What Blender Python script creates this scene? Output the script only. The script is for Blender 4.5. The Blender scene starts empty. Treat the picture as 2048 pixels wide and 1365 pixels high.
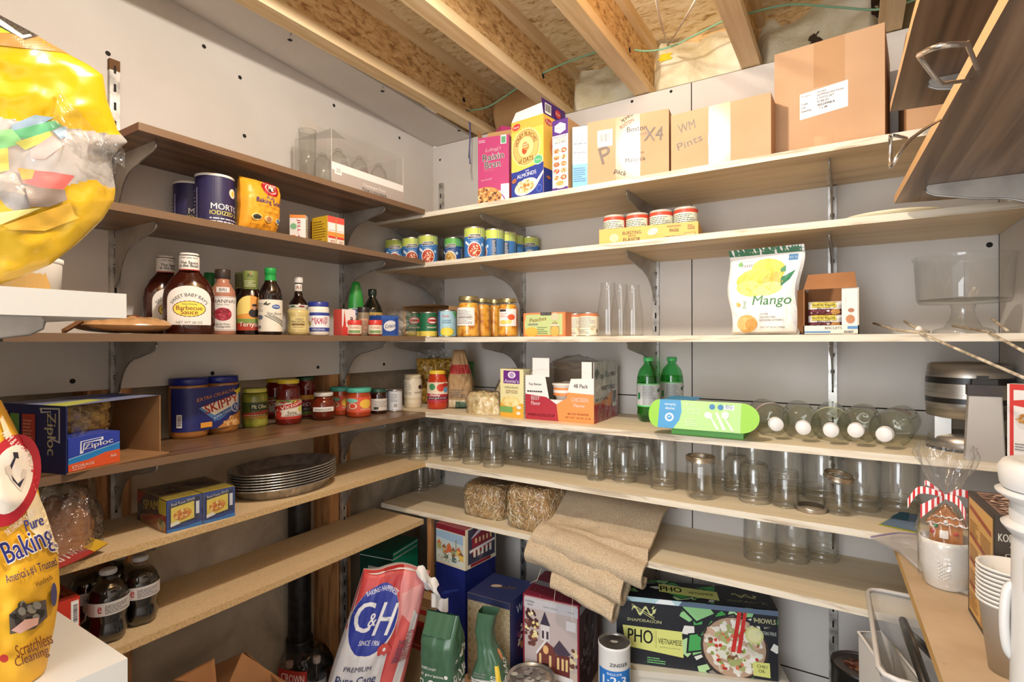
import bpy, math, random
import numpy as np
from mathutils import Vector, Matrix, noise as mnoise
random.seed(7)
sc = bpy.context.scene
COL = sc.collection
# ---------------------------------------------------------------- camera, light, exposure
CAM = np.array([1.7784, -2.0884, 1.52]); FPX = 1075.47; YAW = 0.56092; ROLL = -0.0025875; PIT = -0.000437
_F = np.array([-math.sin(YAW)*math.cos(PIT), math.cos(YAW)*math.cos(PIT), math.sin(PIT)])
_R = np.array([math.cos(YAW), math.sin(YAW), 0.0]); _U = np.cross(_R, _F)
_cr, _sr = math.cos(ROLL), math.sin(ROLL)
_ex = _cr*_R + _sr*_U; _ey = -_sr*_R + _cr*_U
cd = bpy.data.cameras.new('camera'); cam = bpy.data.objects.new('camera', cd); COL.objects.link(cam)
cd.sensor_width = 36; cd.lens = 36*FPX/2048; cd.clip_start = 0.02
cam.matrix_world = Matrix(((_ex[0], _ey[0], -_F[0], CAM[0]), (_ex[1], _ey[1], -_F[1], CAM[1]), (_ex[2], _ey[2], -_F[2], CAM[2]), (0, 0, 0, 1)))
sc.camera = cam
vs = sc.view_settings
vs.view_transform = 'Standard'; vs.look = 'None'; vs.gamma = 1; vs.use_curve_mapping = False
vs.exposure = EXPOSURE = 0.07
sc.cycles.transparent_max_bounces = 40; sc.cycles.max_bounces = 8; sc.cycles.use_denoising = True
w = bpy.data.worlds.new('world'); sc.world = w; w.use_nodes = True
w.node_tree.nodes['Background'].inputs[0].default_value = (0.93, 0.95, 1.0, 1)
w.node_tree.nodes['Background'].inputs[1].default_value = 1.1
def lamp(name, kind, loc, energy, color, size, target=None, sy=None):
    d = bpy.data.lights.new(name, kind); o = bpy.data.objects.new(name, d); COL.objects.link(o)
    o.location = loc; d.energy = energy; d.color = color
    if kind == 'AREA':
        d.shape = 'RECTANGLE'; d.size = size; d.size_y = sy or size
        v = Vector(target)-Vector(loc); o.rotation_euler = v.to_track_quat('-Z', 'Y').to_euler()
    else: d.shadow_soft_size = size
    return o
BULB = (1.14, -1.36, 2.49)
lamp('bulb_light', 'POINT', BULB, 54, (1.0, 0.91, 0.80), 0.035)
lamp('doorway_daylight', 'AREA', (1.45, -3.25, 1.45), 42, (0.92, 0.96, 1.0), 1.0, (0.7, 0, 1.1), 1.8)
# ---------------------------------------------------------------- picture -> place
def ray(u, v):
    a, b = u-1024, v-682.5
    x = _cr*a+_sr*b; y = -_sr*a+_cr*b
    return _R*x-_U*y+_F*FPX
def hit(u, v, ax, c):
    d = ray(u, v); ax = 'xyz'.index(ax); return CAM+d*((c-CAM[ax])/d[ax])
def depth(P): return float((np.asarray(P)-CAM) @ _F)
def mpp(P): return depth(P)/FPX            # metres per pixel at P
def proj(P):
    v = np.asarray(P, float)-CAM; x, y, z = v @ _R, v @ _U, v @ _F
    a, b = FPX*x/z, -FPX*y/z
    return 1024+_cr*a-_sr*b, 682.5+_sr*a+_cr*b
def zat(u, v, P):                           # height seen at pixel row v at the plan position of P
    lo, hi = -3.0, 4.0
    for _ in range(50):
        m = (lo+hi)/2
        if proj((P[0], P[1], m))[1] > v: lo = m
        else: hi = m
    return (lo+hi)/2
def facing(P):                              # z rotation that turns local -y to the camera
    return math.atan2(CAM[1]-P[1], CAM[0]-P[0])+math.pi/2
# ---------------------------------------------------------------- materials
def s2l(c): return c/12.92 if c <= 0.04045 else ((c+0.055)/1.055)**2.4
def rgb(h):
    if isinstance(h, (tuple, list)): return tuple(h)
    h = h.lstrip('#'); return tuple(s2l(int(h[i:i+2], 16)/255) for i in (0, 2, 4))
_mc = {}
def nodes(name):
    m = bpy.data.materials.new(name); m.use_nodes = True
    nt = m.node_tree; return m, nt, nt.nodes['Principled BSDF']
def C(h, rough=0.45, metal=0.0, coat=0.0):
    k = (h, rough, metal, coat)
    if k in _mc: return _mc[k]
    m, nt, b = nodes('paint_%s' % str(h).lstrip('#'))
    b.inputs['Base Color'].default_value = rgb(h)+(1,)
    b.inputs['Roughness'].default_value = rough; b.inputs['Metallic'].default_value = metal
    b.inputs['Coat Weight'].default_value = coat
    _mc[k] = m; return m
def noisy(name, cols, scale=(1, 1, 1), nscale=5, detail=6, rough=0.6, bump=0.0, bscale=None, dist=0.0, lo=0.35, hi=0.65, metal=0, kind='noise', coords='Object', spec=None):
    m, nt, b = nodes(name); N = nt.nodes.new; L = nt.links.new
    tc = N('ShaderNodeTexCoord'); mp = N('ShaderNodeMapping'); mp.inputs['Scale'].default_value = scale
    L(tc.outputs[coords], mp.inputs[0])
    if kind == 'voronoi':
        t = N('ShaderNodeTexVoronoi'); t.inputs['Scale'].default_value = nscale; out = t.outputs['Color']
        L(mp.outputs[0], t.inputs['Vector'])
    else:
        t = N('ShaderNodeTexNoise'); t.inputs['Scale'].default_value = nscale; t.inputs['Detail'].default_value = detail
        t.inputs['Distortion'].default_value = dist; out = t.outputs['Fac']; L(mp.outputs[0], t.inputs['Vector'])
    r = N('ShaderNodeValToRGB'); e = r.color_ramp.elements
    L(out, r.inputs[0])
    n = len(cols)
    e[0].position = lo; e[0].color = rgb(cols[0])+(1,); e[1].position = hi; e[1].color = rgb(cols[-1])+(1,)
    for i in range(1, n-1):
        q = e.new(lo+(hi-lo)*i/(n-1)); q.color = rgb(cols[i])+(1,)
    L(r.outputs[0], b.inputs['Base Color']); b.inputs['Roughness'].default_value = rough; b.inputs['Metallic'].default_value = metal
    if spec is not None: b.inputs['Specular IOR Level'].default_value = spec
    if bump:
        t2 = t; o2 = out
        if bscale:
            t2 = N('ShaderNodeTexNoise'); t2.inputs['Scale'].default_value = bscale; t2.inputs['Detail'].default_value = 5; L(mp.outputs[0], t2.inputs['Vector']); o2 = t2.outputs['Fac']
        bp = N('ShaderNodeBump'); bp.inputs['Strength'].default_value = bump; bp.inputs['Distance'].default_value = 0.01
        L(o2, bp.inputs['Height']); L(bp.outputs[0], b.inputs['Normal'])
    return m
def thin(name, col=(1, 1, 1), edge=0.35, gloss=0.02, power=1.5, rough=0.02, bump=0, cloud=0.0, bscale=18, dark=0.55):
    # thin clear wall: see-through where it faces the viewer, more mirror-like and denser at glancing angles
    m = bpy.data.materials.new(name); m.use_nodes = True; nt = m.node_tree; nt.nodes.clear(); N = nt.nodes.new; L = nt.links.new
    out = N('ShaderNodeOutputMaterial'); mix = N('ShaderNodeMixShader'); mix2 = N('ShaderNodeMixShader')
    tr = N('ShaderNodeBsdfTransparent'); gl = N('ShaderNodeBsdfGlossy'); df = N('ShaderNodeBsdfDiffuse')
    lw = N('ShaderNodeLayerWeight'); lw.inputs['Blend'].default_value = 0.35
    mm = N('ShaderNodeMath'); mm.operation = 'POWER'; mm.inputs[1].default_value = power; L(lw.outputs['Facing'], mm.inputs[0])
    ma = N('ShaderNodeMath'); ma.operation = 'MULTIPLY_ADD'; ma.inputs[1].default_value = edge; ma.inputs[2].default_value = gloss; ma.use_clamp = True
    L(mm.outputs[0], ma.inputs[0])
    cm = N('ShaderNodeMix'); cm.data_type = 'RGBA'; pw = N('ShaderNodeMath'); pw.operation = 'POWER'; pw.inputs[1].default_value = 2.5
    L(lw.outputs['Facing'], pw.inputs[0]); L(pw.outputs[0], cm.inputs[0]); cm.inputs[6].default_value = col+(1,); cm.inputs[7].default_value = tuple(c*dark for c in col)+(1,); L(cm.outputs[2], tr.inputs[0])
    gl.inputs['Roughness'].default_value = rough
    L(tr.outputs[0], mix.inputs[1]); L(gl.outputs[0], mix.inputs[2]); L(ma.outputs[0], mix.inputs[0])
    mix2.inputs[0].default_value = cloud; df.inputs[0].default_value = (0.85, 0.83, 0.8, 1)
    L(mix.outputs[0], mix2.inputs[1]); L(df.outputs[0], mix2.inputs[2]); L(mix2.outputs[0], out.inputs[0])
    if bump:
        tc = N('ShaderNodeTexCoord'); t = N('ShaderNodeTexNoise'); t.inputs['Scale'].default_value = bscale; t.inputs['Detail'].default_value = 3
        L(tc.outputs['Object'], t.inputs['Vector']); bp = N('ShaderNodeBump'); bp.inputs['Strength'].default_value = bump; bp.inputs['Distance'].default_value = 0.02
        L(t.outputs['Fac'], bp.inputs['Height']); L(bp.outputs[0], gl.inputs['Normal']); L(bp.outputs[0], lw.inputs['Normal'])
    return m
GLASS = thin('clear_glass', (0.985, 0.985, 0.975), 0.6, 0.06, 2.2, dark=.74)
GLASSG = thin('green_glass', (0.62, 0.85, 0.66), 0.5, 0.05, 1.5)
FILM = thin('clear_film', (0.99, 0.99, 0.99), 0.5, 0.06, 1.4, 0.08, 0.9, 0.02, dark=.8)
FILMD = thin('crinkled_film', (0.97, 0.97, 0.96), 0.5, 0.10, 1.3, 0.1, 1.0, 0.02, 40, dark=.85)
ACRY = thin('clear_acrylic', (0.97, 0.97, 0.96), 0.5, 0.03, 1.5, 0.02, 0, 0.02)
GRIM = thin('glass_rim', (.95, .96, .94), .5, .22, 1.2, .05, 0, .10, dark=.6)
FROST = thin('translucent_plastic', (0.88, 0.87, 0.86), 0.35, 0.05, 1.0, 0.25, 0, 0.22)
PETG = thin('green_pet', (0.30, 0.82, 0.42), 0.5, 0.06, 1.3, 0.05)
# ---------------------------------------------------------------- mesh builder
class MB:
    def __init__(s): s.v = []; s.f = []; s.m = []; s.mats = []; s.sm = []
    def mi(s, m):
        if m not in s.mats: s.mats.append(m)
        return s.mats.index(m)
    def add(s, vs, fs, m, smooth=False):
        o = len(s.v); s.v += [tuple(map(float, p)) for p in vs]; k = s.mi(m)
        for f in fs: s.f.append([o+i for i in f]); s.m.append(k); s.sm.append(smooth)
    def quad(s, a, b, c, d, m): s.add([a, b, c, d], [(0, 1, 2, 3)], m)
    def box(s, x0, x1, y0, y1, z0, z1, m, M=None):
        ms = m if isinstance(m, (list, tuple)) else [m]*6   # -y front, +x, +y, -x, top, bottom
        P = [(x0, y0, z0), (x1, y0, z0), (x1, y1, z0), (x0, y1, z0), (x0, y0, z1), (x1, y0, z1), (x1, y1, z1), (x0, y1, z1)]
        if M is not None: P = [tuple(M @ Vector(p)) for p in P]
        for f, mm in zip([(0, 1, 5, 4), (1, 2, 6, 5), (2, 3, 7, 6), (3, 0, 4, 7), (4, 5, 6, 7), (3, 2, 1, 0)], ms):
            s.add([P[i] for i in f], [(0, 1, 2, 3)], mm)
    def lathe(s, prof, m, n=36, c=(0, 0, 0), smooth=True, sx=1, sy=1, fn=None, M=None):
        # prof: (r, z) or (r, z, material) - the material belongs to the band that starts there
        segs = []
        for i in range(len(prof)-1):
            mm = prof[i][2] if len(prof[i]) > 2 else m
            segs.append(mm)
        rings = []
        for p in prof:
            r, z = p[0], p[1]
            rr = []
            for k in range(n):
                a = 2*math.pi*k/n; q = fn(a, r, z) if fn else r
                P = (c[0]+q*sx*math.sin(a), c[1]-q*sy*math.cos(a), c[2]+z)
                if M is not None: P = tuple(M @ Vector(P))
                rr.append(P)
            rings.append(rr)
        i = 0
        while i < len(segs):            # one welded strip per run of a material
            j = i
            while j < len(segs) and segs[j] is segs[i]: j += 1
            vs = [p for rr in rings[i:j+1] for p in rr]; fs = []
            for a in range(j-i):
                for k in range(n): fs.append((a*n+k, a*n+(k+1) % n, (a+1)*n+(k+1) % n, (a+1)*n+k))
            s.add(vs, fs, segs[i], smooth); i = j
    def cap(s, r, z, m, n=36, c=(0, 0), up=True, M=None):
        P = [(c[0]+r*math.sin(2*math.pi*k/n), c[1]-r*math.cos(2*math.pi*k/n), z) for k in range(n)]
        if M is not None: P = [tuple(M @ Vector(p)) for p in P]
        s.add(P, [tuple(range(n)) if up else tuple(reversed(range(n)))], m)
    def tube(s, pts, r, m, n=8, closed=False):
        pts = [Vector(p) for p in pts]; rings = []; up = Vector((0.13, 0.21, 0.97)).normalized()
        for i, p in enumerate(pts):
            a = pts[i-1] if (i > 0 or closed) else p; b = pts[(i+1) % len(pts)] if (i < len(pts)-1 or closed) else p
            t = (b-a).normalized()
            if i == 0: x = t.cross(up)
            else: x = x-t*x.dot(t)
            if x.length < 1e-5: x = t.orthogonal()
            x.normalize(); y = t.cross(x); rr = r[i] if isinstance(r, (list, tuple)) else r
            rings.append([p+x*rr*math.cos(2*math.pi*k/n)+y*rr*math.sin(2*math.pi*k/n) for k in range(n)])
        fs = []; L = len(rings)
        for i in range(L if closed else L-1):
            for k in range(n): fs.append((i*n+k, i*n+(k+1) % n, ((i+1) % L)*n+(k+1) % n, ((i+1) % L)*n+k))
        if not closed: fs += [tuple(reversed(range(n))), tuple((L-1)*n+k for k in range(n))]
        s.add([q for rr in rings for q in rr], fs, m, True)
    def grid(s, fn, nu, nv, m, smooth=True, closed=False):
        vs = [fn(i/nu, j/nv) for j in range(nv+1) for i in range(nu+1)]
        fs = [(j*(nu+1)+i, j*(nu+1)+i+1, (j+1)*(nu+1)+i+1, (j+1)*(nu+1)+i) for j in range(nv) for i in range(nu)]
        if callable(m):
            o = len(s.v); s.v += [tuple(map(float, p)) for p in vs]
            for idx, f in enumerate(fs):
                i, j = idx % nu, idx//nu
                s.f.append([o+q for q in f]); s.m.append(s.mi(m((i+.5)/nu, (j+.5)/nv))); s.sm.append(smooth)
        else: s.add(vs, fs, m, smooth)
    def prism(s, poly, y0, y1, m, M=None, mside=None):   # poly in x,z, thickness along y
        n = len(poly); P = [(x, y0, z) for x, z in poly]+[(x, y1, z) for x, z in poly]
        if M is not None: P = [tuple(M @ Vector(p)) for p in P]
        s.add(P, [tuple(range(n)), tuple(reversed(range(n, 2*n)))], m)
        s.add(P, [(i, i+n, (i+1) % n+n, (i+1) % n) for i in range(n)], mside or m)
    def build(s, name, parent=None, loc=None, rot=0, bevel=0, label=None):
        me = bpy.data.meshes.new(name); me.from_pydata(s.v, [], s.f)
        for m in s.mats: me.materials.append(m)
        me.polygons.foreach_set('material_index', s.m); me.polygons.foreach_set('use_smooth', s.sm); me.update()
        o = bpy.data.objects.new(name, me); COL.objects.link(o)
        if parent is not None: o.parent = parent
        if loc is not None: o.location = loc
        o.rotation_euler = (0, 0, rot) if not isinstance(rot, tuple) else rot
        if bevel:
            b = o.modifiers.new('bevel', 'BEVEL'); b.width = bevel; b.segments = 2; b.limit_method = 'ANGLE'; b.angle_limit = 0.9
        if label: o['label'] = label
        return o
def tag(o, label, cat, group=None, kind=None):
    if kind: o['kind'] = kind
    if label: o['label'] = label
    if cat: o['category'] = cat
    if group: o['group'] = group
    return o
def empty(name, loc, rot=0, label=None, cat=None, group=None):
    o = bpy.data.objects.new(name, None); COL.objects.link(o); o.location = loc; o.rotation_euler = (0, 0, rot) if not isinstance(rot, tuple) else rot
    o.empty_display_size = 0.05
    return tag(o, label, cat, group)
# ---------------------------------------------------------------- flat artwork, printed on any surface
_tc = {}
def text_mesh(txt, bold):
    k = (txt, bold)
    if k in _tc: return _tc[k]
    cu = bpy.data.curves.new('t', 'FONT'); cu.body = txt; cu.size = 1; cu.resolution_u = 3; cu.align_x = 'CENTER'; cu.align_y = 'CENTER'
    ob = bpy.data.objects.new('t', cu); me = ob.to_mesh()
    vs = [(v.co.x, v.co.y) for v in me.vertices]; fs = [tuple(p.vertices) for p in me.polygons]
    ob.to_mesh_clear(); bpy.data.objects.remove(ob); bpy.data.curves.remove(cu)
    if vs:
        xs = [v[0] for v in vs]; ys = [v[1] for v in vs]; cx, cy = (min(xs)+max(xs))/2, (min(ys)+max(ys))/2
        vs = [(x-cx, y-cy) for x, y in vs]; wh = (max(xs)-min(xs), max(ys)-min(ys))
    else: wh = (1, 1)
    if bold and vs:                       # heavier strokes: the glyphs printed again, slightly shifted
        q = bold*.30; sh = [(-q, 0), (q, 0)] if bold < .1 else [(q*math.cos(t), q*math.sin(t)) for t in (0, .8, 1.6, 2.4, 3.1, 3.9, 4.7, 5.5)]
        n = len(vs); V = []; Fs = []
        for j, (dx, dy) in enumerate(sh): V += [(x+dx, y+dy) for x, y in vs]; Fs += [tuple(i+j*n for i in f) for f in fs]
        vs, fs = V, Fs
    _tc[k] = (vs, fs, wh); return _tc[k]
class Art:
    """flat shapes in units of the printed face (0..1 by 0..1 times W x H metres); later shapes lie on top"""
    def __init__(s, W, H): s.W = W; s.H = H; s.it = []; s.n = 0
    def poly(s, pts, col, rough=0.45): s.it.append(([(x*s.W, y*s.H) for x, y in pts], [tuple(range(len(pts)))], col, s.n, rough)); s.n += 1; return s
    def rect(s, x0, y0, x1, y1, col, nx=None, rough=0.45):
        nx = nx or max(1, int(abs(x1-x0)*14)); P = []; F = []
        for i in range(nx+1):
            x = x0+(x1-x0)*i/nx; P += [(x*s.W, y0*s.H), (x*s.W, y1*s.H)]
        F = [(2*i, 2*i+2, 2*i+3, 2*i+1) for i in range(nx)]
        s.it.append((P, F, col, s.n, rough)); s.n += 1; return s
    def ell(s, cx, cy, rx, ry, col, n=28, a0=0, a1=360, jag=0, rot=0):
        P = [(cx*s.W, cy*s.H)]; cr, sr = math.cos(math.radians(rot)), math.sin(math.radians(rot))
        k = n if (a1-a0) < 360 else n
        for i in range(k+(1 if a1-a0 < 360 else 0)):
            a = math.radians(a0+(a1-a0)*i/k); q = 1+(jag if i % 2 else 0)
            dx, dy = rx*s.W*math.cos(a)*q, ry*s.H*math.sin(a)*q
            P.append((cx*s.W+dx*cr-dy*sr, cy*s.H+dx*sr+dy*cr))
        m = len(P)-1
        F = [(0, 1+i, 1+(i+1) % m) for i in range(m if a1-a0 >= 360 else m-1)]
        s.it.append((P, F, col, s.n, 0.45)); s.n += 1; return s
    def circ(s, cx, cy, r, col, **k): return s.ell(cx, cy, r, r*s.W/s.H, col, **k)
    def text(s, t, cx, cy, w=None, h=None, col='#222222', bold=0.0, rot=0, shear=0, arc=0):
        vs, fs, (tw, th) = text_mesh(t, bold)
        sx = (w*s.W/tw) if w else None; sy = (h*s.H/th) if h else None
        if abs(rot) in (90, 270): sx = (w*s.H/tw) if w else None; sy = (h*s.W/th) if h else None
        sx = sx or sy; sy = sy or sx
        r = math.radians(rot); cr, sr = math.cos(r), math.sin(r); P = []
        for x, y in vs:
            x, y = x*sx+y*sy*shear, y*sy
            if arc:                                   # arc: radius in metres, + bends over the top
                a = x/arc; x, y = (arc+y)*math.sin(a), (arc+y)*math.cos(a)-arc
            P.append((cx*s.W+x*cr-y*sr, cy*s.H+x*sr+y*cr))
        s.it.append((P, fs, col, s.n, 0.45)); s.n += 1; return s
    def lines(s, x0, y0, x1, y1, n, col='#777777', th=0.4, seed=1):   # small print
        rn = random.Random(seed); P = []; F = []; dy = (y1-y0)/n
        for i in range(n):
            e = x1-(x1-x0)*rn.random()*0.35; ya = y0+dy*i; x = x0
            while x < e:
                wd = (x1-x0)*rn.uniform(.05, .16); xb = min(x+wd, e); k = len(P)
                P += [(x*s.W, ya*s.H), (xb*s.W, ya*s.H), (xb*s.W, (ya+dy*th)*s.H), (x*s.W, (ya+dy*th)*s.H)]; F.append((k, k+1, k+2, k+3)); x = xb+(x1-x0)*.025
        s.it.append((P, F, col, s.n, 0.45)); s.n += 1; return s
    def bars(s, x0, y0, x1, y1, seed=3, bg='#ffffff', vert=True):
        s.rect(x0, y0, x1, y1, bg); rn = random.Random(seed); P = []; F = []; x = 0.08
        while x < .92:
            wd = rn.choice((.012, .02, .035)); k = len(P)
            for a, b in ((x, .2), (x+wd, .2), (x+wd, .92), (x, .92)):
                if not vert: a, b = b, a
                P.append(((x0+(x1-x0)*a)*s.W, (y0+(y1-y0)*b)*s.H))
            F.append((k, k+1, k+2, k+3)); x += wd+rn.choice((.015, .03))
        s.it.append((P, F, '#111111', s.n, 0.45)); s.n += 1; return s
    def bits(s, cx, cy, rx, ry, cols, n=30, size=0.08, seed=5, long=1.0):
        rn = random.Random(seed)
        for i in range(n):
            a = rn.uniform(0, 6.28); q = math.sqrt(rn.random()); 
            s.ell(cx+rx*q*math.cos(a), cy+ry*q*math.sin(a), size*rn.uniform(.6, 1.3)*long, size*rn.uniform(.5, 1)*s.W/s.H, rn.choice(cols), n=7, rot=rn.uniform(0, 180))
        return s
    def put(s, mb, fn, eps=0.00025, base=0.0004, cut=None, cuty=None, span=.0022):
        ln = len(s.it); step = min(eps, span/max(1, ln))
        if cut is None: cut = getattr(fn, 'cut', None)
        if cuty is None: cuty = getattr(fn, 'cuty', None)
        for P, F, col, k, rough in s.it:
            m = C(col, rough) if isinstance(col, str) else col
            VS = []; FS = []
            for f in F:
                q = clip(clip([P[i] for i in f], 0, 0, s.W), 1, 0, s.H)
                if len(q) < 3: continue
                parts = [q]
                for ax, st in ((0, cut), (1, cuty)):
                    if not st: continue
                    nx = []
                    for pq in parts:
                        lo = min(p[ax] for p in pq); hi = max(p[ax] for p in pq)
                        for j in range(int(lo//st), int(hi//st)+1):
                            c_ = clip(pq, ax, j*st, (j+1)*st)
                            if len(c_) > 2: nx.append(c_)
                    parts = nx
                for pq in parts:
                    o = len(VS); VS += [fn(x, y, base+step*k) for x, y in pq]; FS.append(tuple(range(o, o+len(pq))))
            if FS: mb.add(VS, FS, m)
def clip(poly, ax, lo, hi):
    for sgn, lim in ((1, lo), (-1, hi)):
        if not poly: return poly
        out = []; n = len(poly)
        if all(sgn*(p[ax]-lim) >= 0 for p in poly): continue
        for i in range(n):
            a, b = poly[i], poly[(i+1) % n]; da, db = sgn*(a[ax]-lim), sgn*(b[ax]-lim)
            if da >= 0: out.append(a)
            if (da >= 0) != (db >= 0) and da != db:
                t = da/(da-db); out.append((a[0]+(b[0]-a[0])*t, a[1]+(b[1]-a[1])*t))
        poly = out
    return poly
def plane(o, ex, ey, nrm):
    o, ex, ey, nrm = map(np.array, (o, ex, ey, nrm))
    return lambda x, y, e: o+ex*x+ey*y+nrm*e
def cyl(r, z0, off=0, c=(0, 0), k=1, W=0, rz=None):       # centred on local -y; W the art's width
    def f(x, y, e):
        rr = (rz(y) if rz else r)+e
        a = (x-W/2)/(rz(y) if rz and r is None else r)+off
        return (c[0]+rr*math.sin(a), c[1]-rr*math.cos(a), z0+y*k)
    f.cut = r*.16
    return f
# ---------------------------------------------------------------- setting
XR = 2.148; ZC = 2.742; ZJ = 2.501; YF = -2.115; DL = 0.288; DR = 0.391; DT = 2.497
DRY = noisy('painted_drywall', ['#c9c3bc', '#d4cec8'], nscale=2.2, detail=3, rough=0.85, bump=0.06, bscale=180)
CONC = noisy('rough_concrete', ['#9a8b78', '#c0af98', '#dcc9b0'], nscale=3.4, detail=14, rough=0.92, bump=1.0, bscale=22, dist=0.8, lo=.3, hi=.7)
OSB = noisy('strand_board', ['#a98452', '#dcc090', '#e8d2a6', '#eedcb8'], scale=(1, 2.0, 1), nscale=20, detail=4, rough=0.8, bump=0.25, dist=1.0, lo=.3, hi=.66)
OSBW = noisy('strand_board_web', ['#9c7444', '#d2ab72', '#e2c28e'], scale=(1, 1, 2.2), nscale=26, detail=4, rough=0.8, bump=0.25, dist=.9, lo=.32, hi=.66)
PINE = noisy('pine_lumber', ['#d2b280', '#e0c497', '#e6cda4'], scale=(12, .8, 12), nscale=3, detail=5, rough=0.7, bump=0.05)
PINEZ = noisy('pine_strip', ['#8a5a30', '#b98250', '#c08c5a'], scale=(10, 10, 1.0), nscale=4, detail=6, rough=0.75, bump=0.15, dist=1.0)
BATT = noisy('mineral_wool', ['#cfc199', '#e6dcbe', '#efe9d6'], nscale=7, detail=9, rough=1.0, bump=0.9, bscale=26, lo=.3, hi=.7, spec=0.1)
KRAFT = noisy('kraft_paper', ['#b98f5e', '#c9a070'], nscale=4, rough=0.7)
WALNUTL = noisy('walnut_laminate', ['#5a4230', '#785a40', '#86684b'], scale=(14, .7, 1), nscale=2.6, detail=8, rough=0.32, dist=.6)
WALEDGE = C('#79604a', 0.24)
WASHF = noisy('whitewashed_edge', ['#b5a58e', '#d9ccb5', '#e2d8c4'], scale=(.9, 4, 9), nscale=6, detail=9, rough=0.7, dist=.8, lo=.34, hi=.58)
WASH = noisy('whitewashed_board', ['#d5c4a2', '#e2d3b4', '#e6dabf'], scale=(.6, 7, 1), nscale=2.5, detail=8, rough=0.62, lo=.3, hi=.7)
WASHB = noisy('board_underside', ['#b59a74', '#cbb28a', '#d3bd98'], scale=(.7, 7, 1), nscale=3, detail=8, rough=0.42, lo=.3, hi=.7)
PART = noisy('particle_board', ['#cdb189', '#d5bb92', '#dac29c'], nscale=160, detail=3, rough=0.75, lo=.3, hi=.7)
PARTE = noisy('particle_board_edge', ['#bb9a6b', '#c9a876', '#d2b384'], nscale=160, detail=3, rough=0.85, bump=.1)
STEEL = noisy('galvanised_steel', ['#8b8986', '#a3a09b', '#b5b2ac'], nscale=14, detail=7, rough=0.42, metal=0.75)
STEELD = noisy('aged_steel', ['#8b857d', '#a49d94', '#b0aaa2'], nscale=9, detail=4, rough=0.4, metal=0.4)
DARK = C('#1a1715', 0.8)
def struct(mb, name, **k):
    o = mb.build(name, **k); o['kind'] = 'structure'; return o
m = MB(); m.box(-0.2, XR+.3, YF-1.6, 0.4, -0.05, 0, noisy('floor_concrete', ['#6b655d', '#857d72'], nscale=6, rough=.9)); struct(m, 'floor')
m = MB(); m.box(-0.3, XR+.4, -2.6, 0.4, ZC, ZC+.02, OSB); struct(m, 'ceiling')
m = MB(); m.box(-0.3, -0.10, YF-.1, 0.05, 0, ZC, CONC); wl = struct(m, 'wall_left')
m = MB(); m.box(-0.013, 0, YF, 0.0, 1.385, 2.60, DRY); m.box(-0.1, -.013, YF, 0.0, 2.55, 2.60, DRY)
for u, v in ((216, 107), (408, 93), (489, 272), (145, 763), (425, 747), (636, 735), (768, 729), (668, 211), (799, 276), (480, 155)):
    P = hit(u, v, 'x', 0.0); m.lathe([(0.0001, .0012), (.006, .0009), (.007, 0)], DARK, 10, M=Matrix.Translation(P) @ Matrix.Rotation(math.pi/2, 4, 'Y'))
struct(m, 'wall_left_upper')
m = MB()
m.box(0, 1.27, 0, 0.06, 0, DT, DRY); m.box(1.274, XR, 0, 0.06, 0, DT, DRY); m.box(1.27, 1.274, .004, 0.06, 0, DT, DARK)
for z in (1.52-.2085*1.055, 1.52-1.076*1.055): m.box(0, XR, -.0006, .002, z-.0022, z+.0022, DARK)
for u, v in ((880, 320), (1264, 203), (1342, 183), (1051, 491), (835, 398), (1300, 840)):
    P = hit(u, v, 'y', 0.0); m.lathe([(0.0001, .0012), (.005, .0009), (.006, 0)], DARK, 10, M=Matrix.Translation(P) @ Matrix.Rotation(math.pi/2, 4, 'X'))
P = hit(1979, 490, 'y', 0); m.lathe([(0.0001, .0012), (.007, .0009), (.008, 0)], DARK, 12, M=Matrix.Translation(P) @ Matrix.Rotation(math.pi/2, 4, 'X'))
m.box(-.2, 0, 0, .06, 0, DT, DRY); struct(m, 'wall_back')
m = MB(); m.box(XR, XR+.08, YF-1.4, .06, 0, ZC, DRY); m.box(XR-.0006, XR, -.006, .001, 0, DT, DARK); struct(m, 'wall_right')
m = MB(); m.box(-.1, .87, YF-.1, YF, 0, ZC, DRY); m.box(.87, XR, YF-.1, YF, 2.25, ZC, DRY); struct(m, 'wall_front')
m = MB()   # soffit strip of drywall under the first joist bay
m.add([(0, 0, 2.499), (.238, 0, 2.499), (.256, -2.1, 2.56), (0, -2.1, 2.63), (0, 0, 2.512), (.238, 0, 2.512), (.256, -2.1, 2.573), (0, -2.1, 2.643)],
      [(0, 1, 2, 3), (4, 7, 6, 5), (1, 5, 6, 2), (0, 4, 5, 1)], DRY)
for u, v in ((580, 72), (765, 176), (918, 256)):
    P = hit(u, v, 'z', 2.51); m.tube([P, P+np.array([.012, .004, .022])], .0016, STEEL, 5); m.box(P[0]-.006, P[0]+.006, P[1]-.006, P[1]+.006, P[2]-.014, P[2]-.012, DARK)
struct(m, 'trim_1')
# joists
JX = [.31, .715, 1.082, 1.480, 1.888]
jn = ['beside the drywall strip over the brown shelves', 'running down to the cereal boxes', 'running down behind the cardboard cartons', 'above the tallest carton', 'rightmost, beside the upper walnut shelf']
for i, x in enumerate(JX):
    j = empty('floor_joist', (x, 0, ZJ), 0, 'pine and strand board floor joist '+jn[i], 'joist', 'floor joists')
    for nm, z0, z1, hw in (('flange', 0, .038, .031), ('flange', .203, .241, .031)):
        a = MB(); a.box(-hw, hw, -2.3, .14, z0, z1, PINE); a.build(nm, j)
    a = MB(); a.box(-.0055, .0055, -2.3, .14, .038, .203, OSBW)
    for yy, zz in ((-.16, .10), (-1.2, .12)): a.lathe([(0.0001, .0062), (.009, .0061), (.011, .0055)], DARK, 10, M=Matrix.Translation((0, yy, zz)) @ Matrix.Rotation(math.pi/2, 4, 'Y'))
    a.build('web', j)
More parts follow.
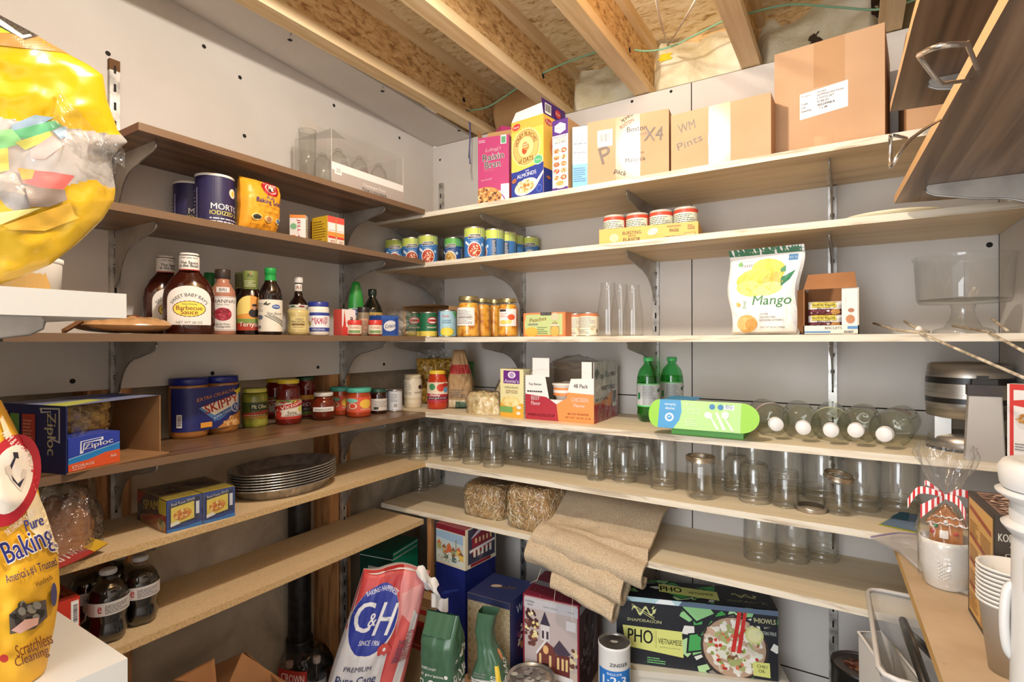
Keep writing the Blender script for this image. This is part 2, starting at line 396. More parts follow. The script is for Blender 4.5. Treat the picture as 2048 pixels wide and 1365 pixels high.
# insulation batts between the joists, on top of the back wall
bl = ['kraft faced insulation roll end in the bay over the corner', 'pale yellow insulation batt behind the cereal boxes', 'cream insulation batt with a bright yellow patch', 'whitish insulation batt with a torn dark hole', 'grey backed insulation in the bay by the upper walnut shelf']
edges = [.24]+JX+[XR]
for i in range(1, 6):
    x0, x1 = edges[i]+.008, edges[i+1]-.008
    if i == 5: x1 = XR-.002
    mat = [None, KRAFT, BATT, BATT, BATT, C('#8d7a55', .9)][i]
    amp = .012 if i in (1, 5) else .05
    def fn(u, v, x0=x0, x1=x1, i=i, amp=amp):
        x = x0+(x1-x0)*u; z = DT+.003+(ZC-.02-DT)*v
        p = Vector((x*6, i*3.1, z*7)); n = mnoise.noise(p)+.5*mnoise.noise(p*2.3)
        ed = min(1, min(u, 1-u)*9)
        return (x, .075+.05*v-amp*n*ed-.035*math.sin(v*3.14)*ed-(.06*math.sin(v*3.1)**.5*ed if i == 1 else 0)+ (1-ed)*.03, z)
    a = MB(); a.grid(fn, 44, 26, mat)
    a.quad((x0, .0, DT+.002), (x1, .0, DT+.002), (x1, .09, DT+.004), (x0, .09, DT+.004), mat)
    if i == 3: a.grid(lambda u, v: (1.13+.05*u+.006*math.sin(9*v), fn((1.13+.05*u-x0)/(x1-x0), .62+.13*v)[1]-.004, DT+(ZC-.02-DT)*(.62+.13*v)), 6, 5, C('#e6c92a', .9))
    if i == 4:
        u0, v0 = .48, .34
        a.grid(lambda u, v: (x0+(x1-x0)*(u0+.10*(u-.5)*(1-.5*v)+.02*math.sin(7*v)), fn(u0+.10*(u-.5), v0+.16*(v-.5))[1]-.005-.006*mnoise.noise((u*9, v*9, 1)), DT+(ZC-.02-DT)*(v0+.16*(v-.5)+.03*math.sin(9*u))), 8, 8, C('#4a3a2c', .95))
        a.grid(lambda u, v: (x0+(x1-x0)*(.9+.09*u), fn(.9+.09*u, .45+.4*v)[1]-.004-.01*mnoise.noise((u*7, v*7, 4)), DT+(ZC-.02-DT)*(.45+.4*v)), 8, 8, C('#4a3524', .95))
    tag(a.build('insulation_batt'), bl[i-1], 'insulation', 'insulation batts between the joists')
# closing board behind the batts
m = MB(); m.box(-.1, XR+.1, .14, .16, 2.4, ZC, OSBW); struct(m, 'trim_2')
# green cable through the joists, purple cable hanging at the soffit, strings
m = MB()
def wpath(pts): return [hit(u, v, 'y', y) for u, v, y in pts]
gp = wpath([(938, 221, -.14), (975, 214, -.15), (1020, 186, -.16), (1066, 157, -.16), (1130, 126, -.16), (1205, 100, -.15), (1240, 85, -.13), (1262, 98, -.11), (1300, 102, -.10), (1345, 92, -.10), (1400, 65, -.10), (1460, 36, -.10), (1500, 26, -.10), (1580, 9, -.10), (1680, 15, -.1), (1766, 18, -.1), (1860, -12, -.1)])
def smooth(pts, k=5):
    pts = [np.array(p) for p in pts]; out = []
    for i in range(len(pts)-1):
        p0 = pts[max(i-1, 0)]; p1 = pts[i]; p2 = pts[i+1]; p3 = pts[min(i+2, len(pts)-1)]
        for t in np.linspace(0, 1, k, endpoint=False):
            out.append(.5*((2*p1)+(-p0+p2)*t+(2*p0-5*p1+4*p2-p3)*t*t+(-p0+3*p1-3*p2+p3)*t**3))
    out.append(pts[-1]); return out
m.tube(smooth(gp), .0034, C('#7fae8c', .5)); tag(m.build('cable'), 'pale green cable threaded across the ceiling joists', 'cable')
m = MB(); m.tube(smooth(wpath([(930, 214, -.14), (936, 232, -.145), (940, 262, -.15), (939, 300, -.15), (940, 328, -.15)])), .0034, C('#5d5a86', .5))
m.tube(smooth(wpath([(934, 220, -.14), (941, 250, -.14), (939, 290, -.14), (937, 316, -.14)])), .002, C('#59564f', .5)); tag(m.build('cable'), 'blue-purple cable end hanging at the corner above the cereal boxes', 'cable')
m = MB(); m.tube(wpath([(1336, 93, -.05), (1318, 30, -.5), (1309, -20, -.8)]), .003, C('#dccbb8', .8)); m.tube(wpath([(1336, 93, -.05), (1380, 20, -.5), (1402, -20, -.75)]), .003, C('#dccbb8', .8))
tag(m.build('cord'), 'pair of pale cords rising in a V from the insulation', 'cord')
# bare bulb in a holder on the third joist (lights the room)
lt = empty('ceiling_light', (BULB[0], BULB[1], 2.70), 0, 'bare bulb in a white porcelain holder between the ceiling joists', 'lamp')
m = MB(); m.lathe([(.055, .04), (.055, .02), (.03, -.03), (.024, -.06)], C('#eee9e0', .3), 24); m.cap(.055, .04, C('#eee9e0', .3), 24); m.build('lamp_holder', lt)
bm = thin('bulb_glass', (.98, .98, .95), .3, .03)
m = MB(); m.lathe([(.014, -.06), (.016, -.09), (.03, -.13), (.036, -.16), (.03, -.19), (.001, -.207)], bm, 24); m.build('bulb', lt)
# furring strips behind the left uprights
LY = [-1.394, -.581]; RX = [.058, .529, 1.137, 1.730]
for k, y in enumerate(LY):
    m = MB(); m.box(-.1, -.002, y-.062, y-.016, 0, 1.384, PINEZ); m.box(-.1, -.002, y+.016, y+.045, 0, 1.384, PINEZ); m.box(-.1, -.008, y-.016, y+.016, 0, 1.384, PINEZ)
    tag(m.build('furring_strip'), ['pine strip on the concrete behind the left upright near the freezer bag box', 'pine strip on the concrete behind the upright nearer the corner'][k], 'wood strip')
# slotted uprights
def slots(mb, z0, z1, fn, horiz):
    z = z0+.03
    while z < z1-.03:
        if horiz == 'L': mb.box(fn[0], fn[0]+.0012, fn[1]-.0028, fn[1]+.0028, z, z+.022, DARK)
        else: mb.box(fn[1]-.0028, fn[1]+.0028, fn[0]-.0012, fn[0], z, z+.022, DARK)
        z += .052
stop = [zat(219, 121, (0.01, LY[0], 0)), 2.10]
STD = noisy('worn_zinc', ['#8d8a86', '#b9b6b1', '#cfccc6'], nscale=24, detail=7, rough=0.4, metal=0.7)
for k, y in enumerate(LY):
    m = MB(); m.box(0, .013, y-.0125, y+.0125, .12, stop[k], STD)
    if k == 0: m.box(.0, .0135, y-.013, y+.013, stop[k]-.03, stop[k]+.001, C('#6b4a2c', .9))
    slots(m, .12, stop[k], (.013, y), 'L')
    tag(m.build('shelf_upright'), ['slotted steel upright on the left wall with a rusty top end', 'slotted steel upright on the left wall nearer the corner'][k], 'upright', 'left wall shelf uprights')
rl = ['slotted steel upright on the back wall, tucked in the corner', 'slotted steel upright on the back wall above the village gift boxes', 'slotted steel upright on the back wall by the green soda bottles', 'slotted steel upright on the back wall, rightmost']
for k, x in enumerate(RX):
    zt = [zat(884, 367, (x, -.01, 0)), 2.03, 2.03, 2.03][k]
    m = MB(); m.box(x-.0125, x+.0125, -.013, 0, .12, zt, STD); slots(m, .12, zt, (-.013, x), 'R')
    tag(m.build('shelf_upright'), rl[k], 'upright', 'back wall shelf uprights')
# brackets
def bracket_poly(L, h=.15):
    p = [(0.006, 0), (L, 0), (L+.004, -.006), (L+.002, -.016), (L-.012, -.024), (L*.72, -.036)]
    for t in np.linspace(0, 1, 7): p.append((L*.62*(1-t)+.034*t-.02*math.sin(t*math.pi)*1.0, -.042-(h-.052)*(t**1.7)))
    p += [(.026, -h), (.014, -h-.012), (.006, -h-.004)]
    return p
def bracket(wall, pos, z, L, label, h=.15, grp=None):
    root = empty('shelf_bracket', (0, pos, z) if wall == 'L' else (pos, 0, z), 0, label, 'bracket', grp or ('steel brackets under the left wall shelves' if wall == 'L' else 'steel brackets under the back wall shelves'))
    M = Matrix(((1, 0, 0, 0), (0, 1, 0, 0), (0, 0, 1, 0), (0, 0, 0, 1))) if wall == 'L' else Matrix.Rotation(-math.pi/2, 4, 'Z')
    if wall == 'RW': M = Matrix.Rotation(math.pi, 4, 'Z')
    if wall == 'FW': M = Matrix.Rotation(math.pi/2, 4, 'Z')
    m = MB(); m.prism([(x, zz) for x, zz in bracket_poly(L, h)], -.0022, .0022, STEELD, M)
    q = bracket_poly(L, h)
    m.tube([tuple(M @ Vector((x, 0, zz))) for x, zz in q[2:-3]], .0026, STEEL, 6)
    m.build('arm', root)
    for dz in (.045, .10):
        b = MB(); b.tube([tuple(M @ Vector((.014, -.006, -dz))), tuple(M @ Vector((.014, .006, -dz)))], .006, STEEL, 8); b.build('lug', root)
    return root
# shelf boards
LZ = {1: 2.065, 2: 1.855, 3: 1.540, 4: 1.224, 5: 1.018, 6: .784}
RZ = {1: 2.053, 2: 1.846, 3: 1.535, 4: 1.224, 5: 1.016, 6: .808}
TH = .0195
ordn = {1: 'topmost', 2: 'second', 3: 'third', 4: 'fourth', 5: 'fifth', 6: 'lowest'}
yL1 = hit(277, 243, 'x', DL)[1]
whatL = {1: 'holding the clear flute box', 2: 'holding salt and jelly boxes', 3: 'holding the sauce bottles', 4: 'holding peanut butter and salsa jars', 5: 'holding the foil pans', 6: 'holding the cola bottles'}
for k, z in LZ.items():
    brown = k <= 4
    ye = yL1 if k == 1 else -1.705
    m = MB(); a, b = (WALNUTL, WALEDGE) if brown else (PART, PARTE)
    y1 = -DR-.001 if k != 6 else -.405
    m.box(.001, DL, ye, y1, z-TH, z, [C('#8a5a3a', .6) if k == 1 else b, b, b, b, a if not brown else WALNUTL, a])
    o = m.build('shelf_board', bevel=.0015)
    tag(o, '%s %s shelf board on the left wall %s' % (ordn[k], 'walnut brown' if brown else 'raw particle board', whatL[k]), 'shelf', 'shelf boards on the left wall')
    for j, y in enumerate(LY):
        bracket('L', y, z-TH-.0005, .245, 'steel bracket of the %s left wall shelf, %s' % (ordn[k], ['on the rusty topped upright', 'on the upright nearer the corner'][j]))
whatR = {1: 'holding cereal and cartons', 2: 'holding the soup cans', 3: 'holding peach jars and glassware', 4: 'holding noodles and cutlery box', 5: 'crowded with empty glass jars', 6: 'holding straw bales and burlap'}
for k, z in RZ.items():
    m = MB(); x1 = XR-.002
    x0 = .002
    if k == 6: x0 = .03
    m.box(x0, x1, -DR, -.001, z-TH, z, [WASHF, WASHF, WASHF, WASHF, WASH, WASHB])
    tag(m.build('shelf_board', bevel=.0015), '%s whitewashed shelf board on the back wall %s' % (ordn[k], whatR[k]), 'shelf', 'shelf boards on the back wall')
    for j, x in enumerate(RX):
        if j == 0 and k > 4: continue
        bracket('R', x, z-TH-.0005, .33, 'steel bracket of the %s back wall shelf, %s' % (ordn[k], ['in the corner', 'on the second upright from the corner', 'on the third upright from the corner', 'on the rightmost upright'][j]))
# shelves of the right wall
UZ = 1.863; VZ = 2.079; BZ = 1.024
RED = C('#c99f6d', .45)
def rshelf(name, z0, pts, th, und, edge, top, label):
    m = MB(); n = len(pts)
    lo = [(x, y, z0) for x, y in pts]; hi = [(x, y, z0+th) for x, y in pts]
    m.add(lo, [tuple(reversed(range(n)))], und); m.add(hi, [tuple(range(n))], top)
    m.add(lo+hi, [(i, (i+1) % n, (i+1) % n+n, i+n) for i in range(n)], edge)
    return tag(m.build(name), label, 'shelf')
WALN = noisy('walnut_underside', ['#5a4433', '#7a5f49', '#8d725a'], scale=(16, .6, 1), nscale=2.4, detail=9, rough=0.36, dist=.7)
rshelf('shelf_board', UZ, [(1.874, -.43), (1.914, -1.34), (1.93, -1.7), (XR-.001, -1.7), (XR-.001, -.37)], .019, WALN, RED, WALN, 'walnut shelf board on the right wall, lower and nearer of the upper two')
rshelf('shelf_board', VZ, [(1.863, -.478), (1.874, -.92), (1.91, -1.7), (XR-.001, -1.7), (XR-.001, -.44)], .019, WALN, RED, WALN, 'walnut shelf board on the right wall, highest of all')
rshelf('shelf_board', BZ-.02, [(1.866, -.42), (1.873, -.60), (1.893, -1.11), (1.93, -1.9), (XR-.001, -1.9), (XR-.001, -.42)], .02, PART, C('#c9a060', .6), noisy('worn_particle_board', ['#b09878', '#b8a082', '#bfa88a'], nscale=9, detail=8, rough=.7), 'particle board shelf at lower right under the pancake mix box and mug')
for z, u, v, lb in ((VZ, 1815, 168, 'bright steel bracket under the highest walnut shelf'), (UZ, 1820, 375, 'long steel bracket under the nearer walnut shelf'), (BZ-.02, 0, 0, 'steel bracket under the lower right particle board shelf')):
    y = hit(u, v, 'z', z)[1] if u else -1.35
    r = bracket('RW', y, z-.0005, .222, lb, .10, 'steel brackets on the right wall'); r.location = (XR, y, z-.0005)
# shelves of the front wall (white, seen end-on at the left)
WHITE = noisy('white_melamine', ['#c6c2b9', '#cfcbc2'], nscale=3, rough=.4)
Y2 = hit(253, 600, 'x', .844)[1]
for z, lb in ((1.593, 'thick white shelf end on the left, under the yellow snack bag'), (1.037, 'white shelf end at lower left under the big baking soda bag')):
    m = MB(); m.box(.02, .844, YF+.001, Y2, z-.037, z, WHITE); tag(m.build('shelf_board', bevel=.004), lb, 'shelf', 'white shelves on the front wall')
r = bracket('FW', .80, 1.593-.0375, .315, 'grey steel bracket with a white screw dot under the thick white shelf', .09, 'brackets under the white shelves'); r.location = (.812, YF, 1.5555)
r = bracket('FW', .80, 1.037-.0375, .315, 'steel bracket under the lower white shelf', .09, 'brackets under the white shelves'); r.location = (.812, YF, .9995)
# black drain pipe
Pp = hit(600, 1150, 'x', -.05); pr = 21.5*mpp(Pp)
pp = empty('drain_pipe', (-.052, Pp[1], 0), 0, 'black plastic drain pipe standing against the concrete wall', 'pipe')
PIPE = noisy('black_abs', ['#100e0d', '#1c1917', '#2c2825'], nscale=30, detail=6, rough=.42)
m = MB(); m.lathe([(pr, .28), (pr, 1.02)], PIPE, 32); m.build('straight_pipe', pp)
zc = zat(600, 1275, (-.052, Pp[1], 0))
m = MB(); m.lathe([(pr, zc-.30), (pr*1.18, zc-.295), (pr*1.2, zc-.01), (pr*1.16, zc), (pr, zc)], PIPE, 32)
m.tube([(0, 0, zc-.16), (.05, .04, zc-.10), (.075, .06, zc-.075)], [pr*1.05, pr*1.05, pr*1.15], PIPE, 20); m.build('wye_fitting', pp)
# ---------------------------------------------------------------- product builders
def ptL(u, c): return hit(u, 683, 'x', c)
def ptR(u, c): return hit(u, 683, 'y', -c)
def stand(u, v, wpx, z):                # round thing whose foot's near edge is seen at row v
    Q = hit(u, v, 'z', z); d = (Q-CAM); d[2] = 0; d /= np.linalg.norm(d)
    r = wpx/2*mpp(Q)
    for _ in range(3): P = Q+d*r; r = wpx/2*mpp(P)
    return P, r
def bysize(u, wpx, r, z):               # round thing of known radius seen wpx wide
    d = ray(u, 683); d = d/(d @ _F); P = CAM+d*(2*r*FPX/wpx); P[2] = z; return P
PR = {
 'can': [(.0, 0), (.97, 0), (1, .02), (1, .045), (.97, .06), (.97, .94), (1, .955), (1, .985), (.98, 1), (.94, 1), (.94, .975), (0, .975)],
 'jar': [(0, 0), (.86, 0), (.97, .03), (1, .08), (1, .68), (.96, .75), (.84, .82), (.80, .86), (.80, .94)],
 'bbq': [(0, 0), (.93, 0), (.97, .02), (.97, .10), (1, .12), (1, .45), (.93, .56), (.70, .68), (.42, .77), (.36, .82), (.36, .98)],
 'dress': [(0, 0), (.95, 0), (1, .02), (1, .60), (.95, .67), (.72, .75), (.52, .80), (.50, .88)],
 'teri': [(0, 0), (.95, 0), (1, .03), (1, .42), (.92, .55), (.62, .70), (.45, .76), (.43, .97)],
 'soy': [(0, 0), (.93, 0), (1, .02), (1, .58), (.90, .68), (.55, .78), (.45, .86), (.42, .97)],
 'steak': [(0, 0), (.95, 0), (1, .02), (1, .50), (.85, .57), (.45, .66), (.36, .75), (.36, .95)],
 'ketch': [(0, 0), (.95, 0), (1, .03), (1, .35), (.88, .5), (.6, .72), (.5, .85), (.5, .95)],
 'oil': [(0, 0), (.95, 0), (1, .02), (1, .55), (.9, .62), (.35, .82), (.32, .97)],
 'bulge': [(0, 0), (.55, 0), (.66, .02), (.9, .18), (1, .38), (.97, .6), (.8, .76), (.68, .82), (.66, .9)],
 'salsa': [(0, 0), (.88, 0), (.97, .03), (1, .08), (1, .50), (.95, .60), (.88, .68), (.9, .76), (.82, .82), (.70, .86), (.70, .94)],
 'squat': [(0, 0), (.90, 0), (.98, .03), (1, .10), (1, .78), (.96, .84), (.86, .88)],
 'cola': [(.30, .012), (.62, 0), (.82, .02), (.97, .10), (1, .16), (.90, .27), (.88, .31), (.99, .40), (1, .44), (1, .60), (.98, .64), (.90, .72), (.72, .79), (.42, .86), (.34, .885), (.34, .92), (.40, .925), (.40, .935), (.32, .94), (.32, .97)],
 'soda': [(.30, .012), (.68, 0), (.86, .02), (.97, .07), (1, .12), (.95, .20), (1, .24), (1, .60), (.96, .70), (.80, .80), (.45, .88), (.36, .905), (.36, .93), (.42, .935), (.42, .945), (.34, .95), (.34, .975)],
}
def bottle(name, label, cat, P, r, h, prof, mat, cap=None, labs=(), rot=None, group=None, sy=1, inner=None, pet=False, rdy=None, n=36):
    z = P[2]
    rot = facing(P) if rot is None else rot
    root = empty(name, (P[0], P[1], z), rot, label, cat, group)
    pf = PR[prof] if isinstance(prof, str) else prof
    pts = [(a*r, b*h) for a, b in pf]
    m = MB(); fn = None
    if pet:
        def fn(a, q, zz): return q*(1-.16*max(0, 1-zz/(.17*h))*(.5+.5*math.cos(5*a)))
    m.lathe(pts, mat, n, fn=fn, sy=sy); m.build('body', root)
    if inner:   # (fill fraction, material): what is inside, a little smaller than the wall
        k = MB(); top = inner[0]*h; ip = [(max(0.0001, a*r-.0018), max(.003, b*h)) for a, b in pf if b*h < top]+[]
        ra = np.interp(top, [b*h for a, b in pf], [a*r for a, b in pf]); ip += [(max(.001, ra-.0018), top), (.0001, top)]
        k.lathe([(.0001, .003)]+ip[1:], inner[1], n, fn=fn, sy=sy); k.build('contents', root)
    if cap:
        cp, cm = cap[0], cap[1]; k = MB(); k.lathe([(a*r, b*h) for a, b in cp], cm, 28, sy=sy if len(cap) > 3 else 1)
        if len(cap) > 2 and cap[2]: cap[2](k)
        k.build('cap', root)
    for z0, z1, ang, base, fa in labs:
        ra = max(np.interp(np.linspace(z0, z1, 9), [b for a, b in pf], [a for a, b in pf]))*r+.0004
        W = 2*math.radians(ang)*ra; H = (z1-z0)*h; A = Art(W, H); A.rect(0, 0, 1, 1, base, nx=max(6, int(ang/7)))
        if fa: fa(A)
        rr = lambda yy: float(np.interp(z0*h+yy, [b*h for a, b in pf], [a*r for a, b in pf]))+.0004
        def f(x, y, e, W=W, ra=ra): a = (x-W/2)/ra; q = (ra+e); return (q*math.sin(a), -q*sy*math.cos(a), z0*h+y)
        f.cut = ra*.13; k = MB(); A.put(k, f); k.build('label', root)
    return root
def capp(r0, z0, z1, top=None):         # plain screw cap profile
    return [(r0, z0), (r0, z1-.015), (r0*.96, z1), (0.0001, z1)]
def boxat(name, label, cat, P0, P1, z, H, D, mats, arts=None, group=None, parent=None, bevel=0, open_top=False, tilt=None):
    """carton: P0, P1 the near-bottom-front corners, left and right as seen; faces keyed front/right/back/left/top/bottom"""
    P0 = np.array(P0); P1 = np.array(P1); d = P1-P0; W = math.hypot(d[0], d[1]); rot = math.atan2(d[1], d[0])
    m = MB(); g = lambda k: mats.get(k, mats['all']) if isinstance(mats, dict) else mats
    g2 = lambda k: C(g(k)) if isinstance(g(k), str) else g(k)
    if open_top:
        m.box(0, W, 0, D, 0, H, [g2('front'), g2('right'), g2('back'), g2('left'), g2('bottom'), g2('bottom')]); 
        # top removed: rebuild without it
        keep = [i for i in range(len(m.f)) if i != 4]; m.f = [m.f[i] for i in keep]; m.m = [m.m[i] for i in keep]; m.sm = [m.sm[i] for i in keep]
        t = .0025; ins = g2('inside') if isinstance(mats, dict) and 'inside' in mats else g2('all')
        m.box(t, W-t, t, D-t, t, H, ins); keep = [i for i in range(len(m.f)) if i != len(m.f)-2]; m.f = [m.f[i] for i in keep]; m.m = [m.m[i] for i in keep]; m.sm = [m.sm[i] for i in keep]
    else: m.box(0, W, 0, D, 0, H, [g2('front'), g2('right'), g2('back'), g2('left'), g2('top'), g2('bottom')])
    dims = {'front': (W, H, plane((0, 0, 0), (1, 0, 0), (0, 0, 1), (0, -1, 0))), 'right': (D, H, plane((W, 0, 0), (0, 1, 0), (0, 0, 1), (1, 0, 0))),
            'left': (D, H, plane((0, D, 0), (0, -1, 0), (0, 0, 1), (-1, 0, 0))), 'top': (W, D, plane((0, 0, H), (1, 0, 0), (0, 1, 0), (0, 0, 1)))}
    for k, fa in (arts or {}).items():
        w_, h_, f = dims[k]; A = Art(w_, h_); fa(A); A.put(m, f)
    o = m.build(name, parent, (P0[0], P0[1], z), rot if tilt is None else (tilt, 0, rot), bevel)
    o['_w'] = W
    del o['_w']
    return tag(o, label, cat, group)
def topz(u, v, P, z): return zat(u, v, P)-z
def pillow(mb, fn_xy, W, H, T, mat, nu=26, nv=26, wr=.004, seed=0, ex=.6, fr=9):
    """stuffed pouch: fn maps (x, y, out) -> place; returns the front surface as a function"""
    def bulge(u, v):
        q = max(0.0, min(1, (1-abs(2*u-1)**2.2)))**ex*max(0.0, min(1, (1-abs(2*v-1)**2.6)))**ex
        n = mnoise.noise((u*fr+seed, v*fr, seed*1.7))*wr+mnoise.noise((u*fr*2.7, v*fr*2.2+seed, 5))*wr*.5
        return T/2*q, n*min(1, q*3)
    def front(x, y, e=0):
        b, n = bulge(min(1, max(0, x/W)), min(1, max(0, y/H))); return fn_xy(x, y, b+n+e)
    mb.grid(lambda u, v: front(u*W, v*H), nu, nv, mat)
    mb.grid(lambda u, v: fn_xy((1-u)*W, v*H, -bulge(1-u, v)[0]), nu, nv, mat)
    return front
def artfine(A, mb, front, k=1): A.put(mb, lambda x, y, e: front(x, y, e*k), base=.0008, cut=A.W/26, cuty=A.H/26)
# ================================================================ items, left wall, second shelf
z = LZ[2]
NAVY = '#2a2550'
def salt(A):
    A.text('MORTON', .66, .40, w=.34, col='#f4f0ee', bold=.03); A.text('IODIZED SALT', .66, .27, w=.36, col='#e6d86a', bold=.02)
    A.ell(.70, .72, .045, .10, '#f0e6d0'); A.ell(.70, .72, .02, .05, '#e8c93c'); A.lines(.48, .08, .84, .2, 2, '#e8e4f0')
    A.rect(.34, .12, .36, .78, '#8a86a8'); A.lines(.20, .12, .33, .78, 9, '#b9b4d0')
for u, w_, x, v, lb in ((431, 69, .17, 356, 'front navy round salt canister with white rim'), (386, 69, .062, 371, 'rear navy salt canister half hidden behind its twin')):
    P = ptL(u, x); r = (w_ if x > .1 else 66)/2*mpp(P); h = topz(u, v, P, z); P[2] = z
    bottle('salt_canister', lb, 'salt canister', P, r, h, [(0, 0), (1, 0), (1, .965)], C(NAVY, .3), (([(1.02, .955), (1.03, .97), (1.03, 1), (.97, 1), (.95, .985), (.0001, .985)]), C('#e9e5df', .5)), [(.02, .94, 170, NAVY, salt)], rot=facing(P)-.15)
ORG = '#f2a82c'
def soda_art(A):
    A.ell(.62, .84, .25, .145, '#b5222c'); A.ell(.62, .84, .17, .095, '#f1e6d8'); A.ell(.62, .84, .15, .08, '#b5222c'); A.ell(.62, .845, .09, .055, '#e9ded0')
    A.text('ARM & HAMMER', .62, .925, w=.36, h=.028, col='#f7e9dc', bold=.03); A.poly([(.55, .80), (.60, .87), (.64, .80), (.69, .86), (.70, .82), (.62, .79)], '#333333')
    A.text('Pure', .60, .655, w=.2, col='#37408c', bold=.03); A.text('Baking Soda', .58, .565, w=.74, col='#272c77', bold=.04); A.text("America's #1 Trusted Baking Soda", .58, .48, w=.66, col='#8a5a28')
    A.text('Hundreds of uses like', .62, .38, w=.4, col='#6a3a18', bold=.01)
    for i, c in enumerate(('#3d3c38', '#c98a5a', '#5c7fae')): A.ell(.24+.32*i, .26, .12, .06, '#f7dc8c'); A.ell(.24+.32*i, .26, .10, .045, c)
    for i, t in enumerate(('Scratchless', 'Baking', 'Cleaning')): A.text(t, .24+.32*i, .13, w=.22, col='#7a3414', bold=.02)
P0 = ptL(476, .22); P1 = ptL(547, .205)
W = float(np.linalg.norm(P1-P0)); H = topz(505, 362, (P0+P1)/2, z)
m = MB(); tp = lambda t: .5+.5*t
def sb(x, y, o):
    t = y/H; th = .06*(1-t**4*.6); sp = 1+.10*max(0, t-.45)
    return ((x-W/2)*sp+W/2+.02*max(0, t-.6), -o*1.0-(.014*math.sin(t*3)), y)
fr = pillow(m, sb, W, H, .075, C(ORG, .42), wr=.004, ex=.3); A = Art(W, H); soda_art(A); artfine(A, m, fr, 1.5)
tag(m.build('baking_soda_bag', None, (P0[0], P0[1], z), math.atan2(P1[1]-P0[1], P1[0]-P0[0])), 'small orange bag of baking soda beside the salt canisters', 'baking soda')
P0 = ptL(580, .13); P1 = ptL(612, .17)
def jello(A):
    A.text('JELL-O', .55, .5, w=.72, h=.24, col='#c8242c', bold=.05, rot=270); A.circ(.24, .62, .2, '#7fb98a'); A.circ(.24, .22, .24, '#ee8436'); A.rect(0, .9, 1, 1, '#ef8f3e')
boxat('gelatin_box', 'white and orange gelatin box standing alone on the second shelf', 'gelatin box', P0, P1, z, topz(594, 430, (P0+P1)/2, z), .034, {'all': '#efe9e4', 'front': '#f0ebe6'}, {'front': jello, 'right': lambda A: A.lines(.1, .1, .9, .9, 9)}, 'gelatin dessert boxes')
def jell2(A): A.rect(0, .8, 1, 1, '#e8584c'); A.rect(0, .36, 1, .5, '#ef9a48'); A.text('JELLO', .5, .66, w=.8, h=.16, col='#ffffff', bold=.04); A.rect(.05, .3, .95, .36, '#d93a38'); A.text('02', .6, .17, w=.5, h=.14, col='#a06040', bold=.0); A.rect(.1, .56, .9, .76, '#f7f0ee')
hh = topz(660, 431, ptL(660, .22), z)
for k, (ua, ub, c, lb) in enumerate(((656, 672, .215, 'gelatin box with yellow side, middle of the close pair'), (673.5, 689, .215, 'red topped gelatin box at the right end of the row'))):
    boxat('gelatin_box', lb, 'gelatin box', ptL(ua, c), ptL(ub, c), z, hh, .085, {'all': '#eec23a', 'front': '#f3e6d8', 'top': '#e8766a', 'left': '#ddb32a'}, {'front': jell2, 'left': lambda A: A.lines(.08, .08, .92, .9, 10, '#7a5a10')}, 'gelatin dessert boxes')
boxat('gelatin_box', 'gelatin box showing its brown end behind the close pair', 'gelatin box', ptL(632, .12), ptL(645, .12), z, hh*.97, .03, {'all': '#c8843a'}, {'front': jell2}, 'gelatin dessert boxes')
# ---- third shelf, left wall: sauces
z = LZ[3]
def sitL(u, x, w_, vtop):
    P = ptL(u, x); r = w_/2*mpp(P); h = topz(u, vtop, P, z); P[2] = z; return P, r, h
BBQ = C('#3a130a', .12, 0, .5)
def bbq_lab(A):
    A.it.pop(); A.n = 0
    A.poly([(0.04, 0.03), (.96, .03), (.98, .06), (.98, .62)]+[(.5+.48*math.cos(t), .62+.36*math.sin(t)) for t in np.linspace(0, math.pi, 14)]+[(.02, .62), (.02, .06)], '#f1ece6')
    A.text('SWEET BABY RAY\'S', .5, .76, w=.86, h=.085, col='#22201f', bold=.03, arc=.055); A.ell(.5, .42, .34, .20, '#7a2a18', n=48, jag=-.06); A.ell(.5, .42, .31, .18, '#efe25a')
    A.text('Barbecue', .5, .44, w=.5, col='#8c2a16', bold=.04); A.text('Sauce', .5, .34, w=.32, col='#8c2a16', bold=.04); A.text('Award Winning', .5, .53, w=.28, col='#444444'); A.text('NET WT 28 OZ', .5, .09, w=.5, col='#888888')
def bbq_cap(k):
    pass
for u, x, w_, vt, lb in ((379, .20, 91, 508, 'front brown barbecue sauce bottle with a white oval label'), (331, .072, 80, 513, 'rear barbecue sauce bottle, left of its twin')):
    P, r, h = sitL(u, x, w_, vt)
    b = bottle('barbecue_sauce_bottle', lb, 'sauce bottle', P, r, h, 'bbq', BBQ, ([(.395, .785), (.395, .975), (.375, .985), (.36, 1), (.0001, 1)], C('#e9e3dc', .5)), [(.10, .60, 56, '#f1ece6', bbq_lab)], sy=.62, rot=facing(P)+(0 if x > .15 else .5))
    k = MB(); A = Art(.075, .19*h)
    A.rect(0, 0, 1, .07, '#a8342c', nx=10); A.text('SWEET BABY RAY\'S', .5, .8, w=.6, col='#333333', bold=.02); A.text('The Sauce', .5, .50, w=.62, col='#222222', bold=.04); A.text('is the Boss!', .5, .30, w=.66, col='#222222', bold=.04)
    A.rect(0, .955, 1, 1, '#2c2422', nx=10)
    A.put(k, cyl(r*.395, .785*h, W=.075)); k.build('cap_wrap', b)
bottle('dressing_bottle', 'bottle with a green top behind the raspberry dressing', 'bottle', *sitL(419, .07, 34, 546), 'teri', C('#1d3d1c', .15, 0, .5), ([(.52, .74), (.56, .76), (.56, .99), (.5, 1), (.0001, 1)], C('#1f7a3a', .35)))
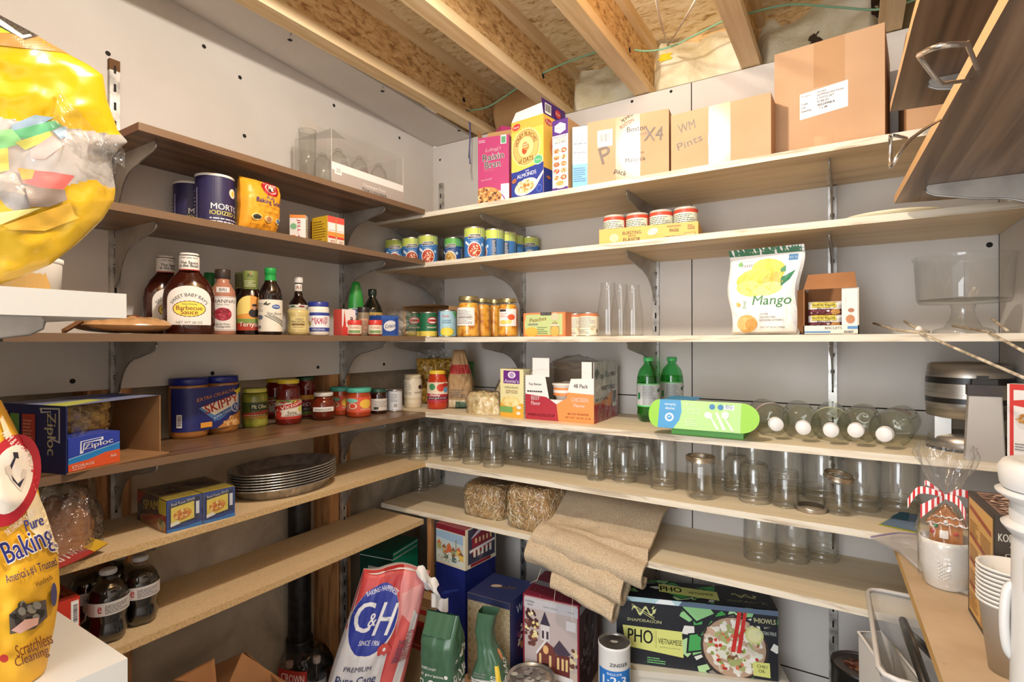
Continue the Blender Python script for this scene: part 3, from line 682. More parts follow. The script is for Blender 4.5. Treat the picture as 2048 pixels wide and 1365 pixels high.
def bri(A):
    A.rect(.02, .02, .98, .98, '#3b3633'); A.rect(.035, .03, .965, .97, '#ece6e2'); A.text('BRIANNAS', .5, .86, w=.84, h=.1, col='#222222', bold=.02); A.text('Home Style', .5, .76, w=.36, col='#444444')
    A.ell(.5, .48, .26, .19, '#a3283c'); A.bits(.5, .48, .22, .16, ['#c24a5c', '#8c1c30', '#b83a4e'], 26, .05); A.text('Blush Wine', .5, .2, w=.36, col='#333333'); A.text('Vinaigrette', .5, .12, w=.4, col='#333333')
bottle('salad_dressing_bottle', 'pinkish dressing bottle with raspberry label and dark cap', 'salad dressing', *sitL(446, .17, 47, 540), 'dress', C('#b57a62', .15, 0, .5), ([(.57, .86), (.6, .87), (.6, .985), (.56, 1), (.0001, 1)], C('#3a2e28', .35)), [(.06, .58, 75, '#ece6e2', bri), (.64, .72, 30, '#ece6e2', lambda A: A.text('BRI', .5, .5, w=.5, col='#333333'))], rot=None)
def zebra(k): pass
P, r, h = sitL(482, .10, 40, 546)
b = bottle('marinade_bottle', 'dark marinade bottle with zebra striped olive neck', 'marinade bottle', P, r, h, 'teri', C('#1c100c', .12, 0, .5), ([(.5, .74), (.52, .75), (.52, .99), (.46, 1), (.0001, 1)], C('#8a8a52', .5)))
k = MB(); A = Art(.06, .23*h)
for i in range(7): A.poly([(0, .05+.13*i), (.5, .12+.13*i), (1, .02+.13*i), (1, .06+.13*i), (.5, .155+.13*i), (0, .09+.13*i)], '#22221a')
A.put(k, cyl(r*.525, .75*h, W=.06)); k.build('neck_wrap', b)
def teri(A):
    A.it.pop(); A.n = 0; A.poly([(.02, .02), (.98, .02), (.98, .6)]+[(.5+.48*math.cos(t), .6+.38*math.sin(t)) for t in np.linspace(0, math.pi, 12)]+[(.02, .6)], '#e9a24a')
    A.poly([(.02, .6)]+[(.5+.48*math.cos(t), .6+.38*math.sin(t)) for t in np.linspace(math.pi, math.pi/2, 7)]+[(.5, .5), (.02, .44)], '#efd97a'); A.rect(.02, .02, .98, .22, '#b8402c'); A.rect(.02, .22, .98, .34, '#7f9c4c')
    A.ell(.62, .5, .17, .12, '#2a201c'); A.ell(.62, .66, .07, .08, '#c99274'); A.ell(.62, .715, .075, .035, '#2c201c'); A.text('Teriyaki', .5, .17, w=.7, col='#f6efe6', bold=.04); A.text('Kc', .82, .78, w=.16, col='#4f6a2a', bold=.02)
P, r, h = sitL(501, .165, 54, 543)
bottle('teriyaki_bottle', 'dark teriyaki bottle with olive sleeve and orange label', 'marinade bottle', P, r, h, 'teri', C('#20100b', .12, 0, .5), ([(.5, .71), (.53, .72), (.53, .985), (.5, 1), (.0001, 1)], C('#7f8b4a', .5), lambda k: (lambda A: (A.text('Kc', .5, .78, w=.3, col='#2d3a1c', bold=.03), A.poly([(.45, .9), (.5, 1), (.55, .9)], '#d8662c'), A.lines(.15, .1, .85, .5, 4, '#dfe0b8'), A.put(k, cyl(r*.53, .73*h, W=.05))))(Art(.05, .25*h))), [(.06, .62, 62, '#e9a24a', teri)], sy=.7)
def soy(A):
    A.lines(.04, .62, .3, .92, 6); A.bars(.05, .06, .26, .2); A.ell(.66, .78, .12, .07, '#3e64a8'); A.text('Great', .66, .79, w=.16, col='#ffffff', bold=.03); A.poly([(.3, .85), (.42, .95), (.4, .86), (.52, .9), (.44, .82)], '#333a2c')
    for i in range(3): A.poly([(.35+.1*i, .5), (.9, .16+.07*i), (.92, .18+.07*i), (.36+.1*i, .525)], '#8a8a80')
    A.text('Soy Sauce', .62, .56, w=.4, col='#555555', shear=.2); A.ell(.2, .45, .1, .07, '#55627a')
bottle('soy_sauce_bottle', 'dark soy sauce bottle with bright green cap and sleeve', 'soy sauce', *sitL(541, .238, 44, 537), 'soy', C('#1b0e0b', .1, 0, .5), ([(.55, .76), (.52, .80), (.46, .88), (.46, .90), (.5, .905), (.5, .985), (.46, 1), (.0001, 1)], C('#1d9a46', .3)), [(.05, .52, 88, '#e9e2d2', soy)])
def a1(A): A.rect(0, .78, 1, .82, '#b3a04a'); A.ell(.3, .88, .1, .06, '#2e6a3c'); A.ell(.62, .88, .1, .06, '#8c2a30')
P, r, h = sitL(597, .15, 38, 555)
b = bottle('steak_sauce_bottle', 'slim steak sauce bottle with white cap behind the mustard', 'steak sauce', P, r, h, 'steak', C('#1e0f0b', .1, 0, .5), ([(.44, .9), (.46, .91), (.46, .99), (.42, 1), (.0001, 1)], C('#e8e4e0', .35)), [(.30, .52, 80, '#e9e4dc', a1)])
k = MB(); A = Art(.03, .12*h); A.rect(0, 0, 1, 1, '#eae4dc', nx=8); A.text('A1', .5, .5, w=.55, col='#8c2a28', bold=.05); A.put(k, cyl(r*.38, .76*h, W=.03)); k.build('neck_label', b)
bottle('mustard_jar', 'squat pale yellow mustard jar in front of the steak sauce', 'mustard jar', *sitL(596.5, .235, 43, 620), [(0, 0), (.80, 0), (.93, .05), (1, .15), (.97, .3), (.90, .5), (.95, .75), (1, .86), (.97, .93), (.88, 1), (.0001, 1)], C('#cdb878', .25, 0, .4), None, [(.2, .72, 40, '#d5c284', lambda A: (A.text('GREY', .6, .8, w=.5, col='#5c4a2a', bold=.02), A.text('POUPON', .5, .6, w=.8, col='#4a3a22', bold=.03), A.rect(.1, .34, .9, .48, '#7a5c34'), A.text('DIJON MUSTARD', .5, .2, w=.6, col='#4a3a22')))])
def mw(A): A.rect(0, .0, 1, .2, '#2f3f94'); A.rect(0, .84, 1, 1, '#2f3f94'); A.text('Miracle', .55, .66, w=.5, col='#b8343c', bold=.03, rot=8, shear=.2); A.text('Whip', .58, .46, w=.42, col='#b8343c', bold=.03, rot=8, shear=.2); A.ell(.2, .42, .08, .14, '#b5a24c'); A.text('ORIGINAL', .5, .1, w=.4, col='#dfe2f2', bold=.02)
bottle('mayonnaise_jar', 'white dressing jar with blue lid right of the mustard', 'mayonnaise jar', *sitL(637, .225, 41, 605), 'squat', C('#ece6da', .25, 0, .4), (capp(.96, .86, 1), C('#27368c', .35)), [(.12, .68, 88, '#eef0f6', mw)])
# plastic bag of brown sugar lying flat
P0 = ptL(165, .22); P1 = ptL(336, .26); W = float(np.linalg.norm((P1-P0)[:2])); H = .15
m = MB(); fr = pillow(m, lambda x, y, o: (x+.012*math.sin(y*40), y-.02, .022+o*(1 if o > 0 else .85)), W, H, .046, noisy('brown_sugar_film', ['#b5895c', '#c79c6e'], nscale=30, rough=.18), wr=.006, ex=.45)
A = Art(W, H); A.rect(.45, .3, .62, .8, '#9a3a28', nx=3); A.rect(.15, .3, .42, .8, '#e9dfd4', nx=4); A.lines(.18, .35, .4, .75, 5); artfine(A, m, fr, 2)
m.grid(lambda u, v: (-.03+.035*u, -.02+H*(.15+.7*v), .006+.026*u+.006*math.sin(v*20)), 4, 16, C('#8a5f3c', .3))
rt = math.atan2(P1[1]-P0[1], P1[0]-P0[0]); tag(m.build('sugar_bag', None, (P0[0], P0[1], z), rt), 'flat clear bag of brown sugar lying left of the barbecue sauce', 'sugar bag')
# small things toward the corner
boxat('vanilla_box', 'small white box with red swirl at the left upright', 'box', ptL(684, .235), ptL(711, .235), z, topz(690, 619, ptL(690, .235), z), .045, {'all': '#ece6e2', 'left': '#d9534a'}, {'front': lambda A: (A.poly([(0, 0), (1, 0), (1, .1), (.3, .35), (.18, 1), (.1, .4), (0, .3)], '#cc3a34'), A.text('B', .72, .62, w=.2, col='#333333', bold=.02), A.text('Bourbon', .6, .5, w=.5, col='#8c2a28'))})
bottle('lemon_juice_bottle', 'tall slanted green squeeze bottle behind the small red box', 'squeeze bottle', *sitL(712, .12, 31, 563), [(0, 0), (.95, 0), (1, .03), (1, .45), (.95, .6), (.92, .68), (.72, .84), (.55, .93), (.42, .98), (.0001, 1)], C('#2c8f3a', .25, 0, .4), None, [(.2, .5, 60, '#e3e0dc', lambda A: (A.ell(.45, .78, .3, .2, '#32508f'), A.text('Great Value', .45, .78, w=.4, col='#ffffff', bold=.03), A.text('Lime', .55, .35, w=.5, col='#333333', bold=.02)))], sy=.7)
bottle('spice_grinder', 'clear spice jar with black cap between the two red lids', 'spice jar', *sitL(727, .19, 24, 615), 'squat', C('#8d7f66', .3, 0, .5), (capp(.98, .74, 1), C('#2a2624', .35)), [(.12, .6, 45, '#c9a086', lambda A: A.lines(.1, .1, .9, .9, 7, '#5a3a2c'))])
for u, lb in ((709, 'small spice jar with red lid by the small white and red box'), (750.5, 'small spice jar with red lid by the blue shortening box')):
    bottle('spice_jar', lb, 'spice jar', *sitL(u, .245, 27, 641), 'squat', C('#a3402f', .3, 0, .4), (capp(1.02, .70, 1), C('#cf3a32', .35)), [(.12, .68, 80, '#e4d8c0', lambda A: (A.text('TONES', .5, .7, w=.5, col='#b8342c', bold=.03), A.rect(.2, .1, .8, .4, '#7a9a5c')))], group='red-lidded spice jars')
bottle('olive_oil_bottle', 'dark olive oil bottle with black green cap near the corner', 'oil bottle', *sitL(745, .13, 39, 579), 'oil', C('#14160e', .1, 0, .5), ([(.37, .86), (.42, .87), (.42, .99), (.38, 1), (.0001, 1)], C('#1b2a20', .4)), [(.04, .5, 80, '#1f5c3a', lambda A: (A.rect(0, .72, 1, 1, '#c9a85c'), A.text('OLIVE OIL', .5, .82, w=.7, col='#4a2a14', bold=.03), A.lines(.1, .1, .9, .6, 6, '#e0dcb8')))])
def crisco(A): A.poly([(.06, .1), (.9, .1), (.9, .86), (.06, .8)], '#2f57ae'); A.ell(.5, .5, .38, .26, '#eef0f4', rot=8); A.text('Crisco', .5, .5, w=.6, col='#2f57ae', bold=.05, rot=8, shear=.2); A.rect(.8, .1, .95, .9, '#27468f')
b = boxat('shortening_box', 'blue shortening sticks box under loose cling film', 'box', ptL(763, .255), ptL(797, .255), z, topz(765, 631, ptL(765, .255), z), .075, {'all': '#2f57ae', 'front': '#3a63b8', 'top': '#5a8ac8', 'left': '#2a4c98'}, {'front': crisco})
Pc = ptL(803, .2); Pc[2] = z
m = MB(); Wc = 62*mpp(Pc); Hc = topz(790, 612, Pc, z); fr = pillow(m, lambda x, y, o: (x-Wc/2, -o, y*.92*(1-.4*max(0, x/Wc-.5))), Wc, Hc, .09, FILMD, wr=.012, ex=.35, fr=7)
tag(m.build('cling_film', None, tuple(Pc), facing(Pc)), 'crumpled clear film wrap beside the blue shortening box', 'plastic wrap')
# ================================================================ back wall, second shelf: soup cans
z = RZ[2]
def prog(lid, blue, soup, roll=0):
    def f(A):
        o = roll
        A.rect(0, .70, 1, 1, lid, nx=24); A.rect(0, 0, 1, .70, blue, nx=24)
        for c in (.5+o,):
            A.poly([(c-.1, .62), (c+.1, .66), (c+.1, .80), (c-.1, .78)], '#f2f0ea'); A.poly([(c-.095, .635), (c+.095, .67), (c+.095, .785), (c-.095, .765)], '#222222'); A.text('PROGRESSO', c, .715, w=.175, h=.075, col='#f5f3ee', bold=.04)
            A.ell(c, .24, .112, .28, '#eee8e0'); A.ell(c, .23, .098, .245, soup[0]); A.bits(c, .23, .085, .2, soup[1:], 34, .016, seed=int(c*90)); A.text('MINESTRONE', c, .54, w=.13, col='#cfe2f2', bold=.03); A.poly([(c-.16, .5), (c-.1, .38), (c-.08, .44), (c-.14, .56)], '#e8eef2')
        A.rect(.69+o-.0, .05, .76+o, .66, '#23304a'); A.lines(.695+o, .08, .755+o, .64, 12, '#c8d2e0')
        A.rect(.2+o, .05, .27+o, .66, '#5a6aa8'); A.ell(.62+o, .42, .02, .06, '#bcd8ee')
    return f
MS = ('#b03a28', '#d8604a', '#e8c48a', '#c44a34', '#f0dcb0'); CH = ('#c99a4a', '#e8cf8a', '#d8b060', '#a8703a')
cans = [(790, 479, 0, 'leftmost soup can in the corner, half hidden'), (824, 476, 0, 'soup can second from the corner, tomato soup picture'), (856.5, 471, 0, 'soup can in front of the brown shelf end'), (908, 476, 2, 'soup can with a bright green band and darker blue label'),
        (949.5, 457, 0, 'tallest looking soup can at the front edge'), (988, 463, 1, 'soup can turned to show its ingredients panel'), (1013, 471, 1, 'narrow slice of a soup can beside the turned one'), (1029, 478, 1, 'soup can second from the right end of the row'), (1060, 484, 0, 'rightmost and farthest soup can of the row')]
Pf = ptR(949.5, .335); rc = 20.5*mpp(Pf); Pf[2] = z; hc = topz(949.5, 458, Pf, z)
for i, (u, v, t, lb) in enumerate(cans):
    d = ray(u, 683); d = d/(d @ _F); P = CAM+d*((z+hc-CAM[2])*FPX/(681-v)); P[2] = z
    yy = {4: -.343, 5: -.270, 6: -.195, 7: -.120, 8: -.052}.get(i)
    if yy: P = hit(u, 683, 'y', yy); P[2] = z
    P[1] = min(P[1], -rc-.012); P[0] = max(P[0], rc+.012)
    fa = prog('#c3d05a', '#3f78b8', MS, {0: 0, 1: -.22, 2: -.07}[t]) if t != 2 else prog('#6cba52', '#2c4f8c', CH, -.07)
    bottle('soup_can', lb, 'soup can', P, rc, hc, 'can', C('#c9c6c0', .3, .9), None, [(.05, .95, 178, '#3f78b8', fa)], group='soup cans on the second back wall shelf', n=32)
# chip cans in their tray
Pa = ptR(1199, .355); Pb = ptR(1397, .31); D = .165
def tray(A):
    A.text('BURSTING', .345, .66, w=.19, h=.2, col='#4a382c', bold=.04); A.text('WITH', .345, .47, w=.08, h=.12, col='#4a382c', bold=.04); A.text('FLAVOR', .345, .26, w=.175, h=.22, col='#4a382c', bold=.05)
    A.ell(.16, .42, .05, .26, '#e5c892'); A.ell(.56, .62, .055, .2, '#d8cbb4', rot=15); A.text('FRAGILE', .77, .6, w=.09, h=.18, col='#4a382c', bold=.03); A.lines(.68, .1, .86, .35, 2, '#6a5038'); A.rect(.87, .2, .97, .4, '#4a382c'); A.rect(.873, .22, .967, .38, '#dcae62'); A.lines(.7, .8, .84, .92, 2, '#6a5038'); A.lines(.9, .6, .97, .9, 3, '#6a5038')
TR = noisy('tray_cardboard', ['#d9a95a', '#e0b468'], nscale=6, rough=.7)
ht = zat(1199, 460, Pa)-z
tr = boxat('snack_tray', 'yellow cardboard snack tray reading bursting with flavor', 'tray', Pa, Pb, z, ht, D, {'all': TR, 'inside': TR}, {'front': tray}, open_top=True)
d = (Pb-Pa)/np.linalg.norm((Pb-Pa)[:2]); nrm = np.array([-d[1], d[0], 0])
for k, (u, v) in enumerate(((1225, 434), (1275, 430), (1322, 424), (1372, 418))):
    P = Pa+d*(.043+(np.linalg.norm((Pb-Pa)[:2])-.086)*k/3)+nrm*.045; P[2] = z+.004
    rcan = .0375; h = zat(u, v, P)-P[2]
    pc = lambda A, k=k: (A.rect(0, .88, 1, 1, '#cf4a34', nx=20), A.rect(.66 if k < 2 else .1, 0, .84 if k < 2 else .16, .9, '#c9432c', nx=4), A.lines(.3, .3, .64, .86, 9, '#5a5a50'), A.ell(.75, .6, .03, .1, '#efe0b0'))
    bottle('chip_can', 'snack chip can %s in the yellow tray' % ['at the left end', 'second from the left', 'third from the left', 'at the right end'][k], 'chip can', P, rcan, h, 'can', C('#ddd4c0', .35), ([(1.0, .95), (1.03, .955), (1.03, .99), (1.0, 1), (.9, 1), (.88, .985), (.0001, .985)], thin('lid_plastic', (.95, .93, .93), .3, .06, 1, .1, 0, .25)), [(.03, .93, 178, '#dfdfc8', pc)], group='snack chip cans in the tray')
# pale platter
m = MB(); Pq = hit(1785, 428, 'z', z); Pq = ptR(1785, .24); rq = 84*mpp(Pq)
m.lathe([(.0001, .004), (rq*.7, .004), (rq*.9, .012), (rq, .019), (rq, .023), (rq*.9, .016), (rq*.7, .008), (.0001, .008)], C('#e3ddc2', .4), 48, sy=.8)
tag(m.build('platter', None, (Pq[0], Pq[1], z)), 'cream oval platter lying on the second back wall shelf', 'platter')
# ================================================================ back wall, top shelf
z = RZ[1]
def rb(A):
    A.rect(0, 0, 1, 1, '#b23a6e'); A.rect(.74, .0, 1, .28, '#f2eef0'); A.ell(.28, -.02, .74, .25, '#f0e8ec'); A.ell(.28, .0, .62, .215, '#9a4a80'); A.ell(.28, .0, .58, .20, '#f0e8ec'); A.ell(.26, .10, .50, .155, '#c98c4c')
    A.bits(.26, .11, .46, .13, ['#d8a05c', '#b0743a', '#8a5228', '#e6bd80', '#4a2c20', '#caa060'], 110, .05, seed=3)
    A.text("Kellogg's", .5, .80, w=.5, h=.075, col='#e8b8c8', bold=.03, rot=6, shear=.15)
    for c, b in (('#f6f2f0', .12), ('#2c2824', .0)):
        A.text('Raisin', .5, .70, w=.68, h=.095, col=c, bold=b, rot=4); A.text('Bran', .48, .585, w=.5, h=.1, col=c, bold=b, rot=4)
    A.text('Two Scoops!', .28, .36, w=.36, col='#f4dce4', bold=.02, rot=8, shear=.2); A.rect(.74, .87, .92, 1, '#e8efe6'); A.rect(.76, .88, .9, .98, '#5a9a72'); A.lines(.22, .48, .55, .52, 2, '#d8748c'); A.lines(.03, .92, .25, .97, 2, '#e8c8d4')
Pa = ptR(957, .375); Pb = ptR(1019, .345); hrb = zat(957, 277, Pa)-z
cb = boxat('cereal_box', 'magenta raisin bran cereal box at the left end of the row', 'cereal box', Pa, Pb, z, hrb, .07, {'all': '#b23a6e', 'front': '#b23a6e', 'top': '#caa77a'}, {'front': rb}, 'cereal boxes')
m = MB(); Wb = float(np.linalg.norm((Pb-Pa)[:2])); m.add([(0, .07, hrb), (Wb, .07, hrb), (Wb*.85, .09, hrb+.055), (.01, .085, hrb+.05)], [(0, 1, 2, 3)], KRAFT); m.build('flap', cb); m = MB(); m.add([(0, 0, hrb), (0, .07, hrb), (-.012, .06, hrb+.045), (-.01, .012, hrb+.04)], [(0, 1, 2, 3)], KRAFT); m.build('flap', cb)
Pc_ = ptR(1018, .26); Pd_ = ptR(1032, .22)
cb = boxat('cereal_box', 'second magenta cereal box, mostly hidden behind the honey one', 'cereal box', ptR(1003, .272), Pd_, z, zat(1018, 250, Pc_)-z, .06, {'all': '#b23a6e'}, {'front': lambda A: A.ell(.5, .3, .9, .12, '#f0e8ec')}, 'cereal boxes')
m = MB(); m.prism([(.03, hrb), (.05, hrb+.05), (.062, hrb+.052), (.09, hrb+.035), (.1, hrb)], -.001, .001, C('#b23a6e')); m.build('flap', cb)
def hb(A):
    A.rect(0, 0, 1, 1, '#f0c65a'); A.rect(0, .86, 1, 1, '#efb24c'); A.ell(.46, .64, .47, .255, '#f4dd92', n=56, jag=-.08); A.ell(.46, .64, .405, .225, '#c9702c'); A.ell(.46, .64, .39, .217, '#f0b46a'); A.ell(.46, .64, .25, .14, '#c9702c'); A.ell(.46, .64, .243, .135, '#f2cf8e')
    A.text('HONEY BUNCHES', .46, .81, w=.86, h=.055, col='#3a2a1c', bold=.04, arc=A.W*.30); A.text('of OATS', .46, .475, w=.46, h=.06, col='#3a2a1c', bold=.04, rot=3)
    A.ell(.42, .60, .08, .05, '#b8502c'); A.ell(.46, .65, .09, .06, '#c98a4a', rot=40); A.rect(.38, .64, .52, .65, '#f2e2c0'); A.rect(.38, .67, .52, .68, '#f2e2c0')
    A.ell(.16, .925, .13, .04, '#c4323a', rot=10); A.text('Post', .16, .925, w=.17, col='#f4e8e0', bold=.05, rot=10)
    A.rect(0, 0, 1, .345, '#2f3f92'); A.poly([(0, .33), (1, .40), (1, .3), (0, .3)], '#2f3f92'); A.ell(.84, .44, .14, .062, '#e8f0e0'); A.ell(.84, .44, .125, .054, '#5cae7c'); A.text('WHOLE', .84, .44, w=.16, col='#eaf4e8', bold=.04)
    A.text('with', .5, .335, w=.12, col='#eef0fa', bold=.04); A.text('ALMONDS', .48, .285, w=.6, h=.05, col='#f4f4fb', bold=.06, rot=4); A.ell(.46, .13, .36, .10, '#efe8dc', rot=12); A.poly([(.76, .17), (1, .30), (1, .26), (.8, .12)], '#d8d4d0'); A.bits(.45, .13, .28, .075, ['#e6c890', '#d0a060', '#f2e4c4', '#b8803f', '#e8d8a8'], 60, .05, seed=8)
    A.ell(.88, .075, .08, .045, '#6a86d0'); A.ell(.88, .075, .07, .038, '#2c3f9c'); A.ell(.1, .23, .08, .03, '#a86844', rot=20)
def hbs(A): A.rect(0, 0, 1, 1, '#efc455'); A.rect(0, 0, 1, .33, '#2f3f92'); A.ell(.45, .92, .35, .04, '#c4323a'); A.text('Post', .45, .92, w=.5, col='#f4e8e0', bold=.05); A.ell(1.0, .62, .5, .15, '#e8945a'); A.text('HO', .85, .62, w=.18, h=.1, col='#3a2a1c', bold=.04, rot=80); A.ell(.4, .22, .2, .02, '#a86844')
Pa = ptR(1024, .368); Pb = ptR(1088, .383); h = zat(1024, 247, Pa)-z; Wb = float(np.linalg.norm((Pb-Pa)[:2]))
cb = boxat('cereal_box', 'tall yellow and blue honey oat cereal box with open flaps', 'cereal box', Pa, Pb, z, h, .075, {'all': '#efc455', 'top': '#e9e3dc', 'left': '#d8ccc0'}, {'front': hb, 'right': hbs}, 'cereal boxes')
m = MB(); m.add([(0, 0, h), (Wb, 0, h), (Wb-.012, .012, h+.048), (.012, .012, h+.04)], [(0, 1, 2, 3)], C('#ebe6e0', .6)); m.build('flap', cb)
m = MB(); mm = C('#4a2a78', .45); m.add([(Wb, 0, h-.004), (Wb, .16, h-.004), (Wb-.004, .15, h+.055), (Wb-.01, .0, h+.062)], [(0, 1, 2, 3)], mm); A = Art(.15, .05); A.bars(.05, .1, .32, .85, vert=True); A.ell(.62, .5, .13, .3, '#c4323a'); A.text('Post', .62, .5, w=.16, col='#f4e8e0', bold=.04); A.put(m, plane((Wb+.001, .0, h), (0, 1, 0), (0, 0, 1), (1, 0, 0))); m.build('flap', cb, label='purple flap with bar code')
def bq(A):
    A.rect(0, .0, 1, 1, '#efeae6'); A.rect(0, .78, 1, 1, '#55307e'); A.poly([(.5, .96), (.85, .92), (.85, .84), (.5, .80), (.15, .84), (.15, .92)], '#f4f2f6'); A.text('Bisquick', .5, .88, w=.6, col='#55307e', bold=.04); A.text('DISCOVER', .5, .755, w=.85, h=.035, col='#3a2f5a', bold=.05); A.text('GREAT', .55, .715, w=.7, h=.035, col='#b09a3a', bold=.06); A.text('RECIPES', .55, .675, w=.7, h=.035, col='#2a2a2a', bold=.06)
    for i in range(10): A.ell(.27+.46*(i % 2), .56-.095*(i//2), .2, .035, ['#c98a5a', '#b8604a', '#d8a878', '#e0b890', '#a86a48'][i % 5]); A.bits(.27+.46*(i % 2), .56-.095*(i//2), .14, .022, ['#e8c8a0', '#8a4a2c', '#d87a5c'], 9, .05, seed=i)
    A.rect(0, 0, 1, .04, '#55307e'); A.ell(.55, .08, .42, .055, '#ecdcc0'); A.ell(.5, .1, .25, .035, '#d8a060')
Pa = ptR(1106, .382); Pb = ptR(1137, .384)
boxat('baking_mix_box', 'slim purple topped baking mix box with recipe pictures', 'baking mix', Pa, Pb, z, zat(1106, 243, Pa)-z, .16, {'all': '#8f7350', 'front': '#efeae6', 'top': '#b39a78', 'right': KRAFT}, {'front': bq})
m = MB()
def nut(A): A.rect(0, .40, 1, 1, '#ecebee'); A.text('Nutrition Facts', .5, .93, w=.8, col='#23364f', bold=.05); A.lines(.06, .45, .94, .88, 14, '#7c8796'); A.rect(.03, .72, .97, .728, '#23364f'); A.rect(.03, .58, .97, .586, '#23364f'); A.lines(.06, .12, .9, .36, 7, '#2e6c9c')
Pa = ptR(1146, .37); Pb = ptR(1176, .355)
boxat('mix_box', 'sky blue box showing its nutrition panel, left of the cartons', 'food box', Pa, Pb, z, zat(1146, 255, Pa)-z, .07, {'all': '#5aa2cf', 'top': '#3c7eb0'}, {'front': nut})
CARD = noisy('carton_board', ['#b38c68', '#ba9470', '#c09b78'], nscale=3, rough=.7)
CARDS = noisy('carton_side', ['#b0835a', '#bc8f64'], nscale=3, rough=.75)
TAPE = C('#b8906a', .22, 0, .6)
def c1(A):
    A.rect(.13, .58, .32, .84, '#efece8'); A.bars(.15, .62, .29, .8, bg='#efece8'); A.rect(.36, 0, .66, 1, TAPE, nx=4); A.text('Boston', .62, .78, w=.24, col='#33302e', bold=.03); A.text('Scientific', .66, .69, w=.2, col='#6a5c50')
    A.text('Malaysia', .6, .3, w=.24, col='#4a3a2e', bold=.02); A.text('USA Malaysia', .6, .4, w=.22, col='#4a3a2e'); A.text('pack', .42, .13, w=.16, col='#2c2a28', bold=.02, rot=-25); A.text('pack', .5, .97, w=.16, h=.08, col='#2c2a28', bold=.02, rot=205); A.text('BOSTON', .5, .88, w=.18, h=.05, col='#b8402c', bold=.03, rot=25)
    A.text('P', .23, .45, w=.14, h=.26, col='#5a4a3c', rot=15); A.text('X4', .82, .66, w=.22, h=.2, col='#4a3c30', rot=-5)
def c2(A): A.text('WM', .17, .74, w=.18, h=.16, col='#4a3c30', rot=10); A.text('Pints', .2, .46, w=.27, h=.13, col='#4a3c30', rot=14); A.rect(.40, 0, .62, 1, TAPE, nx=4)
def c3(A):
    A.rect(.38, .60, .66, 1, TAPE, nx=3); A.rect(.38, .0, .56, .16, TAPE, nx=3); A.poly([(.25, .34), (.69, .37), (.69, .60), (.25, .57)], '#eae7e6')
    for t, x, y, w_ in (('Product', .31, .545, .09), ('FLUID', .455, .555, .08), ('ADMINISTRATION', .53, .53, .24), ('CYSTO-SET', .49, .50, .16), ('0144-03', .465, .47, .1), ('Code', .295, .475, .06), ('Lot', .285, .445, .04), ('00534998-R', .495, .44, .16), ('Quantity', .31, .41, .1), ('1 x 48', .47, .41, .07)): A.text(t, x, y, w=w_, col='#3a3634', bold=.04, rot=2)
Pa = ptR(1176, .385); Pb = ptR(1339, .35)
boxat('carton', 'cardboard carton at the left with marker scrawl and tape', 'carton', Pa, Pb, z, zat(1176, 246, Pa)-z, .26, {'all': CARD, 'right': CARDS, 'left': CARDS}, {'front': c1}, 'cartons on the top back wall shelf', bevel=.001)
Pa = ptR(1343, .38); Pb = ptR(1543, .386)
boxat('carton', 'wide cardboard carton marked WM pints in the middle', 'carton', Pa, Pb, z, zat(1343, 231, Pa)-z, .2, {'all': CARD, 'right': CARDS, 'left': CARDS}, {'front': c2}, 'cartons on the top back wall shelf', bevel=.001)
Pa = ptR(1550, .30); Pb = ptR(1771, .325)
boxat('carton', 'tallest cardboard carton with a white product label', 'carton', Pa, Pb, z, zat(1548, 110, Pa)-z, .28, {'all': CARD, 'right': CARDS, 'left': CARDS}, {'front': c3}, 'cartons on the top back wall shelf', bevel=.001)
Pa = ptR(1814, .35); Pb = ptR(1990, .40)
Pa = hit(1814, 683, 'y', -.33); Pb = hit(1935, 683, 'y', -.33)
boxat('carton', 'cardboard carton at the right end behind the walnut shelf', 'carton', Pa, Pb, z, zat(1814, 66, Pa)-z, .27, {'all': CARD, 'right': CARDS, 'left': CARDS}, {}, 'cartons on the top back wall shelf', bevel=.001)
# ================================================================ left wall, top shelf: clear box of flutes, tumbler
z = LZ[1]
Pa = ptL(664, .25); Pb = ptL(807, .25); W = float(np.linalg.norm((Pb-Pa)[:2])); H = zat(664, 245, Pa)-z; Hr = H
H = zat(735, 288, (Pa+Pb)/2)-z; D = .205; rt = math.atan2(Pb[1]-Pa[1], Pb[0]-Pa[0])
root = empty('flute_box', (Pa[0], Pa[1], z), rt, 'clear plastic box of champagne flutes with a white band', 'box')
m = MB(); m.box(0, W, 0, D, 0, H, ACRY)
keep = [i for i in range(6) if i != 4]; m.f = [m.f[i] for i in keep]; m.m = [m.m[i] for i in keep]; m.sm = [m.sm[i] for i in keep]
m.tube([(0, 0, 0), (0, 0, H)], .0008, C('#e8e4de'), 5); m.tube([(W, 0, 0), (W, 0, H)], .0008, C('#e8e4de'), 5); m.tube([(0, D, 0), (0, D, H)], .0008, C('#e8e4de'), 5)
m.build('case', root)
m = MB(); m.add([(0, D, H), (W, D, H), (W*1.02, D-.02, H+.02), (.02, D-.03, H+.09)], [(0, 1, 2, 3)], ACRY); m.add([(0, 0, H), (0, D, H), (.12, D*.6, H+.03), (.1, .04, H+.0)], [(0, 1, 2, 3)], ACRY); m.build('lid_flap', root)
m = MB(); hb_ = H*.42; A = Art(W, hb_); A.rect(0, .0, 1, .68, '#b9aea6', nx=1); A.rect(0, .68, 1, 1, '#f2eeea', nx=1); A.rect(.035, .52, .12, .86, '#f4f0ec', nx=1); A.text('20', .078, .69, w=.055, col='#8a8078'); A.text('Champagne Flutes', .56, .42, w=.32, col='#f6f2ee'); A.text('Flûtes à champagne', .56, .22, w=.34, col='#f6f2ee', bold=.02)
A.put(m, plane((0, -.001, 0), (1, 0, 0), (0, 0, 1), (0, -1, 0))); m.build('printed_band', root)
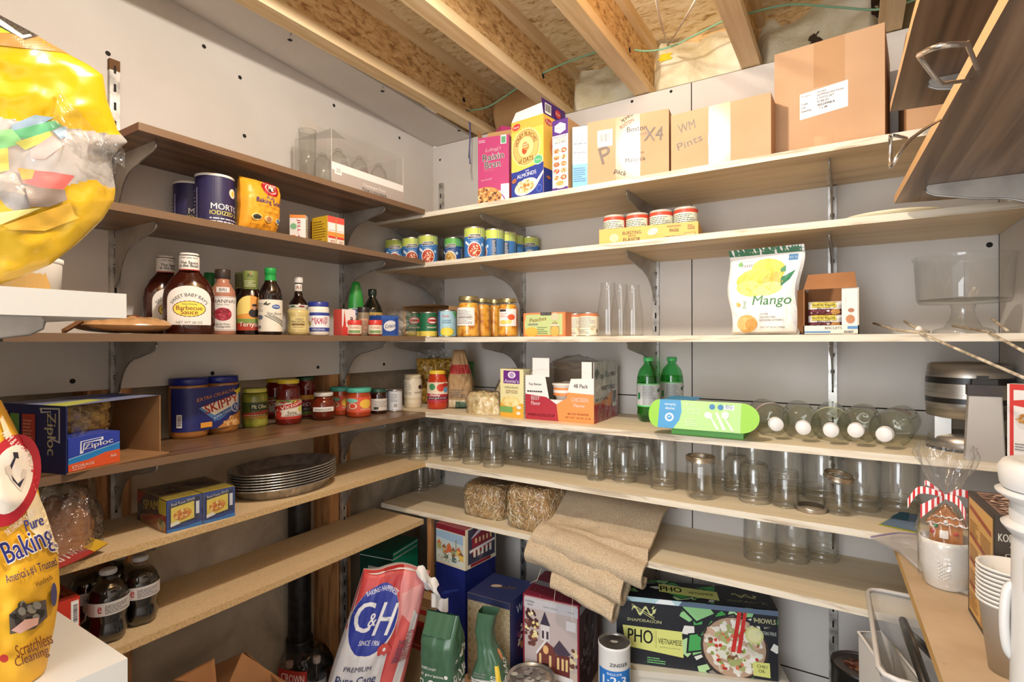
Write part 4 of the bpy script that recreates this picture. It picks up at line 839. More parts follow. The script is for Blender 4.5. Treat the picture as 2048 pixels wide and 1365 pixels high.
for i in range(3):
    for j in range(2):
        xx = W*(.22+.28*i); yy = D*(.28+.42*j)
        g = empty('plastic_flute', tuple(np.array([Pa[0], Pa[1], z])+np.array([math.cos(rt)*xx-math.sin(rt)*yy, math.sin(rt)*xx+math.cos(rt)*yy, .004])), 0, 'clear champagne flute bowl in the clear box, %s row, %s' % (['front', 'back'][j], ['left', 'middle', 'right'][i]), 'champagne flute', 'flutes in the clear box')
        k = MB(); k.lathe([(.018, 0), (.024, .03), (.032, .06), (.034, .09), (.028, .125), (.012, .145), (.0001, .15)], ACRY, 20); k.build('bowl', g)
        k = MB(); k.lathe([(.016, .15), (.008, .156), (.0001, .16)], ACRY, 12); k.build('stem_end', g)
P, r = ptL(616, .15), 17*mpp(ptL(616, .15)); h = zat(622, 262, P)-z
m = MB(); m.lathe([(.0001, .002), (r*.9, .002), (r, h), (r*.96, h), (r*.86, .006), (.0001, .006)], thin('tumbler_glass', (.99, .99, .98), .4, .04, 2.5, dark=.8), 32); m.tube([(r*math.cos(a), r*math.sin(a), h) for a in np.linspace(0, 6.2, 30)], .0009, ACRY, 5, True)
tag(m.build('tumbler', None, (P[0], P[1], z)), 'tall clear plastic tumbler left of the flute box', 'tumbler')
# ================================================================ back wall, third shelf (eye level)
z = RZ[3]
def sitR(u, c, w_, vtop, zz=None):
    P = ptR(u, c); r = w_/2*mpp(P); P[2] = z if zz is None else zz; h = zat(u, vtop, P)-P[2]; return P, r, h
# open cardboard sleeve with tinned pineapple in the corner
for u, c, lb, off in ((829, .30, 'green tinned fruit can at the left in the open cardboard sleeve', 0), (857, .335, 'green and yellow fruit can at the right in the open sleeve', .5)):
    P, r, h = sitR(u, c, 34, 625)
    bottle('fruit_can', lb, 'fruit can', P, r, h, 'can', C('#c9c6c0', .3, .9), None, [(.05, .95, 178, '#1f6a44', lambda A, off=off: (A.rect(0, 0, 1, .22, '#e6cf5a'), A.ell(.5, .68, .10, .16, '#b32c34'), A.ell(.5, .68, .085, .12, '#e8e2d8'), A.rect(.42, .63, .58, .73, '#b32c34'), A.text('PINEAPPLE', .5, .38, w=.2, col='#f0e8c8', bold=.03), A.rect(.62, .1, .72, .9, '#e2ded0'), A.lines(.63, .15, .71, .85, 10)))], rot=facing(P)+off, group='tinned fruit in the cardboard sleeve')
Pa = ptR(801, .20); Pa[2] = z
m = MB(); D_ = .19; x0, x1 = .115, .30
zt = zat(846, 612, np.array([.25, -.30, 0]))-z
m.add([(x0, -.14, zt), (x1, -.14, zt), (x1, -.36, zt+.002), (x0, -.36, zt-.004)], [(0, 1, 2, 3)], KRAFT); m.box(x0, x0+.002, -.34, -.14, 0, zt, KRAFT); m.box(x0, x1, -.142, -.14, 0, zt, KRAFT); m.box(x1-.002, x1, -.25, -.14, 0, zt, KRAFT)
m.box(x0, x1, -.36, -.14, 0, .0015, KRAFT)
tag(m.build('cardboard_sleeve', None, (0, 0, z+.0005)), 'torn brown cardboard sleeve over the tinned fruit in the corner', 'cardboard')
def dole(A): A.rect(0, 0, 1, 1, '#a9cfdc', nx=20); A.text('Dole', .47, .80, w=.12, col='#c8342c', bold=.05); A.text('crushed', .48, .63, w=.15, col='#2f5a8c', bold=.02); A.text('pineapple', .48, .54, w=.16, col='#2f5a8c', bold=.02); A.ell(.49, .16, .14, .2, '#3f9a5a', n=24, jag=-.15); A.ell(.49, .17, .12, .17, '#ecd24a'); A.poly([(.58, .98), (.66, .7), (.7, .98)], '#5fae6a'); A.rect(.3, 0, .36, 1, '#3c6fa8')
bottle('fruit_can', 'pale blue pineapple can just left of the peach jars', 'fruit can', *sitR(895, .33, 36, 621), 'can', C('#c9c6c0', .3, .9), None, [(.05, .95, 178, '#a9cfdc', dole)])
PEACH = noisy('peach_slices', ['#b86a1c', '#e09a2c', '#eeb548'], nscale=42, detail=2, rough=.35, kind='noise', lo=.35, hi=.6)
def pl(A): A.lines(.1, .1, .9, .9, 10, '#6a6058'); A.rect(.1, .45, .9, .47, '#333333')
def pl2(A): A.rect(.02, .84, .4, .98, '#3a2a24'); A.text('PEACHES', .26, .72, w=.4, col='#c86a2c', bold=.03); A.lines(.05, .52, .5, .66, 3, '#c86a2c'); A.ell(.68, .52, .2, .17, '#d9562c'); A.ell(.25, .22, .2, .13, '#eec05a'); A.ell(.55, .25, .15, .12, '#f0cf7a')
jl = [(937, .345, 46, 594, pl, 'peach jar at the left showing its nutrition label', .55), (963.5, .262, 38, 598, None, 'second peach jar from the left, unlabelled side'), (989, .178, 35, 600, None, 'third peach jar from the left, unlabelled side'), (1016, .30, 42, 598, pl2, 'peach jar at the right with a peach picture label', 0)]
for it in jl:
    u, c, w_, v, fa, lb = it[:6]; P, r, h = sitR(u, c, w_, v)
    bottle('peach_jar', lb, 'peach jar', P, r, h, 'jar', GLASS, (capp(.86, .90, 1.0), C('#b5a878', .3, .8)), [(.28, .72, 50, '#ece6e0', fa)] if fa else [], inner=(.84, PEACH), rot=facing(P)-(it[6] if len(it) > 6 else 0)*.6, group='jars of peach slices')
def bowl(A):
    A.poly([(0, .5), (.04, 1), (.97, 1), (1, .5), (.97, 0), (.03, 0)], '#d98652'); A.poly([(.03, .5), (.07, .93), (.93, .93), (.93, .07), (.07, .07)], '#bac98a'); A.text('Peaches', .36, .72, w=.4, h=.16, col='#e8a04c', bold=.04, rot=6, shear=.2); A.rect(.42, .88, .68, 1, '#3a3230'); A.text('KIRKLAND', .55, .94, w=.22, col='#eeeeee', bold=.03)
    A.ell(.2, .2, .16, .2, '#eeb04a'); A.lines(.34, .12, .6, .45, 4, '#6a7a4a'); A.rect(.12, .48, .36, .55, '#8a8c7c'); A.ell(.76, .82, .09, .16, '#c9c0a0'); A.ell(.76, .28, .11, .34, '#a89a6a'); A.ell(.76, .22, .09, .22, '#d9ac58'); A.rect(.67, .45, .86, .5, '#dfe0d0')
Pa = ptR(1047, .32); Pb = ptR(1131, .32)
boxat('fruit_cup_box', 'green and orange peach cup box right of the peach jars', 'food box', Pa, Pb, z, zat(1047, 627, Pa)-z, .09, {'all': '#cf7a48'}, {'front': bowl})
for u, c, w_, v, lb in ((1152, .235, 36, 628, 'rear cream labelled can beside the peach cup box'), (1178, .325, 39, 626, 'front cream labelled can beside the tall glass bottles')):
    bottle('food_can', lb, 'food can', *sitR(u, c, w_, v), 'can', C('#c9c6c0', .3, .9), None, [(.05, .95, 178, '#e8dcc2', lambda A: (A.rect(0, .88, 1, 1, '#cf7a4c', nx=20), A.lines(.30, .35, .62, .85, 9), A.ell(.55, .3, .03, .09, '#c9b890'), A.bars(.62, .08, .68, .3, bg='#e8dcc2'), A.lines(.3, .08, .5, .3, 4)))], group='cream labelled cans')
VASE = [(.0001, .008), (.9, .008), (.98, 0), (1, .03), (1, .28), (.94, .5), (.74, .78), (.66, .88), (.67, .905), (.62, .92), (.68, .94), (.62, .96), (.67, .98), (.67, 1.0), (.62, 1.0)]
for u, c, w_, v, lb in ((1216, .33, 43, 566, 'front left tall empty glass bottle with threaded neck'), (1241, .25, 39, 569, 'middle tall empty glass bottle, behind the other two'), (1266, .32, 40, 571, 'right tall empty glass bottle nearest the upright')):
    P, r, h = sitR(u, c, w_, v); m = MB(); m.lathe([(a*r, b*h) for a, b in VASE], GLASS, 36); m.lathe([(.0001, .012*h), (.88*r, .012*h), (.93*r, .04*h)], GLASS, 36)
    tag(m.build('glass_bottle', None, tuple(P)), lb, 'glass bottle', 'tall glass bottles')
def mango(A):
    A.rect(0, 0, 1, 1, '#ece8e2', nx=1); A.rect(0, .92, 1, 1, '#2f6f4a'); A.text('PREMIUM QUALITY', .5, .955, w=.56, h=.035, col='#dfe0a8', bold=.03)
    A.poly([(.12, .83), (.17, .86), (.2, .81), (.15, .79)], '#6aa84a'); A.text('PARADISE', .25, .85, w=.14, col='#c84a3a', bold=.01); A.text('GREEN', .26, .80, w=.17, h=.035, col='#2c2c2c', bold=.02); A.rect(.8, .83, .92, .9, '#3f7aa8'); A.text('NON GMO', .86, .865, w=.1, col='#eaf2ea')
    A.ell(.56, .74, .24, .125, '#eec23a', rot=-20); A.ell(.46, .62, .31, .145, '#efbf3c', rot=-5); A.ell(.66, .62, .14, .09, '#e8a93a', rot=-20); A.ell(.36, .53, .2, .09, '#f2dc6a', rot=-15); A.ell(.6, .52, .2, .075, '#f4e184', rot=10)
    A.poly([(.72, .74), (.78, .78), (.80, .71), (.74, .70)], '#3c8a5a'); A.poly([(.76, .64), (.92, .72), (.88, .62), (.78, .54)], '#1f7a52')
    A.text('Mango', .65, .375, w=.52, h=.14, col='#2f7a3c', bold=.0, shear=.3); A.text('Dried', .26, .345, w=.12, h=.035, col='#4a8a4c', rot=80); A.ell(.17, .35, .045, .038, '#c9a84a', n=10, jag=-.45)
    A.ell(.27, .13, .15, .1, '#d9a860'); A.ell(.22, .13, .11, .075, '#e3ba78', rot=20); A.ell(.33, .12, .09, .06, '#cf9c54', rot=-20)
    for i, t in enumerate(('• FAT FREE', '• DELICIOUSLY SWEET', '• GOOD SOURCE OF VITAMIN C')): A.text(t, .52+.05*i*.9, .235-.035*i, w=.12+.12*i, h=.018, col='#333333', bold=.01)
    A.text('NET WT 35.3oz (1000g)', .64, .085, w=.34, h=.022, col='#333333'); A.rect(.46, .06, .462, .3, '#888888')
Pa = ptR(1463, .30); Pb = ptR(1598, .315); W = float(np.linalg.norm((Pb-Pa)[:2])); H = zat(1450, 502, Pa)-z
m = MB()
def mf(x, y, o):
    t = y/H; s = 1+.12*t+.0*math.sin(t*3); wob = .006*math.sin(t*9)
    return ((x-W/2)*s+W/2+wob, -o-.004*math.sin(t*6), y)
def mfl(x, y, o): return mf(x, y, o*min(1, (1-y/H)*1.25))
fr = pillow(m, mfl, W, H, .09, C('#ece8e2', .35), wr=.004, ex=.32); A = Art(W, H); mango(A); artfine(A, m, fr, 1.5)
tag(m.build('dried_fruit_bag', None, (Pa[0], Pa[1], z), math.atan2(Pb[1]-Pa[1], Pb[0]-Pa[0])), 'white stand-up bag of dried mango with green top strip', 'food bag')
# biscuit carton, open at the front
Pa = ptR(1607, .34); Pb = ptR(1718, .34); W = Pb[0]-Pa[0]; Hf = zat(1607, 580, Pa)-z; D = .16
root = empty('biscuit_box', (Pa[0], Pa[1], z), 0, 'open brown biscuit carton beside the mango bag', 'food box')
m = MB(); BR = noisy('inner_carton', ['#8a5a34', '#a87448'], nscale=5, rough=.75)
m.box(0, .0025, 0, D, 0, Hf, BR); m.box(0, W, D-.0025, D, 0, Hf, BR); m.box(W-.0025, W, 0, D, 0, Hf, C('#d8cdb8')); m.box(0, W, 0, D, 0, .002, BR); m.box(0, W, .0, .0025, 0, Hf*.2, C('#e3dccb')); m.box(W*.70, W-.003, .004, .006, 0, Hf, C('#e6e0d6'))
A = Art(W, Hf*.2); A.text('BISCUITS', .55, .72, w=.3, col='#4a3a4a', bold=.03); A.rect(.02, .2, .5, .38, '#4a82b8'); A.bars(.72, .05, .92, .45, bg='#e3dccb'); A.rect(.8, .6, .98, .9, '#4a82b8'); A.put(m, plane((0, 0, 0), (1, 0, 0), (0, 0, 1), (0, -1, 0)))
A = Art(W*.28, Hf); A.ell(.55, .52, .2, .045, '#a5663c'); A.ell(.5, .33, .3, .1, '#b8763f', n=20, jag=-.12); A.rect(.2, .55, .22, .8, '#c8c0b8'); A.put(m, plane((W*.71, .003, 0), (1, 0, 0), (0, 0, 1), (0, -1, 0)))
m.build('carton_body', root)
m = MB(); m.add([(0, D, Hf), (W*.97, D, Hf), (W*.95, D+.0, Hf+.05), (.02, D, Hf+.045)], [(0, 1, 2, 3)], BR); m.build('flap', root); m = MB(); m.add([(0, .0, Hf), (W*.97, .0, Hf), (W*.93, .03, Hf+.047), (.01, .03, Hf+.045)], [(0, 1, 2, 3)], BR); m.build('flap', root); m = MB(); m.add([(0, 0, 0), (0, 0, Hf), (-.014, -.02, Hf*.98), (-.014, -.02, .02)], [(0, 1, 2, 3)], BR); m.build('flap', root)
for i, zz in enumerate((.055, .018)):
    m = MB(); w2, h2 = W*.62, .04; fr = pillow(m, lambda x, y, o: (x, -o, y), w2, h2, .03, C('#ece4dc', .3), 14, 8, wr=.003, ex=.4)
    A = Art(w2, h2); A.rect(0, 0, 1, .45, '#6a2c34'); A.rect(.1, .55, .85, .95, '#c9b84a'); A.text('NATURE VALLEY', .47, .74, w=.66, col='#2f3a20', bold=.05); A.text('BISCUITS', .47, .48, w=.4, col='#4a2a24', bold=.03); A.ell(.82, .25, .14, .2, '#cf9a58'); artfine(A, m, fr, 1)
    tag(m.build('biscuit_packet', None, (Pa[0]+W*.08, Pa[1]+.035, z+zz)), ['upper biscuit packet inside the open carton', 'lower biscuit packet inside the open carton'][i], 'biscuit packet', 'biscuit packets')
# trifle bowl
P = ptR(1926, .235); r = 82*mpp(P); zt = zat(1926, 513, P)-z; zb = zat(1926, 604, P)-z
m = MB(); m.lathe([(r, zt), (r*1.01, zt-.002), (r*.965, zt-.01), (r*.92, zb+.01), (r*.90, zb+.002), (r*.86, zb-.004), (r*.25, zb-.006), (r*.22, zb-.02), (r*.24, zb*.55), (r*.36, zb*.22), (r*.56, .012), (r*.6, .006), (r*.6, 0)], GLASS, 56)
m.lathe([(r*.89, zb+.006), (r*.5, zb+.003), (.0001, zb+.003)], thin('thick_glass', (.55, .56, .52), .5, .12, 1.2), 56)
tag(m.build('trifle_bowl', None, (P[0], P[1], z)), 'large clear footed trifle bowl at the right end of the shelf', 'glass bowl')
# ================================================================ back wall, fourth shelf: dry food, bottles
z = RZ[4]
zL4 = LZ[4]
def white_jar(u, v, w_, vt, lb, zz=z):
    P, r = stand(u, v, w_, zz); h = zat(u, vt, P)-zz
    return bottle('parmesan_jar', lb, 'cheese jar', P, r, h, [(0, 0), (.9, 0), (1, .04), (1, .22), (.95, .25), (1, .28), (1, .84), (.9, .88), (.88, .9)], C('#dacbb0', .35), ([(.9, .88), (.93, .89), (.93, 1), (.0001, 1)], C('#d9cba9', .4)), [(.30, .84, 80, '#e0d5bd', lambda A: (A.lines(.1, .2, .45, .9, 8), A.ell(.82, .6, .1, .12, '#4a3428'), A.text('RANCH', .72, .3, w=.3, col='#5a3428', bold=.02)))])
white_jar(826, 817, 35, 749, 'front cream plastic jar beside the red sauce jar'); white_jar(798, 800, 33, 750, 'rear cream plastic jar under the torn pasta bag')
def prego(A): A.rect(0, 0, 1, .5, '#b02f3c'); A.rect(0, .5, 1, 1, '#e2d0b0'); A.poly([(0, .46), (1, .40), (1, .56), (0, .5)], '#ecdcc8'); A.rect(0, .16, 1, .28, '#4a1f3a'); A.text('chunky', .4, .36, w=.4, col='#f6ece4', bold=.04); A.text('tomato garlic & onion', .5, .22, w=.7, col='#f0e4e4', bold=.02); A.circ(.3, .78, .12, '#4a8a5c'); A.circ(.62, .74, .14, '#cf4030'); A.circ(.82, .62, .1, '#5a9ac8'); A.ell(.8, .86, .14, .1, '#a83028')
P, r = stand(875, 820, 41, z)
bottle('pasta_sauce_jar', 'tall red pasta sauce jar with yellow lid at the shelf corner', 'sauce jar', P, r, zat(875, 741, P)-z, 'jar', C('#b8381c', .12, 0, .5), (capp(.82, .91, 1), C('#e3bf3a', .35)), [(.18, .70, 75, '#e2d0b0', prego)])
# pasta bags in the corner
m = MB(); P = np.array([.115, -.12, z]); fr = pillow(m, lambda x, y, o: (x-.09, -o, y), .18, .215, .09, noisy('dry_pasta', ['#7a5a20', '#b88c38', '#d9b25a'], nscale=75, detail=2, rough=.3), wr=.012, ex=.35)
m.grid(lambda u, v: (-.09+.18*u, .004*math.sin(u*25), .205+.05*v), 14, 3, FILMD)
tag(m.build('pasta_bag', None, tuple(P), facing(P)), 'clear bag of dark golden pasta standing in the corner', 'pasta bag')
m = MB(); P = np.array([.262, -.075, z]); fr = pillow(m, lambda x, y, o: (x-.035, -o, y), .07, .20, .05, C('#3f7f3c', .35), wr=.006, ex=.3); A = Art(.07, .2); A.rect(0, 0, 1, .55, '#a8a070'); A.bits(.5, .28, .45, .25, ['#c9bc7c', '#5f6f3a', '#8c8450'], 40, .07); A.text('RO', .6, .72, w=.6, col='#2a3a20', bold=.05); artfine(A, m, fr)
tag(m.build('lentil_bag', None, tuple(P), facing(P)), 'green food bag between the cream jar and the red sauce jar', 'food bag')
# brown paper bag
P, r = stand(921, 812, 46, z); P[1] = -.20; P = hit(921, 683, 'y', -.20); P[2] = z; h = zat(912, 700, P)-z; W = 50*mpp(P)
m = MB()
def pb(x, y, o):
    t = y/h; s = 1-.55*max(0, t-.5)/.5
    return ((x-W/2)*s-.018*max(0, t-.6), -o*1.3+.0, y)
PAP = noisy('brown_paper', ['#a8845a', '#bd9a6e'], nscale=10, rough=.7); fr = pillow(m, pb, W, h, .09, PAP, wr=.006, ex=.3)
A = Art(W, h); A.rect(0, .60, 1, .75, '#b83a34', nx=6); A.rect(0, .0, 1, .16, '#d8c8a8'); A.rect(.3, .0, .75, .13, '#55705f'); A.lines(.1, .2, .7, .36, 4); artfine(A, m, fr, 1.5)
tag(m.build('paper_bag', None, tuple(P), facing(P)), 'brown paper bag with a red band and rolled top', 'paper bag')
# crinkled noodle bag
NOOD = noisy('noodle_mass', ['#c9a668', '#e0c890', '#efdfb8'], nscale=60, detail=4, rough=.4, bump=.5)
for k, (u, v, w_, hh, lb) in enumerate(((960, 830, 80, .088, 'left clear crinkled bag of dry noodles'), (992, 828, 62, .125, 'right clear crinkled bag of dry noodles behind the boxed shells'))):
    Q = hit(u, v, 'z', z); W = w_*mpp(Q); P = Q+np.array([-.012*(1-k), .045+.05*k, 0]); P[2] = z
    def nb(u_, v_, k=k, W=W, hh=hh, e=0):
        th = u_*2*math.pi; ph = v_*math.pi/2; p = Vector((math.cos(th)*2.2, math.sin(th)*2.2, ph*2+k*5)); n = 1+.16*mnoise.noise(p*1.2)+.07*mnoise.noise(p*4)
        rr = (math.cos(ph)**.55)*n+e; return (W/2*rr*math.cos(th), .05*rr*math.sin(th), max(.001, hh*(math.sin(ph)**.8)*n+e*.05))
    root = empty('noodle_bag', tuple(P), .1, lb, 'noodle bag')
    m = MB(); m.grid(lambda a, b: nb(a, b), 40, 12, NOOD); m.build('noodles', root)
    m = MB(); m.grid(lambda a, b: nb(a, b, e=.06), 56, 18, FILMD); m.build('film', root)
# mac and cheese box
def ann(A):
    A.rect(0, 0, 1, 1, '#e8dfa8'); A.rect(.14, .70, .84, .97, '#6f2f86'); A.ell(.5, .88, .17, .07, '#e8e0ea'); A.ell(.5, .88, .1, .05, '#b89ac4'); A.text("Annie's", .49, .755, w=.62, h=.075, col='#f4f0f4', bold=.04)
    A.text('ORGANIC', .5, .62, w=.62, h=.04, col='#4a5a34', bold=.03); A.text('Shells & Real', .5, .555, w=.5, col='#9a5a34', bold=.02); A.text('Aged Cheddar', .5, .51, w=.54, col='#9a5a34', bold=.02); A.rect(0, 0, 1, .3, '#e5ab3c'); A.ell(.46, .33, .42, .11, '#e9d48c'); A.bits(.42, .33, .3, .08, ['#f0dc98', '#e6c468', '#f4e6b0'], 26, .09, seed=2); A.rect(0, .10, .55, .22, '#7aa65c'); A.ell(.82, .22, .1, .035, '#dfe6d8'); A.ell(.8, .1, .09, .035, '#e8e0d0')
Pa = hit(1001, 833, 'z', z); Pb = hit(1047, 838, 'z', z)
boxat('macaroni_box', 'upright yellow and purple shells and cheese box', 'food box', Pa, Pb, z, zat(1001, 738, Pa)-z, .045, {'all': '#d8cf9c', 'right': '#cfc8a4'}, {'front': ann, 'right': lambda A: A.lines(.1, .1, .9, .9, 14)}, 'shells and cheese boxes')
d = (Pb-Pa)/np.linalg.norm(Pb-Pa); nn = np.array([-d[1], d[0], 0])
boxat('macaroni_box', 'second shells and cheese box, directly behind the first', 'food box', Pa+nn*.048-d*.003, Pb+nn*.048-d*.003, z, zat(1001, 738, Pa)-z, .03, {'all': '#d8cf9c', 'right': '#d6cfb4'}, {}, 'shells and cheese boxes')
# noodle soup tray
Pa = hit(1051, 838, 'z', z); Pb = hit(1188, 849, 'z', z); Wt = float(np.linalg.norm(Pb-Pa)); rt = math.atan2(Pb[1]-Pa[1], Pb[0]-Pa[0])
Ht = zat(1188, 732, Pb)-z; D = .25
root = empty('noodle_soup_carton', (Pa[0], Pa[1], z), rt, 'opened variety carton of noodle soup, beef red and chicken orange', 'food box')
m = MB(); wi = C('#e6e1da', .5); RD = '#ad2f3c'; OR = '#eb9350'
m.box(0, Wt, 0, D, 0, .0015, wi)
def tf(A):
    A.poly([(0, 0), (.55, 0), (.55, .34), (.36, .38), (.30, .82), (0, .80)], '#ece6e0'); A.poly([(0, 0), (.5, 0), (.47, .3), (.32, .42), (0, .46)], RD)
    A.poly([(.5, 0), (1, 0), (1, .78), (.68, .76), (.62, .42), (.47, .3)], OR); A.poly([(.68, .76), (1, .78), (1, .50), (.63, .52)], '#ece6e0')
    A.text('BEEF', .155, .395, w=.13, h=.075, col='#f4eaea', bold=.03); A.text('Flavor', .16, .30, w=.14, h=.07, col='#f4eaea', bold=.03); A.text('RAMEN NOODLE SOUP', .24, .09, w=.4, h=.05, col='#6c1420', bold=.03)
    A.text('CHICKEN', .8, .40, w=.24, h=.075, col='#f6efe8', bold=.03); A.text('Flavor', .8, .30, w=.16, h=.06, col='#f6efe8', bold=.03); A.text('48 Pack', .82, .64, w=.2, h=.07, col='#3a3432', bold=.03); A.text('48-3 OZ. PACKAGES', .78, .15, w=.3, h=.035, col='#8a4a20', bold=.02); A.text('NET WT. 144 OZ. (9 LB)', .78, .08, w=.36, h=.035, col='#8a4a20', bold=.02); A.lines(.03, .5, .27, .56, 1, '#333333'); A.text('Top Ramen', .15, .64, w=.2, col='#444444', bold=.02)
A = Art(Wt, Ht); tf(A); A.put(m, plane((0, 0, 0), (1, 0, 0), (0, 0, 1), (0, -1, 0)), base=0)
m.add([(0, .002, 0), (Wt, .002, 0), (Wt, .002, Ht*.78), (Wt*.68, .002, Ht*.76), (Wt*.62, .002, Ht*.38), (Wt*.36, .002, Ht*.38), (Wt*.30, .002, Ht*.8), (0, .002, Ht*.8)], [(0, 1, 2, 3, 4, 5, 6, 7)], wi)
m.box(.03, .1, .001, .003, Ht*.78, Ht*1.12, wi); m.box(Wt*.83, Wt*.97, .001, .003, Ht*.76, Ht*1.06, wi)
A = Art(D, Ht*1.06)
A.rect(0, 0, 1, 1, '#d9d6d0'); A.poly([(0, 0), (1, 0), (1, .48), (.75, .5), (.45, .38), (.2, .32), (0, .34)], OR); A.poly([(0, 0), (1, 0), (1, .3), (.6, .22), (.3, .3), (0, .30)], RD); A.text('Top Ramen', .52, .76, w=.8, h=.14, col='#4a4a48', bold=.03, rot=2); A.text('VARIETY PACK', .57, .55, w=.58, h=.075, col='#3f3f3e', bold=.03); A.text('Packs of Noodles', .3, .38, w=.5, h=.06, col='#3a3a3a', bold=.02); A.bars(.74, .2, .94, .5); A.ell(.1, .8, .08, .08, '#6a6a68')
A.put(m, plane((Wt, 0, 0), (0, 1, 0), (0, 0, 1), (1, 0, 0))); m.box(Wt-.002, Wt, 0, D, 0, Ht*1.06, C('#d9d6d0', .5)); m.box(0, .002, .05, D, 0, Ht*.9, wi); m.box(0, Wt, D-.002, D, 0, Ht*1.0, C('#8d7a66', .6))
m.build('carton_body', root)
m = MB(); m.grid(lambda u, v: (Wt*u, -.004+D*v*.9, Ht*(.86+.28*math.sin(u*3.1)*(.4+v)*(.6+.4*math.sin(v*3)))+.012*mnoise.noise((u*8, v*7, 2))), 34, 22, FILM)
m.grid(lambda u, v: (Wt+.002+.006*mnoise.noise((u*6, v*6, 7)), D*u, Ht*1.06*v), 12, 12, FILM); m.build('torn_film', root)
c_, s_ = math.cos(rt), math.sin(rt)
def inb(x, y, zz): return (Pa[0]+c_*x-s_*y, Pa[1]+s_*x+c_*y, z+zz)
for k, (x, y, zz, lb) in enumerate(((Wt*.5, .05, .0025, 'lowest noodle soup cup in front of the open carton cut-out'), (Wt*.5, .055, .072, 'noodle soup cup stacked on top in the open carton'), (Wt*.48, .16, .072, 'orange topped noodle soup cup at the back of the open carton'))):
    m = MB(); m.lathe([(.0001, 0), (.03, 0), (.044, .055), (.047, .06), (.047, .064), (.0001, .064)], C('#e9ded2', .4), 28); A = Art(.12, .03); A.rect(0, 0, 1, 1, '#e88a44', nx=10); A.rect(0, .35, 1, .7, '#efe6dc', nx=10); A.put(m, cyl(.042, .02, W=.12)); tag(m.build('noodle_cup', None, inb(x, y, zz), rt), lb, 'noodle cup', 'noodle soup cups')
# green soda bottles
SODA = C('#0f7a38', .1, 0, .4)
for u, v, w_, vt, lb in ((1297, 846, 45, 715, 'left green plastic soda bottle'), (1339, 840, 45, 715, 'right green plastic soda bottle, behind the cutlery box')):
    P, r = stand(u, v, w_, z)
    if u > 1300: P = P+np.array([.0, .035, 0])
    h = zat(u, vt, P)-z
    bottle('soda_bottle', lb, 'soda bottle', P, r, h, 'soda', PETG, ([(.43, .94), (.44, .95), (.44, .995), (.4, 1), (.0001, 1)], C('#4fc06a', .35)), [(.24, .60, 179, '#c9cac8', lambda A: (A.rect(0, .95, 1, 1, '#62c46a', nx=20), A.rect(0, 0, 1, .06, '#62c46a', nx=20), A.lines(.42, .1, .62, .92, 16, '#6a6f70'), A.poly([(.34, .3), (.38, .32), (.38, .6), (.34, .58)], '#1f8a4c'), A.poly([(.62, .7), (.7, .86), (.66, .6)], '#2a5a40'), A.bars(.64, .1, .7, .3)))], pet=True, inner=(.70, thin('green_soda', (.35, .85, .45), .25, .03)), group='green soda bottles')
# cutlery box, propped on its tray
Pa = hit(1343, 868, 'z', z)+np.array([0, .0, 0]); Pb = hit(1487, 880, 'z', z); Wc = float(np.linalg.norm(Pb-Pa)); rt = math.atan2(Pb[1]-Pa[1], Pb[0]-Pa[0])
Hc = .078
root = empty('cutlery_box', (Pa[0], Pa[1], z), rt, 'lime green and blue clear cutlery box with rounded end flaps', 'cutlery box')
GR = C('#a6cf84', .4); GD = C('#4f9f3c', .45); LG = C('#8cc63f', .4)
m = MB(); m.box(0, Wc, .0, .15, 0, Hc*.9, [C('#57a83a', .45), GD, GD, GD, GR, GD]); m.build('tray', root)
def cut(A):
    A.rect(0, 0, 1, 1, '#a9d58a'); A.poly([(0, 0), (.2, 0), (.27, .3), (.29, .6), (.27, 1), (0, 1)], '#3f93c8'); A.text('simply', .14, .83, w=.15, h=.1, col='#eef6fa', bold=.04); A.text('done', .14, .70, w=.12, h=.1, col='#eef6fa', bold=.04); A.circ(.14, .38, .055, '#f2f6f8'); A.circ(.14, .38, .035, '#3f93c8'); A.text('✓', .14, .40, w=.04, col='#ffffff')
    for i, t in enumerate(('clear', 'assorted', 'cutlery')): A.text(t, .385+.02*i, .86-.15*i, w=.14+.07*(i == 1)+.04*(i == 2), h=.1, col='#e9f4e0', bold=.03)
    A.circ(.66, .82, .035, '#2f7ab0'); A.circ(.76, .82, .035, '#2f7ab0'); A.rect(.8, .74, .92, .9, '#e8ecf0'); A.text('BIG', .86, .86, w=.08, col='#3f6f98', bold=.03); A.text('PACK', .86, .78, w=.07, col='#3f6f98', bold=.02); A.lines(.34, .12, .5, .4, 4, '#d4ecc0')
    W_ = '#dfeed6'
    A.ell(.62, .52, .05, .11, W_, rot=-25); A.poly([(.64, .45), (.66, .47), (.76, .06), (.73, .04)], W_); A.poly([(.70, .62), (.73, .64), (.84, .05), (.80, .05)], W_); A.ell(.82, .56, .045, .13, W_, rot=15); A.poly([(.81, .45), (.83, .45), (.93, .05), (.90, .04)], W_)
x0, x1 = -.032, Wc*.985; dz = Hc*.32; ty = -.045
p0 = np.array([x0, ty, dz]); ex_ = np.array([1, 0, 0]); ez_ = np.array([0, .35, 1]); ez_ = ez_/np.linalg.norm(ez_); nm = np.cross(ex_, ez_); Wf = x1-x0; Hfz = Hc*1.15
m = MB(); f = plane(p0, ex_, ez_, nm); A = Art(Wf, Hfz); cut(A); A.put(m, f)
m.add([f(0, 0, -.001), f(Wf, 0, -.001), f(Wf, Hfz, -.001), f(0, Hfz, -.001)], [(0, 1, 2, 3)], GR)
q0, q1 = f(0, Hfz, 0), f(Wf, Hfz, 0); m.add([q0, q1, (q1[0]-.01, .15, Hc), (q0[0]+.02, .15, Hc*1.0)], [(0, 1, 2, 3)], GR); 
